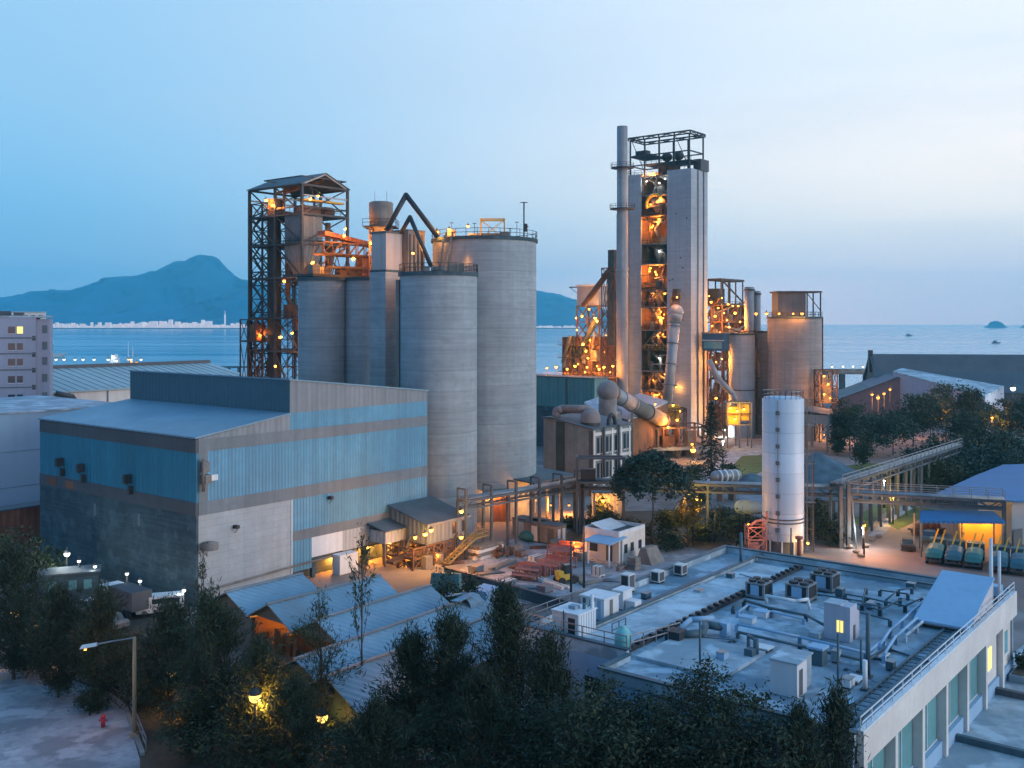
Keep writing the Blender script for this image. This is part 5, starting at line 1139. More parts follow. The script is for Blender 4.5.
gs = thing('gabled_store', 'lilac brown gabled store left of the pale roofed one', 'store', xy(838,318), radians(-14))
gz = zat(377,318)
MB().prism([(0,0),(30,0),(30,gz*0.42),(19,gz),(17,gz),(0,gz*0.42)], 0, 30, 'y').build('walls', mat('mauve_sheeting',(0.20,0.16,0.19),0.8,var=0.15,scale=0.1), gs)
MB().slab((-.5,-.4,gz*.42),(18,-.4,gz+.25),(18,30,gz+.25),(-.5,30,gz*.42),.25).slab((18,-.4,gz+.25),(30.5,-.4,gz*.42),(30.5,30,gz*.42),(18,30,gz+.25),.25).build('roof', M['roofd'], gs)
jc = thing('jetty_conveyor', 'dark conveyor gallery on trestles running over the water to the long dark shed', 'conveyor', xy(822,372), 0)
zj = zat(372,372)
L_ = (884-822)/F*372
MB().box(-3,L_,-1.2,1.2,zj-0.8,zj+0.9).build('gallery', M['dfascia'], jc); MB().box(-3,L_,-1.4,1.4,zj+.9,zj+1.1).build('gallery_roof', M['steel'], jc)
for px in (842,866): MB().box((px-822)/F*372-.9,(px-822)/F*372+.9,-1,1,-4,zj-.8).build('trestle', M['dconc'], jc)
for px in (832,843,853,863,873): lamp_on(jc, at(px,366.5,371), 90, 'w', 0.35, (0,-.9,-.3))
# blue roofed store and canopy
bs = thing('blue_roofed_store', 'grey store with a bright blue roof at the right edge', 'store', xy(1012,133), radians(38))
A_ = [at(934,500,139), at(1014,503.5,134), at(1110,500,136), at(1110,462,172), at(1003,468,168), at(975,482,156)]
A_ = [Vector((p.x,p.y,6.0)) for p in A_]; iz = [loc_in(bs,p) for p in A_]
MB().prism([(p.x,p.y) for p in iz], 5.8, 6.05, 'z').build('roof', M['broof'], bs)
inn = [loc_in(bs, xy(px,Y)) for px,Y in ((1012,134.5),(1105,136.5),(1105,170),(1003,166),(978,155))]
MB().prism([(p.x,p.y) for p in inn], 0, 5.8, 'z').build('walls', mat('grey_render',(0.36,0.37,0.39),0.85,var=0.12,scale=0.2), bs)
MB().box(0.3,5,-0.05,0.0,0,2.2).build('plinth', M['dfascia'], bs)
bc = thing('blue_canopy', 'long canopy with a blue sloping roof in front of the yellow wall', 'canopy', xy(918,128), radians(-3))
L_ = (1002-918)/F*128; zc0, zc1 = zat(521.5,127), zat(516,128)
MB().slab((0,-.6,zc0),(L_,-.6,zc0),(L_-.3,2.6,zc1+.25),(1.2,2.6,zc1+.25),0.3).build('roof', M['broof'], bc)
for x in (0.3,L_/2,L_-.3):
    for y in (-.3,2.3): MB().bar((x,y,0),(x,y,zc0-.2 if y<0 else zc1-.1),0.16).build('post', M['dust'], bc)
yw = thing('glow_painted_partition', 'yellow partition wall, its orange lamp glow painted on, under the blue canopy', 'wall', xy(958.5,132.5), radians(-2))
L_ = (1003-958.5)/F*132; zy = zat(520,132.5)
MB().box(0,L_,0,0.25,0,zy).build('panel', M['orange'], yw); MB().box(-.1,0.15,-.1,0.35,0,zy+.1).build('post', M['dfascia'], yw); MB().box(L_-.1,L_+.15,-.1,0.35,0,zy+.1).build('post', M['dfascia'], yw)
lamp_on(bc, at(972,522,131), 150, 'y', 0.08, (-0.3,0.3,-0.3)); lamp_on(bc, at(991,522.5,131), 150, 'y', 0.08, (0.2,0.3,-0.3))
lamp_on(bc, at(926,522,129), 130, 'o', 0.14, (-0.5,-0.8,-0.3))
def make_truck(cover):
    t = thing('tipper_truck', None, 'truck')
    # x forward; rear at x = 0
    b = MB(); st_ = [(0.15,.55,1.0),(0.5,.9,1.55),(1.2,1.0,2.0),(2.6,1.0,2.15),(4.3,1.0,2.1),(4.8,.95,1.9)]; rows = []
    for x_,wf,tz in st_:
        rows += [(x_,-1.15*wf**.3,.95),(x_,-1.2*wf**.3,1.0+(tz-1)*.55),(x_,-.95*wf,1.0+(tz-1)*.86),(x_,-.4*wf,tz),(x_,.4*wf,tz),(x_,.95*wf,1.0+(tz-1)*.86),(x_,1.2*wf**.3,1.0+(tz-1)*.55),(x_,1.15*wf**.3,.95)]
    fs_ = [(j*8+i,j*8+(i+1)%8,(j+1)*8+(i+1)%8,(j+1)*8+i) for j in range(5) for i in range(8)]+[tuple(range(7,-1,-1)),tuple(range(40,48))]
    b.add(rows, fs_).build('covered_bed', cover, t)
    b = MB().box(0.3,7.0,-.45,.45,.5,.93); b.build('chassis', M['steel'], t)
    cb = MB().prism([(5.2,0.7),(7.1,0.7),(7.1,1.5),(6.8,2.35),(5.2,2.35)],-1.15,1.15,'y').build('cab', M['teald'], t)
    MB().prism([(7.115,1.55),(7.13,1.55),(6.86,2.25),(6.84,2.25)],-1.0,1.0,'y').build('windscreen', M['dglass'], cb)
    MB().box(0.05,0.15,-1.1,1.1,.5,.66).build('bumper', M['dfascia'], t)
    for y in (-.95,.8): MB().box(0.0,0.05,y,y+.18,.68,.86).build('tail_light', M['red'], t)
    for y in (-.5,.5): MB().bar((4.6,y,1.9),(6.3,y-.5,3.5),0.2).build('lift_arm', M['yellow'], t)
    for x in (1.0,2.2,6.2):
        for y in (-1.0,1.0): 
            w_ = MB().cyl((x,y-.15,.5),(x,y+.15,.5),.5,None,16).build('wheel', M['black'], t); MB().cyl((x,y-.17,.5),(x,y+.17,.5),.22,None,10).build('rim', M['gsteel'], w_)
    return t
trk = [(933.5,565.5,0,'bright teal covered truck at the left end of the truck row'),(953,568,1,'dull blue teal covered truck second from the left in the row'),(973,570.5,0,'bright teal covered truck in the middle of the row, behind the sloping roof hut'),(999,574.5,1,'teal covered truck right of the white mast'),(1019,577,1,'rightmost covered truck, at the edge of the view')]
p0 = make_truck(M['teal']); p1 = make_truck(M['teald']); used = set()
for px,py,k,lab in trk:
    pr = (p0,p1)[k]; L3 = gnd(px,py)
    if k in used: pr = dup(pr, L3)
    used.add(k); pr.location = L3; pr.rotation_euler.z = radians(62); pr.scale = (1,.84,.95); tag(pr, lab, 'truck', 'covered trucks parked in a row')
def make_car(label, loc, rz, m):
    t = thing('parked_car', label, 'car', loc, rz)
    MB().prism([(-2.1,.35),(2.1,.35),(2.15,.8),(1.2,.95),(-1.9,.95),(-2.15,.8)],-.85,.85,'y').build('body', m, t)
    MB().prism([(-1.5,.95),(0.9,.95),(0.35,1.45),(-1.1,1.45)],-.72,.72,'y').build('cabin', M['dglass'], t)
    MB().box(-1.05,0.3,-.68,.68,1.452,1.49).build('roof', m, t)
    for x in (-1.3,1.3):
        for y in (-.8,.8): MB().cyl((x,y-.1,.32),(x,y+.1,.32),.32,None,14).build('wheel', M['black'], t)
    return t
make_car('dark car parked to the left of the covered trucks', gnd(908,549), radians(70), M['grill'])
make_car('dark blue car parked behind the dark one, nearer the blue canopy', gnd(930,541), radians(60), M['coping'])
t = thing('flatbed_trailer', 'rusty flatbed trailer loaded with brown drums under the blue canopy', 'trailer', gnd(927,534), radians(20))
b = MB().box(-2.5,2.5,-1,1,.6,.8)
for x in (-1.6,1.6): b.cyl((x,-1,.4),(x,1,.4),.4)
b.build('bed', M['rsteel'], t)
for x in (-1.8,-.6,.6,1.8): MB().cyl((x,0,.8),(x,0,1.7),.45,None,14).build('drum', M['rustw'], t)
for k,(px,py) in enumerate(((850,549),(856,553),(866,548),(872,541),(861,557),(879,538))):
    r_ = random.Random(k); o = MB().ball((0,0,.35),.42,8,5,.7).build('boulder', M['dust']); o.location = gnd(px,py); o.scale = (1.2,0.9,r_.uniform(.6,1)); tag(o,'pale boulder on the verge beside the pink road near the steel corner post','boulder','boulders along the road verge')
lamp_pole('sodium lamp on a short post at the corner of the pink road', gnd(864,557), 4.2, 'o', 750, 0, r=0.2, off=(1.6,-0.8,-0.3))
lamp_pole('sodium lamp on a post behind the pink road near the footpath', gnd(893,524), 4.6, 'y', 800, 0, r=0.18, off=(0.5,-0.5,-0.5))

# ------------------------------------------------------------------ flat roofed building, lower right
ZR = 6.5
Bc = gnd(1017, 597, ZR); Bc = Vector((Bc.x, Bc.y, 0))
rb_ = gthing('flat_roofed_building', 'low white building with a wide flat roof crowded with plant, in the foreground', 'building', Bc)
def rl(px, py, z=ZR): return loc_in(rb_, gnd(px, py, z))
W_ = 27.3
out_ = [(-50,0),(0,0),(0,W_),(-34.2,W_),(-34.2,17.6),(-50,17.6)]
MB().prism([(-37.5,0.25),(-0.25,0.25),(-0.25,W_-.25),(-34,W_-.25),(-34,17.4),(-37.5,17.4)], ZR-0.35, ZR-0.02, 'z').build('roof', M['deck'], rb_)
MB().box(-34.2,0,W_-.3,W_,0,ZR-.36).box(-.3,0,0.3,W_-.3,0,ZR-.36).build('outer_walls', M['deckp'], rb_)
def parapet(x0,x1,y0,y1,h=0.55,m='deckp'):
    MB().box(x0,x1,y0,y1,ZR-.36,ZR+h).build('parapet', M[m], rb_); MB().box(x0-.05,x1+.05,y0-.05,y1+.05,ZR+h,ZR+h+.12).build('coping', M['coping'] if m!='white' else M['white'], rb_)
parapet(-.35,0,0.4,W_-.4); parapet(-34.2,0,W_-.35,W_); parapet(-34.2,-33.85,17.7,W_-.4); parapet(-37.6,-34.3,17.3,17.6,0.35); parapet(-37.9,-37.55,0.4,17.6,0.35)
parapet(-34.2,0,W_-4.3,W_-4.0,0.35); parapet(-1.95,-1.7,0.5,W_-4.5,0.35)
MB().box(-33.5,-13.5,W_-8.3,W_-4.6,ZR-.01,ZR+.25).build('raised_strip', M['deckp'], rb_)
MB().box(-13,-3.2,W_-8.3,W_-4.6,ZR-.01,ZR+.12).build('raised_strip', M['deckp'], rb_)
b = MB().box(-33,-2,W_-9.1,W_-8.7,ZR+.02,ZR+.25)
for i in range(30): b.cbox(-32.5+i*1.02,W_-8.9,ZR+.25,.35,.5,.22)
b.build('cable_tray', M['grill'], rb_)
# right facade with bays
MB().box(-37.5,0,0,0.4,5.0,ZR+.35).build('right_wall', M['whitew'], rb_)
MB().box(-37.5,0,0.25,0.6,0,1.1).build('right_wall', M['paleb'], rb_)
MB().box(-37.5,0,.02,.38,ZR+.35,ZR+.5).build('coping', M['white'], rb_)
x = -37.4
k = 0
while x < -3:
    MB().box(x,x+.5,0.0,0.9,0,4.99).build('pilaster', M['whitew'], rb_)
    if x < -14.5:
        wn = MB().box(x+.55,x+5.35,0.62,0.7,1.12,4.95).build('window', M['glass'], rb_)
        b = MB()
        for q in (2.9,): b.box(x+q,x+q+.08,.56,.61,1.15,4.9)
        b.box(x+.55,x+5.35,.56,.61,1.12,1.2); b.build('window_frame', M['white'], wn)
    else:
        MB().box(x+.85,x+5.2,0.45,0.6,1.12,4.98).build('bay_wall', M['whitew'], rb_)
        wn = MB().box(x+2.0,x+3.4,0.38,0.44,2.3,4.0).build('window', M['glass'] if k else M['win'], rb_)
        MB().box(x+1.9,x+3.5,.3,.44,2.1,2.28).build('sill', M['white'], wn); k += 1
    x += 5.4
rail(MB(), [(-37.5,.2,ZR+.5),(-0.1,.2,ZR+.5)],0.75,1.8,0.06).build('railing', M['white'], rb_)
for y in (1.2, 2.1): 
    b = MB().box(-37.3,-10.5,y,y+.16,ZR+.02,ZR+.22)
    if y < 2:
        for i in range(32): b.box(-37+i*.82,-36.9+i*.82,1.36,2.1,ZR+.12,ZR+.18)
    b.build('cable_ladder', M['coping'], rb_)
rail(MB(), [(-34,17.8,ZR+.6),(-34,W_-.1,ZR+.6),(-24,W_-.1,ZR+.6)],0.9,1.6,0.06).build('railing', M['gsteel'], rb_)
rail(MB(), [(-34,17.5,ZR+.6),(-27.5,17.2,ZR+.05)],1.0,1.6,0.07).build('railing', M['gsteel'], rb_)
MB().box(-34.2,-33.9,17.6,W_-.3,0,ZR-.36).build('front_wall', M['paleb'], rb_)
MB().box(-37.8,-37.5,0.5,17.5,0,ZR-.37).box(-37.5,-34.25,17.35,17.55,0,ZR-.37).build('front_wall', M['paleb'], rb_)
for y in (19,22.5): MB().box(-34.24,-34.2,y,y+2.2,2.6,4.6).build('window', M['dglass'], rb_)
for y in (2,6,10,14): MB().box(-37.84,-37.8,y,y+2.4,2.6,4.6).build('window', M['dglass'], rb_)
MB().box(-33.8,-27.3,10.5,17.2,ZR-.01,ZR+.22).build('raised_slab', M['deckp'], rb_)
# long pipe runs that belong to the roof
def run(name, pts, r, m, z=ZR, n=8):
    r *= 0.72
    b = MB(); b.tube([(*rl(px,py,z)[:2], z) for px,py in pts], r, n)
    for (p,q) in zip(pts,pts[1:]):
        P0, P1 = rl(*p,z), rl(*q,z); c_ = max(1,int((P1-P0).length/2.5))
        for i in range(c_+1): v = P0.lerp(P1,i/c_); b.cbox(v.x,v.y,ZR-.01,.25,.25,max(.05,z-ZR-r*.5))
    o = b.build(name, M[m], rb_); return o
run('pipe_run', [(737,624),(800,637),(866,653),(884,640)], 0.15, 'paleb', ZR+.55); run('pipe_run', [(738,632),(800,646),(866,661),(890,645)], 0.15, 'coping', ZR+.45)
run('pipe_run', [(733,607),(744,600),(770,608),(806,615),(826,626)], 0.16, 'coping', ZR+.5)
run('pipe_run', [(738,612),(748,605),(772,612),(804,619)], 0.12, 'paleb', ZR+.4)
run('pipe_run', [(880,645),(890,630),(925,600)], 0.14, 'paleb', ZR+.6); run('pipe_run', [(884,654),(896,636),(917,618)], 0.14, 'paleb', ZR+.6); run('pipe_run', [(905,636),(927,618)], 0.15, 'deckp', ZR+.45)
for pts in ([(845,594),(868,598),(905,606),(922,598)],[(850,602),(880,610),(900,600)],[(866,588),(862,604),(880,606)],[(880,590),(908,594)],[(886,600),(898,590),(912,588)],[(858,612),(890,620)]): run('pipe_run', pts, 0.10, 'coping', ZR+.5)
run('drain_line', [(636,622),(700,641),(760,655)], 0.1, 'coping', ZR+.08); run('drain_line', [(790,590),(880,604)], 0.08, 'coping', ZR+.08); run('drain_line', [(885,648),(930,662)], 0.12, 'coping', ZR+.1)
def roof_thing(name, label, cat, px, py, z=ZR, rz=PHI, group=None):
    p = gnd(px, py, z); return thing(name, label, cat, p, rz, group)
# chillers
def chiller(label, px, py, l, w_, h):
    t = roof_thing('chiller', label, 'chiller', px, py)
    MB().box(0.05,l-.05,0.05,w_-.05,0.35,h-.1).build('casing', M['grill'], t)
    b = MB()
    for x in (0,l-.16):
        for y in (0,w_-.16): b.box(x,x+.16,y,y+.16,0.1,h)
    b.box(-.02,l+.02,-.02,w_+.02,h,h+.12).box(-.02,l+.02,-.02,w_+.02,.12,.35); b.build('frame', M['gsteel'], t)
    MB().box(-.03,0.04,w_*.28,w_*.72,0.36,h-.05).build('side_panel', M['paleb'], t)
    n=3 if l>2.4 else 2
    for i in range(n):
        for y in (w_*.27,w_*.73): MB().cyl((l*(i+.5)/n,y,h+.12),(l*(i+.5)/n,y,h+.32),w_*.19,None,18).build('fan', M['grill'], t)
    for x in (.3,l-.5): MB().box(x,x+.2,-.1,w_+.1,0,.12).build('skid', M['coping'], t)
    return t
chiller('left chiller of the three on the flat roof, with pale side panel', 764, 601, 1.75, 1.7, 1.25)
chiller('middle chiller of the three on the flat roof, with dark open side', 808, 604, 2.0, 2.0, 1.3)
chiller('right chiller of the three on the flat roof, farthest back', 832, 594, 2.0, 2.0, 1.4)
t = roof_thing('white_pipe', 'white bent pipe lying in front of the middle chiller', 'pipe', 800, 611); 
MB().tube([(-.2,2.8,.15),(-.2,2.8,.8),(-.2,.3,.8),(.6,-.4,.9),(.6,-.6,.1)],0.14,8).build('pipe_body', M['white'], t)
# air conditioners by the left parapet
for i,(px,py,lab) in enumerate(((629,594,'air conditioner by the left parapet nearest the white cabinets'),(659,584.5,'air conditioner by the left parapet, middle of the three'),(682,577,'air conditioner by the left parapet farthest from the white cabinets'))):
    t = roof_thing('air_conditioner', lab, 'air conditioner', px, py, group=None)
    h_ = (1.6,1.1,1.05)[i]
    MB().box(0,1.0,0,0.9,0.15,h_).build('casing', M['whitew'], t); MB().box(-.02,0.0,.12,.78,.25,h_-.1).build('grille', M['grill'], t); MB().box(.1,.9,-.02,0,.25,h_-.1).build('grille', M['dfascia'], t)
    MB().box(.1,.25,0,.9,0,.15).box(.75,.9,0,.9,0,.15).build('feet', M['coping'], t)
# white container huts at the front left
def hut(label, px, py, l, w_, h, door=True, m='white', name='plant_hut'):
    t = roof_thing(name, label, 'hut', px, py)
    MB().box(0,l,0,w_,0.1,h).build('walls', M[m], t); MB().box(-.12,l+.12,-.12,w_+.12,h,h+.12).build('roof', M['white'], t)
    if door: MB().box(-.03,0,w_*.12,w_*.38,0.15,h*.85).build('door', M['grill'], t)
    return t
t = hut('white container hut with a dark doorway at the front left of the flat roof', 578, 641.5, 3.0, 3.0, 2.35)
b = MB()
for q in range(7): b.box(.1+q*.42,.16+q*.42,-.03,0,.15,2.3)
b.build('wall_ribs', M['paleb'], t); MB().box(3.01,3.35,.8,1.7,.5,1.4).box(3.01,3.3,2.0,2.6,.9,1.5).build('wall_unit', M['gsteel'], t)
MB().tube([(3.15,.4,0),(3.15,.4,2.7),(2.2,.4,2.7)],.07,6).tube([(-.12,1.6,0),(-.12,1.6,2.6)],.06,6).build('conduit', M['coping'], t); MB().cbox(1.5,1.5,2.48,.8,.8,.3).build('roof_hatch', M['deckp'], t)
t.scale = (.78,.78,.8)
t = hut('white equipment cabinets in a row behind the container hut', 604, 622, 2.6, 2.7, 2.0, False)
for y in (0.4,1.3,2.1): MB().box(-.04,0,y,y+.35,.2,1.85).build('cabinet_door', M['paleb'] if y<1 else M['dfascia'], t)
MB().box(1.0,1.5,-.05,0,.2,1.8).build('stain_panel', M['dust'], t)
t.scale = (.82,.82,.85)
t = hut('small white cabinet pair between the row of cabinets and the nearest air conditioner', 623, 611, 1.4, 0.9, 1.5, False); MB().box(0.2,1.2,-1.0,-.1,0.05,.85).build('side_cabinet', M['white'], t)
t = roof_thing('white_column_pipes', 'white upright pipes between the two white huts', 'pipes', 592, 634)
for x,y,h_ in ((0,0,3.0),(.7,.4,2.2),(-.6,.3,2.4)): MB().cyl((x,y,0),(x,y,h_),.13,None,8).build('pipe_body', M['white'] if x>=0 else M['coping'], t)
rail(MB(), [(.3,-1.6,0),(2.2,-1.6,0)],1.0,.9,.06).build('handrail', M['coping'], t)
t = roof_thing('water_tank', 'small turquoise water tank on the flat roof', 'tank', 623, 650, rz=0)
MB().lathe([(.5,.25),(.62,.5),(.60,1.2),(.40,1.5),(.22,1.6),(.22,1.72),(.01,1.75)],22).build('tank_shell', M['turq'], t); MB().cyl((0,0,0),(0,0,.25),.5,None,16).build('plinth', M['dfascia'], t)
# stair hut with lit window (stepped top)
t = roof_thing('stair_hut', 'stepped pale stair hut with a lit window in the middle of the flat roof', 'hut', 850, 643)
MB().prism([(0,0),(2.7,0),(2.7,2.2),(2.0,2.5),(2.0,3.0),(1.3,3.0),(0,3.0)],0,2.9,'y').build('walls', mat('lavender_render',(0.43,0.45,0.54),0.85,var=0.1,scale=.3,streak=.2), t)
MB().prism([(-.06,3.0),(2.06,3.0),(2.06,3.1),(-.06,3.1)],1.0,2.96,'y').build('roof', M['deckp'], t)
wn = MB().box(-.04,0,0.75,1.45,0.75,1.75).build('window', M['win'], t); MB().box(-.07,-.041,1.06,1.12,.75,1.75).build('window_bar', M['coping'], wn)
MB().box(0.9,1.5,-.03,0,0.05,1.3).build('door', M['dfascia'], t); MB().cbox(-.6,3.6,0,.9,1.2,.5).build('step', M['deckp'], t)
t.scale = (.72,.68,.86)
# front box hut + vent box + panel
t = roof_thing('plant_hut', 'plain white box hut near the front edge of the flat roof', 'hut', 797, 699)
MB().box(0,2.3,0,2.6,0,2.5).build('walls', mat('hut_render',(0.58,0.60,0.64),0.85,var=0.1,scale=.3,streak=.2), t); MB().box(-.1,2.4,-.1,2.7,2.5,2.6).build('roof', M['deckp'], t)
MB().box(2.41,4.4,0.4,3.1,0,2.35).build('rear_block', M['deckp'], t); MB().box(2.35,4.6,.3,3.2,2.35,2.45).build('rear_roof', M['deckp'], t); MB().box(.5,1.3,-.03,0,.05,2.0).build('door', M['dfascia'], t)
t.scale = (.68,.68,.84)
t = roof_thing('vent_box', 'dark teal vent box with a pale lid behind the plain white box hut', 'vent', 822, 667)
MB().box(0,.95,0,.95,0,1.1).build('casing', M['coping'], t); MB().box(-.1,1.05,-.1,1.05,1.1,1.25).build('lid', M['paleb'], t)
for k,(px,py,lab) in enumerate(((752,625,'pale box left of the pair on the flat roof below the left chiller'),(766,619,'pale box right of the pair on the flat roof below the left chiller'))):
    t = roof_thing('roof_box', lab, 'box', px, py); MB().box(0,.8,0,1.1,0,.45).build('casing', M['white'], t); MB().box(-.05,.85,-.05,1.15,.45,.5).build('lid', M['paleb'], t)
for k,(px,py,sx_,sy_,lab) in enumerate(((768,654,1.1,1.2,'white panel lying left of the plain white box hut'),(884,662,1.3,1.0,'white panel lying right of the dark mast pair'),(858,686,1.2,.9,'white panel lying at the foot of the thin poles near the right parapet'))):
    t = roof_thing('roof_panel', lab, 'panel', px, py); MB().box(0,sx_,0,sy_,.2,.3).build('plate', M['white'], t); MB().box(.1,.25,.1,sy_-.1,0,.2).box(sx_-.25,sx_-.1,.1,sy_-.1,0,.2).build('bearer', M['coping'], t)
# ducts bend group on the left part
t = roof_thing('duct_bends', 'group of curved ducts with dark mouths left of the long roof pipes', 'ducts', 712, 640)
MB().tube([(-1.6,1.8,.4),(-.5,.6,.5),(.8,.9,.8),(1.5,-.2,.6)],.3,10).build('duct_body', M['coping'], t); MB().tube([(-.6,2.4,.4),(.8,2.2,.9),(2.2,1.0,.9)],.22,10).build('duct_body', M['paleb'], t)
MB().box(-2.4,-1.2,1.4,2.6,0,.8).build('duct_mouth', M['grill'], t); MB().cbox(1.5,-.3,0,.6,.6,1.0).build('fan_box', M['paleb'], t)
t = roof_thing('pump_set', 'small pump set with a vertical pipe left of the white panel', 'pump', 756, 657); MB().cyl((0,0,0),(0,0,1.3),.2).cbox(-.5,.2,0,.7,.6,.7).tube([(0,0,1.2),(.5,.8,1.2),(.5,.8,0)],.14,8).build('pump_body', M['coping'], t)
# masts
for px,py,h_,m_,lab in ((868,677,4.3,'coping','tallest dark mast standing by the stair hut'),(861,672,2.2,'coping','short dark mast beside the tallest dark one'),(865,690,1.9,'white','short white post at the foot of the tallest dark mast'),(838,690,3.6,'coping','thin dark mast near the right parapet, front'),(700,668,3.2,'coping','thin mast above the trees, left of the plain white box hut'),(791,560.5,3.2,'coping','thin mast by the rear parapet near the white tank'),(741,566,3.2,'coping','thick short dark mast on the rear parapet left of the white tank')):
    t = roof_thing('mast', lab, 'mast', px, py); MB().cyl((0,0,0),(0,0,h_),.16 if px in (868,865,741) else .08,None,8).build('pole', M[m_], t); MB().cbox(0,0,0,.5,.5,.12).build('base_plate', M['dfascia'], t)
for k,(px,py,w_,d_,h_,mm,lab) in enumerate(((842,598,.8,.6,.7,'coping','small dark box at the right side of the farthest chiller'),(872,610,1.0,.5,.5,'paleb','small pale box among the dark pipes right of the stair hut'),(914,590,.7,.7,.5,'coping','small dark box near the rear parapet, left of the wedge roof'),(838,664,.6,.5,.8,'deckp','small pale box between the vent box and the dark masts'),(646,600,.9,.5,.5,'coping','small dark box beside the cable tray near the white cabinets'),(700,596,.7,.6,.4,'deckp','small pale box in the middle of the wide felt roof'),(724,664,.7,.6,.7,'paleb','small pale blue box before the duct bends'),(850,690,.9,.6,.6,'white','small white box near the thin front masts'),(732,580,.6,.6,.5,'coping','small dark box left of the left chiller, towards the rear'),(893,672,.6,.5,.6,'coping','small dark box near the railing, right of the white panels'))):
    t = roof_thing('roof_box', lab, 'box', px, py); MB().box(0,w_,0,d_,.1,h_).build('casing', M[mm], t); MB().box(.05,.15,.05,d_-.05,0,.1).box(w_-.15,w_-.05,.05,d_-.05,0,.1).build('feet', M['grill'], t); MB().box(-.03,w_+.03,-.03,d_+.03,h_,h_+.04).build('lid', M['gsteel'], t)
for pts in ([(640,640),(700,605)],[(700,660),(730,640)],[(846,668),(880,684)],[(900,598),(945,606)],[(660,634),(735,640)],[(760,580),(740,574)]): run('conduit', pts, 0.05, 'coping', ZR+.15, 6)
# wedge roofed penthouse at the right parapet
t = gthing('wedge_penthouse', 'wedge shaped penthouse with a steep pale sloping roof at the right parapet', 'penthouse', Vector((0,0,0)))
t.location = gnd(968,634.5,ZR)
zN = 0.45; zF = 2.7
LP = 7.4; WP = 3.6
MB().prism([(0,0),(LP,0),(LP,zF),(0,zN)],0,WP,'y').build('walls', mat('lilac_wall',(0.55,0.54,0.58),0.85,var=.08,scale=.3,streak=.2), t)
MB().slab((-.3,-.15,zN+.1),(LP+.05,-.15,zF+.12),(LP+.05,WP+.3,zF+.12),(-.3,WP+.3,zN+.1),.16).build('roof', M['paleb'], t)
MB().box(-.04,0,0.3,WP-.3,0,zN-.25).build('dark_opening', M['grill'], t)
t = roof_thing('mast', 'white mast rising at the rear corner of the wedge roofed penthouse', 'mast', 991, 606); MB().cyl((0,0,0),(0,0,5.6),.2,.12,10).cyl((.6,-.5,0),(.6,-.5,4.5),.12).build('pole', M['white'], t); MB().cbox(0,0,0,.6,.6,.1).build('base_plate', M['dfascia'], t)
t = roof_thing('roof_box', 'pale box on a stand at the rear right corner of the flat roof', 'box', 1000, 603); MB().box(0,1.1,0,1.1,.5,1.3).build('casing', M['paleb'], t); MB().box(.1,.2,.1,1,0,.5).box(.9,1,.1,1,0,.5).build('stand', M['coping'], t)
# terrace: planters and kerb
for k,(px,py,lab) in enumerate(((995,668,'long planter box with a bushy shrub on the terrace below the white facade'),(1021,678,'planter box with a shrub at the right edge of the view'))):
    t = gthing('planter', lab, 'planter', gnd(px,py)); MB().box(-1.6,1.8,-.6,.6,0,.6).build('box', M['deckp'], t); MB().box(-1.4,1.6,-.45,.45,.6,.64).build('soil', M['soil'], t)
t = gthing('terrace_kerb', 'dark low kerb wall along the terrace in front of the white facade', 'kerb', gnd(965,687)); MB().box(-.2,.2,-14,-.2,0,.45).box(-.25,.25,-14.05,-.1,.45,.52).build('masonry', M['dfascia'], t)
t = gthing('terrace_kerb', 'low kerb at the bottom edge beside the glazed bays', 'kerb', gnd(905,728)); MB().box(-.2,.2,-14,-.2,0,.48).build('masonry', M['coping'], t)

# ------------------------------------------------------------------ workshop sheds in front of the hall
def shed(label, A, B, wdt, ez, rz, open_=False, m='shedr'):
    """ridge from ground point A (near gable) to B, width wdt"""
    A, B = Vector((A.x,A.y,0)), Vector((B.x,B.y,0)); L = (B-A).length; a = atan2(B.y-A.y,B.x-A.x)
    t = thing('workshop_shed', label, 'shed', A, a); h = wdt/2
    if open_:
        MB().box(.2,L,h-.3,h-.1,0,ez).box(.2,L,-h+.1,-h+.3,0,ez).box(L-.2,L,-h+.3,h-.3,0,ez).build('walls', M['rsteel'], t)
        MB().prism([(-h,ez),(h,ez),(0,rz)],.1,.3,'x').build('gable', M['coping'], t)
    else: MB().prism([(-h+.1,0),(h-.1,0),(h-.1,ez-.05),(0,rz-.15),(-h+.1,ez-.05)],.2,L-.2,'x').build('walls', M['coping'], t)
    MB().slab((-.5,-h-.25,ez-.1),(L+.3,-h-.25,ez-.1),(L+.3,0,rz+.1),(-.5,0,rz+.1),.1).slab((-.5,0,rz+.1),(L+.3,0,rz+.1),(L+.3,h+.25,ez-.1),(-.5,h+.25,ez-.1),.1).build('roof', M[m], t)
    MB().box(-.55,L+.35,-.18,.18,rz+.105,rz+.2).build('ridge_cap', M['gsteel'], t)
    MB().box(-.4,L+.2,-h-.4,-h-.26,ez-.25,ez-.08).build('gutter', M['gsteel'], t)
    return t
shA = shed('smallest blue gabled shed, nearest the white block wall', gnd(230,592,5.2), gnd(300,575,5.2), 6.4, 3.8, 5.2)
shB = shed('blue gabled shed with an open orange lit front', gnd(272,604,5.2), gnd(378,577,5.2), 6.2, 3.7, 5.2, True)
shC = shed('long pale blue roofed shed behind the nearest one, second from the front', gnd(320,620,5.0), gnd(428,587,5.0), 7.2, 3.3, 5.0, True)
shD = shed('long pale blue roofed shed with a curved ridge vent, third in the row of sheds', gnd(300,659,5.0), gnd(476,597,5.0), 7.0, 3.4, 5.0)
shE = shed('nearest pale weathered shed roof, bottom of the row of sheds', gnd(330,676,4.6), gnd(490,617,4.6), 6.4, 3.0, 4.6)
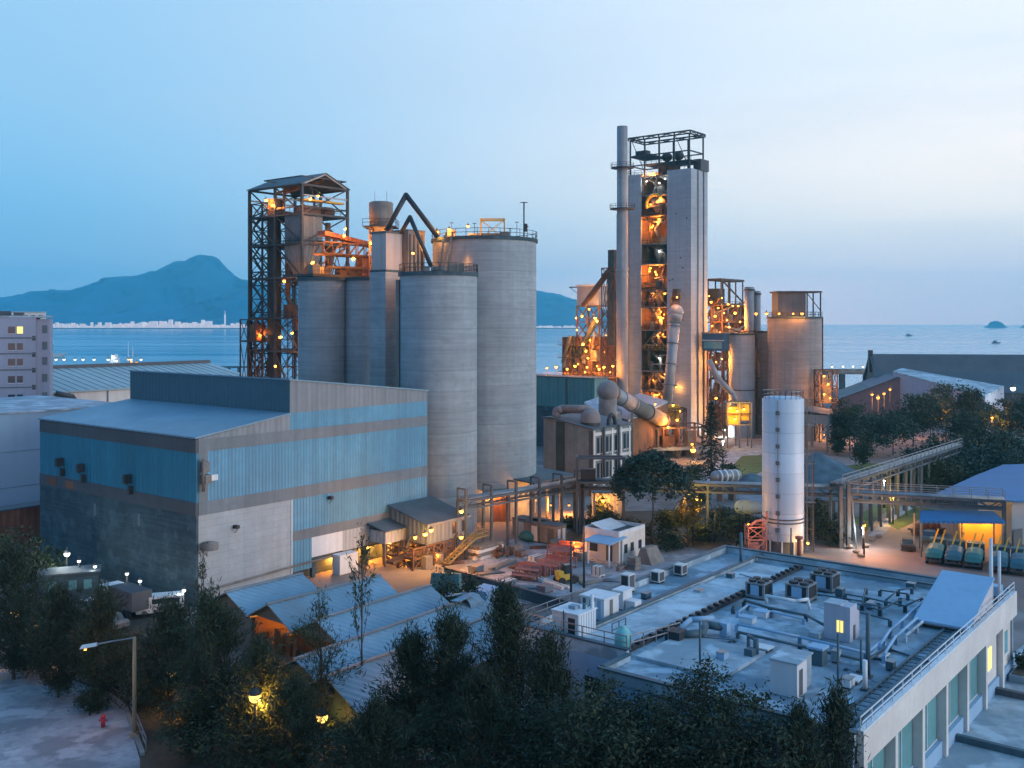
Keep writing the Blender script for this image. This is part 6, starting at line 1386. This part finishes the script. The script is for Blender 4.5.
for t,x in ((shB,4.2),(shC,4.5)):
    p = Vector(t.location)+Vector((cos(t.rotation_euler.z),sin(t.rotation_euler.z),0))*x
    for dz_,s_ in ((3.2,.6),(2.9,-1.4)): lamp_on(t, p+Vector((-sin(t.rotation_euler.z)*s_, cos(t.rotation_euler.z)*s_, dz_)), 300 if t is shB else 60, 'o', .2)
    b = MB(); r_ = random.Random(3)
    for i in range(10): b.cbox(r_.uniform(2,6),r_.uniform(-2.2,2.2),0,r_.uniform(.4,1.2),r_.uniform(.4,1.2),r_.uniform(.6,2.4))
    b.build('machine', M['rsteel'], t)
b = MB(); n_=9
for i in range(n_):
    a0_, a1_ = pi*i/n_, pi*(i+1)/n_; b.quad((-0.9,-1.1*cos(a0_),.9*sin(a0_)),(0.9,-1.1*cos(a0_),.9*sin(a0_)),(0.9,-1.1*cos(a1_),.9*sin(a1_)),(-0.9,-1.1*cos(a1_),.9*sin(a1_)))
o = b.build('ridge_vent', M['shedr'], shD); o.location = ((gnd(468,600,5)-gnd(300,659,5)).length,0,4.6)
t = thing('roof_scraps', 'curled sheets on the ridge of the shed beside the yard', 'sheets', gnd(452,603,5.2), PHI); 
MB().slab((0,-.8,.25),(2.2,-.8,.45),(2.2,.2,.3),(0,.2,.2),.06).slab((.4,.4,.5),(2.6,.5,.3),(2.4,1.2,.2),(.2,1.1,.35),.06).build('sheet', M['shedr'], t)
t = gthing('tarpaulin_cover', 'dark tarpaulin covered crate between the sheds and the low yard wall', 'crate', gnd(485,605)); MB().hexa([(-1,-1,0),(1.2,-1,0),(1.2,1.2,0),(-1,1.2,0)],[(-.9,-.9,1.7),(1.1,-.9,1.9),(1.1,1.1,1.9),(-.9,1.1,1.7)]).build('cover', M['paleb'], t)
t = gthing('tarpaulin_cover', 'teal sheeted lean frame behind the curved ridge vent by the yard wall', 'sheet frame', gnd(446,590)); MB().hexa([(-.3,-2.2,0),(.3,-2.2,0),(.3,2.2,0),(-.3,2.2,0)],[(-.2,-2.1,2.2),(.2,-2.1,2.2),(.2,2.1,1.6),(-.2,2.1,1.6)]).build('sheet', M['tealp'], t)

# ------------------------------------------------------------------ background, left
tw = thing('white_block', 'pale lilac multi storey block with small windows at the left edge', 'building', xy(36, 190), radians(20))
zt5 = zat(317.5,190); wl = 15.0
MB().box(-wl,0,0,8,0,zt5).build('main_wall', M['lilac'], tw)
MB().box(0.01,2.3,0.8,7.5,0,zt5-.3).build('wing_wall', M['lilac'], tw)
MB().box(-wl-.1,2.4,-.12,8.1,zt5,zt5+.35).build('roof', M['deckp'], tw)
for py in (337.8,353.4,369.5,387,406.5,426):
    z=zat(py,190); MB().box(-wl,0.02,-.07,-.001,z-.12,z+.12).build('string_course', M['fascia'], tw)
for k,py in enumerate((330,346.5,362,379,397.5,416)):
    z=zat(py,190)
    for px,wdt,mm in ((12.5,1.2,'dglass'),(20,1.0,'win' if k==0 else 'dglass')):
        x=(px-34.5)/F*190; wn=MB().box(x-wdt/2,x+wdt/2,-.03,0,z-.65,z+.65).build('window', M[mm], tw); MB().box(x-wdt/2-.08,x+wdt/2+.08,-.12,-.031,z-.8,z-.66).build('sill', M['white'], wn)
    x=(32.5-34.5)/F*190; MB().box(x-.3,x+.3,-.03,0,z-2.0,z-1.1).build('vent', M['dfascia'], tw)
    MB().box(1.0,1.9,.72,.8,z-.6,z+.9).build('wing_window', M['fascia'], tw)
MB().box(-4.2,-2.6,3,6,zt5+.35,zt5+1.0).cbox(-6,6,zt5+.35,2,2,.9).build('roof_plant', M['dfascia'], tw)
t = thing('far_block', 'pale block peeping over the roof of the lilac block at the left edge', 'building', xy(18, 420), radians(22))
MB().box(-10,10.5,0,3,0,zat(312.5,420)).build('walls', M['whitew'], t); MB().box(-10.2,10.7,-.2,3.2,zat(312.5,420),zat(312.5,420)+.4).build('roof', M['deckp'], t)
for k in range(7): MB().box(-9+2.8*k,-7.4+2.8*k,-.05,0,zat(318,420),zat(315,420)).build('window', M['dfascia'], t)
Cb = xy(-30, 138)
bl = gthing('pale_blue_hall', 'plain pale blue windowless hall behind the left side of the mill hall', 'hall', Cb)
zb_ = zat(417,138); lbx = along(Cb,U,131)
MB().box(0,lbx,0,30,0,zb_).build('walls', M['paleb'], bl); MB().box(-.1,lbx+.1,-.12,30,zb_,zb_+.25).build('roof', M['deckp'], bl)
for z in (zb_*.38,zb_*.68): MB().box(0,lbx,-.04,0,z,z+.08).build('panel_joint', M['roofb'], bl)
rsd = gthing('rust_fence_shed', 'long rust red sheeted shed at the foot of the pale blue hall', 'shed', xy(-25,127))
MB().box(0,22,0,3,0,zat(511,130)).build('walls', M['rustw'], rsd); MB().box(-.2,22.2,-.2,3,zat(511,130),zat(511,130)+.2).build('roof', M['roofd'], rsd)
Cw2 = xy(38, 200)
wh2 = gthing('ribbed_roof_warehouse', 'warehouse with a long ribbed pale green grey roof beyond the pale blue hall', 'warehouse', Cw2)
ze2, zr2 = zat(393,200), zat(371.5,217); lw = along(Cw2,U,262); ww = 44
MB().prism([(0,0),(ww,0),(ww,ze2),(ww/2,zr2),(0,ze2)],0,lw,'x').build('walls', M['whitew'], wh2)
MB().slab((-.3,-.5,ze2),(lw+.3,-.5,ze2),(lw+.3,ww/2,zr2+.3),(-.3,ww/2,zr2+.3),.25).build('front_roof', mat('pale_green_roof',(0.34,0.42,0.43),.6,var=.15,scale=.06), wh2)
MB().slab((-.3,ww/2,zr2+.3),(lw+.3,ww/2,zr2+.3),(lw+.3,ww+.5,ze2),(-.3,ww+.5,ze2),.25).build('rear_roof', M['roofb'], wh2)
b = MB()
for i in range(26): x=i*lw/26; b.bar((x,-.4,ze2+.05),(x,ww/2,zr2+.35),.10)
b.build('roof_ribs', M['gsteel'], wh2)
MB().box(-.4,lw+.4,ww/2-.35,ww/2+.5,zr2+.3,zr2+1.0).build('ridge_cap', M['dfascia'], wh2)
for px in (69,107,150): x=along(Cw2,U,px); MB().box(x,x+.25,-.2,0,0,ze2).build('downpipe', M['fascia'], wh2)
x=along(Cw2,U,55); MB().tube([(x,-.4,ze2-.2),(x+3,-1.2,ze2-1),(x+5,-1.4,ze2-4)],.5,8).build('duct', M['dfascia'], wh2)
# pier and ship
pr_ = thing('pier', 'long pier with a row of white lamps beyond the ribbed warehouse', 'pier', xy(20,600,0), radians(3))
MB().box(0,150,-3,3,2.2,3.2).build('deck', M['dconc'], pr_)
b = MB()
for i in range(26): b.cyl((2+i*5.8,-2,-6),(2+i*5.8,-2,2.2),.5,None,6).cyl((2+i*5.8,2,-6),(2+i*5.8,2,2.2),.5,None,6)
b.build('piles', M['dfascia'], pr_)
for px in (56,64,75,83,94,108,131,141):
    q = at(px,359.5,600); l_=loc_in(pr_,q); MB().bar((l_.x,0,3.2),(l_.x,0,q.z+.6),.2).build('lamp_post', M['gsteel'], pr_); lamp_on(pr_, Vector((q.x,q.y,q.z)), 0, 'w', .75)
sp = thing('cargo_ship', 'small lit cargo ship with two masts moored at the pier', 'ship', xy(125,618,-2), 0)
MB().prism([(-10,0.5),(9,0.5),(12,4.5),(-11,4.5)],-3,3,'y').build('hull', M['red'], sp); MB().box(-9,-4,-2.4,2.4,4.5,9.5).box(-8,-5,-2,2,9.5,12).build('superstructure', M['white'], sp)
for x in (2.0,4.8): MB().cyl((x,0,4.5),(x,0,20 if x<3 else 17),.35,.2,8).build('mast', M['white'], sp)
b = MB().bar((2,0,8),(8,0,12),.25).cbox(5,0,4.5,5,3,2.5); b.build('derrick', M['pinkd'], sp)
for p_ in ((-6,-3.2,11),(-4,-3.2,8.3),(3,-2.5,9),(5,-2.5,7.6),(8,-2.5,7.2)): lamp_on(sp, Vector(sp.location)+Vector(p_), 250 if p_[0]==-6 else 0, 'o' if p_[0]>2 else 'w', .7, (0,-1,-.3))
for k,(px,Y,s_,lab) in enumerate(((51,900,1.6,'white vessel out on the water right of the lilac block'),(909,2300,1.0,'tiny boat on the pale water on the right'),(996,1500,.8,'tiny dark boat on the water below the islet'))):
    t = thing('boat', lab, 'boat', xy(px,Y,-2)); t.scale=(s_,s_,s_)
    MB().prism([(-7,0.2),(6,0.2),(8.5,2.4),(-7.5,2.2)],-2,2,'y').build('hull', M['whitew'] if k==0 else M['dfascia'], t); MB().box(-5,0,-1.5,1.5,2.2,5.2).build('cabin', M['white'] if k==0 else M['dfascia'], t); MB().bar((1,0,2),(1,0,8),.25).build('mast', M['dfascia'], t)

# ------------------------------------------------------------------ trees and shrubs
def tree(name, label, base, h, rad, z0=0.3, n=3500, leaf=(0.34,0.16), kind='broad', leafm='leafm', seed=0, group=None, clusters=90, lean=0.0, sig=0.45, trunk=True, cat='tree'):
    r = random.Random(seed*31+5); t = thing(name, label, cat, base, r.uniform(0,6.28), group)
    tb_, lf_ = MB(), MB(); tr_ = max(0.03, h*(0.006 if name=='sapling' else 0.014)); cl = []
    top = Vector((lean*h, 0, h*(0.93 if kind!='broad' else 0.7)))
    pts = [Vector((0,0,-.1))]
    for i in range(1,6): f=i/5; pts.append(Vector((top.x*f+r.uniform(-.15,.15)*rad*.3, r.uniform(-.15,.15)*rad*.3, top.z*f)))
    for i,(a,b) in enumerate(zip(pts,pts[1:])): tb_.cyl(a,b,tr_*(1-i*.17),tr_*(1-(i+1)*.17),7,False)
    def on_trunk(f):
        f = max(0,min(.999,f))*5; i=int(f); return pts[i].lerp(pts[i+1], f-i)
    zc0 = z0*h
    for k in range(clusters):
        if kind == 'conifer':
            f = z0+(1-z0)*(k+r.random())/clusters; rr_ = rad*(1-f)**0.85*1.15+.12; a = k*2.4+r.uniform(-.4,.4)
            e = Vector((lean*h*f+rr_*cos(a)*r.uniform(.55,1), rr_*sin(a)*r.uniform(.55,1), f*h - rr_*.18))
            s = Vector((lean*h*f,0,f*h))
        elif kind == 'feather':
            f = z0+(1-z0)*r.random()**0.85; prof = (sin(pi*min(1,max(0.05,(f-z0)/(1-z0)*.85+.12))))**.8
            a = r.uniform(0,6.28); rr_ = rad*prof*sqrt(r.random())*r.uniform(.6,1.15)
            e = Vector((lean*h*f+rr_*cos(a), rr_*sin(a), f*h+r.uniform(-.2,.5)))
            s = on_trunk(max(.1,f-.22*r.random()-.05))
        elif kind == 'umbrella':
            a = r.uniform(0,6.28); q = sqrt(r.random()); zt__ = h*(0.98-.30*q**2.2)+r.uniform(-.5,.25)
            e = Vector((rad*q*cos(a), rad*q*sin(a), max(zc0, zt__-r.random()**2*1.6))); s = on_trunk(.75)
        else:
            u = r.uniform(-1,1); a = r.uniform(0,6.28); q = r.random()**.38; c_ = sqrt(1-u*u)
            hh_ = (h-zc0)/2; lob = 1+.22*sin(a*3+seed)+.15*sin(a*5+u*3)
            e = Vector((rad*q*c_*cos(a)*lob, rad*q*c_*sin(a)*lob, zc0+hh_+hh_*q*u*.98)); s = on_trunk(r.uniform(.45,.95))
        if k % (3 if kind != 'umbrella' else 5) == 0 or kind == 'conifer':
            m_ = s.lerp(e,.5)+Vector((0,0,-.05*(e-s).length)); tb_.cyl(s,m_,tr_*.34,tr_*.22,4,False).cyl(m_,e,tr_*.22,.015,4,False)
        cl.append((e,s))
    per = max(3, n//max(1,len(cl)))
    for e, s in cl:
        sg_ = sig*r.uniform(.6,1.3); tw_ = r.uniform(.7,1.25)
        for i in range(per):
            if kind == 'feather':
                f = r.random(); p = s.lerp(e, .45+.6*f) + Vector((r.gauss(0,sg_*.6), r.gauss(0,sg_*.6), r.gauss(0,sg_*.6)))
                d = ((e-s).normalized()*.7+Vector((r.gauss(0,.5),r.gauss(0,.5),r.gauss(.15,.5)))).normalized()
            elif kind == 'conifer':
                p = s.lerp(e, r.uniform(.15,1.05)) + Vector((r.gauss(0,sg_*.4),r.gauss(0,sg_*.4),r.gauss(0,sg_*.25))); d = Vector((r.gauss(0,1),r.gauss(0,1),r.gauss(-.2,.4))).normalized()
            else:
                p = e + Vector((r.gauss(0,sg_),r.gauss(0,sg_),r.gauss(0,sg_*.75))); d = Vector((r.gauss(0,1),r.gauss(0,1),r.gauss(0,.7))).normalized()
            if p.z < .05: continue
            sd_ = d.cross(Vector((r.gauss(0,1),r.gauss(0,1),r.gauss(0,1)))).normalized()
            l_, w_ = leaf[0]*r.uniform(.6,1.3)*tw_, leaf[1]*r.uniform(.6,1.3)*tw_
            lf_.add([p-d*l_-sd_*w_*.3, p-d*l_*.1-sd_*w_, p+d*l_, p-d*l_*.1+sd_*w_], [(0,1,2,3)])
    if trunk: tb_.build('trunk', M['bark'], t)
    lf_.build('crown', M[leafm], t)
    return t
ft = [ # px, Y, top py, radius m, kind, label, lean
 (14,84,548,3.6,'feather','leftmost dark feathery tree at the left edge, beside the pale yard',0,5200),
 (58,80,585,3.0,'feather','dark feathery tree left of the street lamp, before the hall',.02,4300),
 (100,79,592,3.0,'feather','dark feathery tree directly behind the street lamp arm',-.02,4300),
 (170,75,600,3.4,'feather','broad dark tree right of the street lamp',0,5200),
 (212,70,596,3.7,'feather','widest dark feathery tree, in front of the hall corner and the sheds',.01,6500),
 (262,68,640,2.8,'feather','dark tree in front of the orange lit open shed',0,4200),
 (322,71,592,3.2,'feather','loose see-through feathery tree in front of the pale shed roofs',.015,3000),
 (292,66,680,3.0,'feather','low dark tree between the two glowing lamps at the bottom',0,3500),
 (412,68,628,2.7,'feather','dark tree before the pale shed roofs, left of the taller pointed one',0,4600),
 (452,67,605,2.7,'feather','pointed dark tree before the sheds, left of the tallest one by the flat roof',.01,4600),
 (508,70,583,2.7,'feather','tall dark tree left of the white container hut',.02,5600),
 (548,64,628,2.4,'feather','dark tree right below the white container hut',-.02,3600),
 (482,62,668,3.2,'feather','dark round tree at the bottom, below the tall one by the white hut',0,4600),
 (590,58,672,2.9,'broad','low bushy tree below the front railing of the flat roof',0,4600),
 (645,57,688,2.8,'broad','low bushy tree in front of the lower wing roof',0,4600),
 (695,58,656,2.7,'broad','bushy tree rising before the flat roof left of the plain white box hut',0,4600),
 (748,56,684,2.4,'broad','low bushy tree in front of the plain white box hut',0,3800),
 (800,55,704,2.2,'feather','low feathery tree right of the plain white box hut at the bottom',0,3000),
 (836,56,686,1.6,'feather','slim feathery tree at the bottom near the right parapet',0,2000),
 (375,62,700,3.0,'feather','low dark tree at the bottom before the nearest shed',0,4200),
]
for i,(px,Y,tp,rad,kd,lab,ln,n_) in enumerate(ft):
    h_ = zat(tp,Y)
    tree('casuarina_tree' if kd=='feather' else 'bushy_tree', lab, xy(px,Y), h_*(1 if i<7 else .97), rad*(1.12 if kd=='feather' else 1.15), .07 if kd=='feather' else .12, int(n_*(.9 if i==6 else 2.3)), (.24,.034) if kd=='feather' else (.13,.062), kd, 'leafd' if i not in (6,) else 'leafm', i+1, 'dark trees along the foreground', (60 if i==6 else 170) if n_>2500 else 80, ln, .46)
for i,(px,Y,tp,lab) in enumerate(((206,77,548,'slender sparse sapling in front of the white block wall'),(362,74,512,'tall thin sapling rising before the pale sheeted part of the hall'))):
    tree('sapling', lab, xy(px,Y), zat(tp,Y), 1.5, .45, 520, (.24,.04), 'feather', 'leafm', 40+i, None, 26, .02 if i==0 else 0, .25)
tree('umbrella_tree', 'dark umbrella shaped tree with a wide crown in the middle of the plant', xy(652,133), zat(453,133), 5.3, .55, 9000, (.26,.15), 'umbrella', 'leafg', 61, None, 230, 0, .42)
tree('round_tree', 'small round tree lit orange by the lamp post in the middle yard', xy(688,133.5), zat(498,133.5), 2.0, .4, 1900, (.18,.11), 'broad', 'leafy', 62, None, 70, 0, .3)
tree('conifer_tree', 'slender loose conifer in front of the tall tower foot', xy(711,184), zat(403,184), 4.3, .10, 3000, (.30,.09), 'conifer', 'leafd', 63, None, 90, 0, .5)
sh_ = [(575,146,520,2.6,'dark shrub behind the white house, left'),(610,141,512,2.6,'dark shrub behind the right end of the white house'),(632,139,520,2.4,'dark shrub under the left half of the umbrella shaped tree'),(668,139,508,2.6,'dark shrub under the right half of the umbrella shaped tree'),
 (703,137,522,2.2,'dark shrub right of the orange lit round tree'),(670,131,531,1.6,'low shrub in front of the orange lit round tree, left'),(740,133,512,2.3,'round olive shrub left of the white tank'),(757,136,517,2.0,'second shrub from the white tank, beside the pale blue tank'),
 (818,138,500,2.6,'dark shrub right of the white tank under the rack'),(832,134,520,1.5,'small shrub left of the steel corner post'),(724,141,505,2.4,'tall dark shrub behind the olive one'),(447,101,568,1.1,'bush by the low yard wall above the sheds'),(468,103,574,.9,'smaller bush by the low yard wall')]
for i,(px,Y,tp,rad,lab) in enumerate(sh_): tree('shrub', lab, xy(px,Y), max(.9,zat(tp,Y)), rad, .05, int(700*rad), (.2,.11), 'broad', 'leafm', 70+i, 'shrubs in the plant yard', int(26*rad), 0, .4, cat='shrub')
for i,(px,Y,tp,rad,lab) in enumerate(((560,60,700,2.2,'dark undergrowth bush at the bottom, below the container hut'),(618,56,712,2.4,'dark undergrowth bush at the bottom, below the turquoise tank'),(672,55,716,2.2,'dark undergrowth bush at the bottom, below the lower end of the flat roof'),(722,54,716,2.2,'dark undergrowth bush at the bottom, left of the plain white box hut'),(775,53.5,722,2.0,'dark undergrowth bush at the bottom, right below the plain white box hut'),(520,62,690,2.4,'dark undergrowth bush at the bottom before the tallest sheds tree'),(440,64,702,2.4,'dark undergrowth bush at the bottom below the shed roofs'),(350,64,722,2.2,'dark undergrowth bush beside the nearest shed gable'),(240,66,706,2.4,'dark undergrowth bush left of the low glowing lamps'),(198,69,690,2.4,'dark undergrowth bush right of the street lamp pole'),(148,78,664,2.0,'dark undergrowth bush directly behind the street lamp pole'),(30,86,630,2.4,'dark undergrowth bush behind the railing at the far left'),(78,85,635,2.2,'dark undergrowth bush behind the railing left of the street lamp'),(120,82,632,2.2,'dark undergrowth bush behind the railing under the lamp arm'))):
    tree('shrub', lab, xy(px,Y), max(1.2,zat(tp,Y)), rad, .03, 3600, (.16,.06), 'broad', 'leafd', 160+i, 'undergrowth along the foreground', 80, 0, .42, cat='shrub')
for i,(px,Y,tp,rad,lab) in enumerate(((694,178,462,2.2,'dark shrub left of the conifer by the kiln platform'),(728,180,463,1.8,'dark shrub right of the conifer'),(700,160,476,2.4,'dark shrub in front of the conifer foot'),(600,150,500,2.2,'dark shrub beside the lit doorway shed'))):
    tree('shrub', lab, xy(px,Y), max(1.2,zat(tp,Y)), rad, .05, 1300, (.22,.11), 'broad', 'leafm', 190+i, 'shrubs in the plant yard', 50, 0, .4, cat='shrub')
tree('shrub', 'yellow green bush on the pale yard left of the street lamp foot', gnd(92,712), 1.7, 1.1, .05, 1500, (.13,.06), 'broad', 'leafm', 95, None, 50, 0, .22, cat='shrub')
for i,(px,py,lab) in enumerate(((998,664,'bushy shrub growing in the long planter box'),(1023,676,'shrub growing in the planter at the right edge'))):
    p = gnd(px,py,0)+Vector((0,0,.6)); tree('shrub', lab, p, 1.5, .8, .05, 500, (.14,.08), 'broad', 'leafm', 98+i, None, 30, 0, .22, cat='shrub')
rt = [(850,232,400,4.6,'dark tree right of the orange lit steel rack'),(872,222,412,4.6,'dark tree below the trio of sodium lamps'),(893,226,410,4.8,'dark broad tree right of the trio of sodium lamps'),(913,240,394,4.2,'dark tree left of the lone sodium lamp'),
 (946,262,381,4.6,'tall dark tree in front of the pale sloping roof, tallest of the row'),(930,250,392,3.4,'dark tree just left of the tallest one before the pale roof'),(972,262,388,4.2,'dark palm like tree right of the tallest one before the pale roof'),(1000,244,400,5.2,'dark tree below the white floodlight'),(1026,236,396,5.2,'dark tree at the right edge below the long dark shed'),(968,232,412,5.0,'dark tree right of the lone sodium lamp'),
 (925,186,446,4.4,'dark bushy tree beside the far end of the pipe bridge'),(950,182,436,5.2,'dark bushy tree above the blue roof, left'),(982,188,428,5.6,'dark bushy tree above the blue roof, middle'),(1015,192,424,5.6,'dark bushy tree above the blue roof, right'),(905,176,465,3.2,'low dark shrub below the pipe bridge'),(938,166,458,3.6,'low dark shrub between the pipe bridge and the blue roof'),(965,172,455,3.8,'low dark shrub next to the edge of the blue roof'),(996,176,440,4.0,'low dark tree directly behind the blue roof ridge')]
for i,(px,Y,tp,rad,lab) in enumerate(rt): tree('broadleaf_tree', lab, xy(px,Y), zat(tp,Y), rad, .10 if Y<200 else .20, 4200, (.30,.17), 'broad', 'leafg' if i%3 else 'leafm', 110+i, 'dark trees on the right of the plant', 85, 0, .75)
for i,(px,Y,tp,rad,lab) in enumerate(((838,225,428,1.8,'small dark tree at the right of the low grey shed'),(862,205,441,1.6,'small shrub by the lit post right of the low grey shed'),(40,112,548,2.4,'dark tree in front of the rust red shed'),(10,108,535,3.0,'dark tree at the left edge under the pale blue hall'))): tree('broadleaf_tree', lab, xy(px,Y), zat(tp,Y), rad, .15, 1500, (.3,.16), 'broad', 'leafm', 140+i, None, 50, 0, .5)

# ------------------------------------------------------------------ foreground left: street lamp, railing, lamps, trucks by the hall
t = thing('street_lamp', 'tall street lamp with a long arm over the pale yard, lower left', 'street lamp', gnd(134.5,737))
hL = zat(637,72.3)
MB().cyl((0,0,0),(0,0,hL),.17,.12,10).cbox(0,0,0,.5,.5,.35).build('pole', mat('tan_lamp_post',(0.36,0.27,0.17),.7,var=.2), t)
MB().tube([(0,0,hL-.05),(-1.6,0,hL-.3),(-2.9,0,hL-.55)],.06,6).build('arm', M['gsteel'], t)
MB().hexa([(-3.9,-.2,hL-.83),(-2.7,-.15,hL-.62),(-2.7,.15,hL-.62),(-3.9,.2,hL-.83)],[(-3.8,-.12,hL-.6),(-2.75,-.1,hL-.42),(-2.75,.1,hL-.42),(-3.8,.12,hL-.6)]).build('lamp_head', M['white'], t)
lamp_on(t, Vector(t.location)+Vector((-3.55,0,hL-.86)), 130, 'o', .12, (0,-.1,-.6))
t = thing('yard_railing', 'low blue grey railing along the curved edge of the pale yard', 'railing', (0,0,0))
pts = [gnd(*p) for p in ((-40,650),(2,651),(40,662),(97,682),(128,705),(146,752))]
rail(MB(), pts, 1.0, 1.5, .07).build('rail_frame', M['gsteel'], t); t['category']='railing'
t = thing('yard_kerb', 'worn pale kerb along the curved edge of the pale yard', 'kerb', (0,0,0)); b=MB()
for a,c in zip(pts,pts[1:]):
    a=a+Vector((0,-.6,0)); c=c+Vector((0,-.6,0)); d=(c-a).normalized(); s_=Vector((-d.y,d.x,0))*.15; b.hexa([a-s_,c-s_,c+s_,a+s_],[v+Vector((0,0,.22)) for v in (a-s_,c-s_,c+s_,a+s_)])
b.build('kerb_stones', M['conc2'], t)
t = thing('red_hydrant', 'small red hydrant post beside the foot of the street lamp', 'hydrant', gnd(103,727)); MB().cyl((0,0,0),(0,0,.7),.16,None,10).ball((0,0,.75),.2,10,6).cyl((-.3,0,.5),(.3,0,.5),.08).build('hydrant_body', mat('bright_red',(.5,.03,.05),.5), t)
for px,py,h_,e,lab,k in ((255,776,5.4,420,'orange lamp glowing low among the trees at the bottom, left of the pair','y'),(322,752,2.6,30,'orange lamp glowing low among the trees at the bottom, right of the pair','y'),(172,716,3.4,420,'lamp hidden among the trees right of the street lamp, lighting the ground yellow','y'),(16,668,5.0,260,'lamp hidden in the leftmost tree, lighting the leaves yellow','y'),(50,660,4.0,300,'lamp behind the trees near the yard railing','o'),(438,735,5.5,160,'small lamp glimmering through the dark trees before the sheds','o')):
    lamp_pole(lab, gnd(px,py), h_, k, e, 0, r=.42 if k=='y' else .2, off=(.2,.5,-.5))
for px,py,h_,e,lab in ((67,590,4.2,1000,'bright white lamp shining through the tree by the left wall of the hall'),(79,594,3.8,150,'white lamp right of the bright one by the left wall of the hall'),(95,596,3.4,150,'white lamp between the bright one and the parked lorry by the hall'),(127,600,3.0,220,'white lamp over the cab of the lorry by the hall'),(140,606,2.8,500,'white lamp right of the lorry by the hall'),(184,612,2.4,260,'white lamp at the foot of the hall corner'),(5,590,4.0,120,'white lamp at the left edge below the rust red shed')):
    lamp_pole(lab, gnd(px,py), h_, 'w', e*.10, 0, r=.2 if e<900 else .34, off=(0,-1.1,0.0))
lorry = thing('parked_lorry', 'white cabbed lorry parked beside the left wall of the hall', 'lorry', gnd(122,612), radians(140))
MB().cbox(-1.6,0,.9,4.6,2.2,1.9).build('cargo_box', M['dfascia'], lorry); cb=MB().cbox(1.9,0,.6,1.7,2.1,2.0).build('cab', M['white'], lorry); MB().box(2.76,2.79,-.9,.9,1.5,2.4).build('windscreen', M['dglass'], cb)
for y in (-.8,.8): MB().box(2.76,2.8,y-.15,y+.15,.8,1.0).build('headlight', M['ew'], lorry)
for x in (-3,-1.8,1.8):
    for y in (-1,1): MB().cyl((x,y-.13,.48),(x,y+.13,.48),.48,None,14).build('wheel', M['black'], lorry)
van = thing('parked_van', 'white van parked between the lorry and the hall corner', 'van', gnd(160,614), radians(200))
MB().prism([(-2.4,.4),(2.3,.4),(2.4,1.0),(1.6,1.3),(1.1,2.0),(-2.3,2.0)],-.9,.9,'y').build('body', M['white'], van); MB().box(-1.9,.8,-.91,-.9,1.3,1.8).box(-1.9,.8,.9,.91,1.3,1.8).build('window', M['dglass'], van)
for x in (-1.5,1.5):
    for y in (-.8,.8): MB().cyl((x,y-.1,.35),(x,y+.1,.35),.35,None,14).build('wheel', M['black'], van)
make_car('grey car parked by the left wall of the hall, left of the lorry', gnd(88,613), radians(140), M['gsteel'])
make_car('dusty car parked at the back of the parked lorry', gnd(108,628), radians(150), M['dust'])
t = thing('site_office', 'low dark site office with small windows under the pale blue hall at the left', 'office', gnd(38,603), radians(20)); MB().box(0,6,0,3,0,2.8).build('walls', M['dconc'], t); MB().box(-.2,6.2,-.2,3.2,2.8,2.95).build('roof', M['roofd'], t)
for x in (1,3,4.5): MB().box(x,x+.8,-.03,0,1.1,2.1).build('window', M['glass'], t)

# ------------------------------------------------------------------ the air
hz_b = MB().box(-9000,9000,-120,12500,-9,640).build('haze', M['ground']); hz_b['kind']='stuff'
m = bpy.data.materials.new('evening_haze'); m.use_nodes = True; n, l = m.node_tree.nodes, m.node_tree.links
n.remove(n['Principled BSDF']); pv = n.new('ShaderNodeVolumePrincipled')
pv.inputs['Color'].default_value = (0.22,0.82,1.0,1); pv.inputs['Density'].default_value = 1.5e-4; pv.inputs['Anisotropy'].default_value = 0.6
l.new(pv.outputs[0], n['Material Output'].inputs['Volume']); hz_b.data.materials.clear(); hz_b.data.materials.append(m)
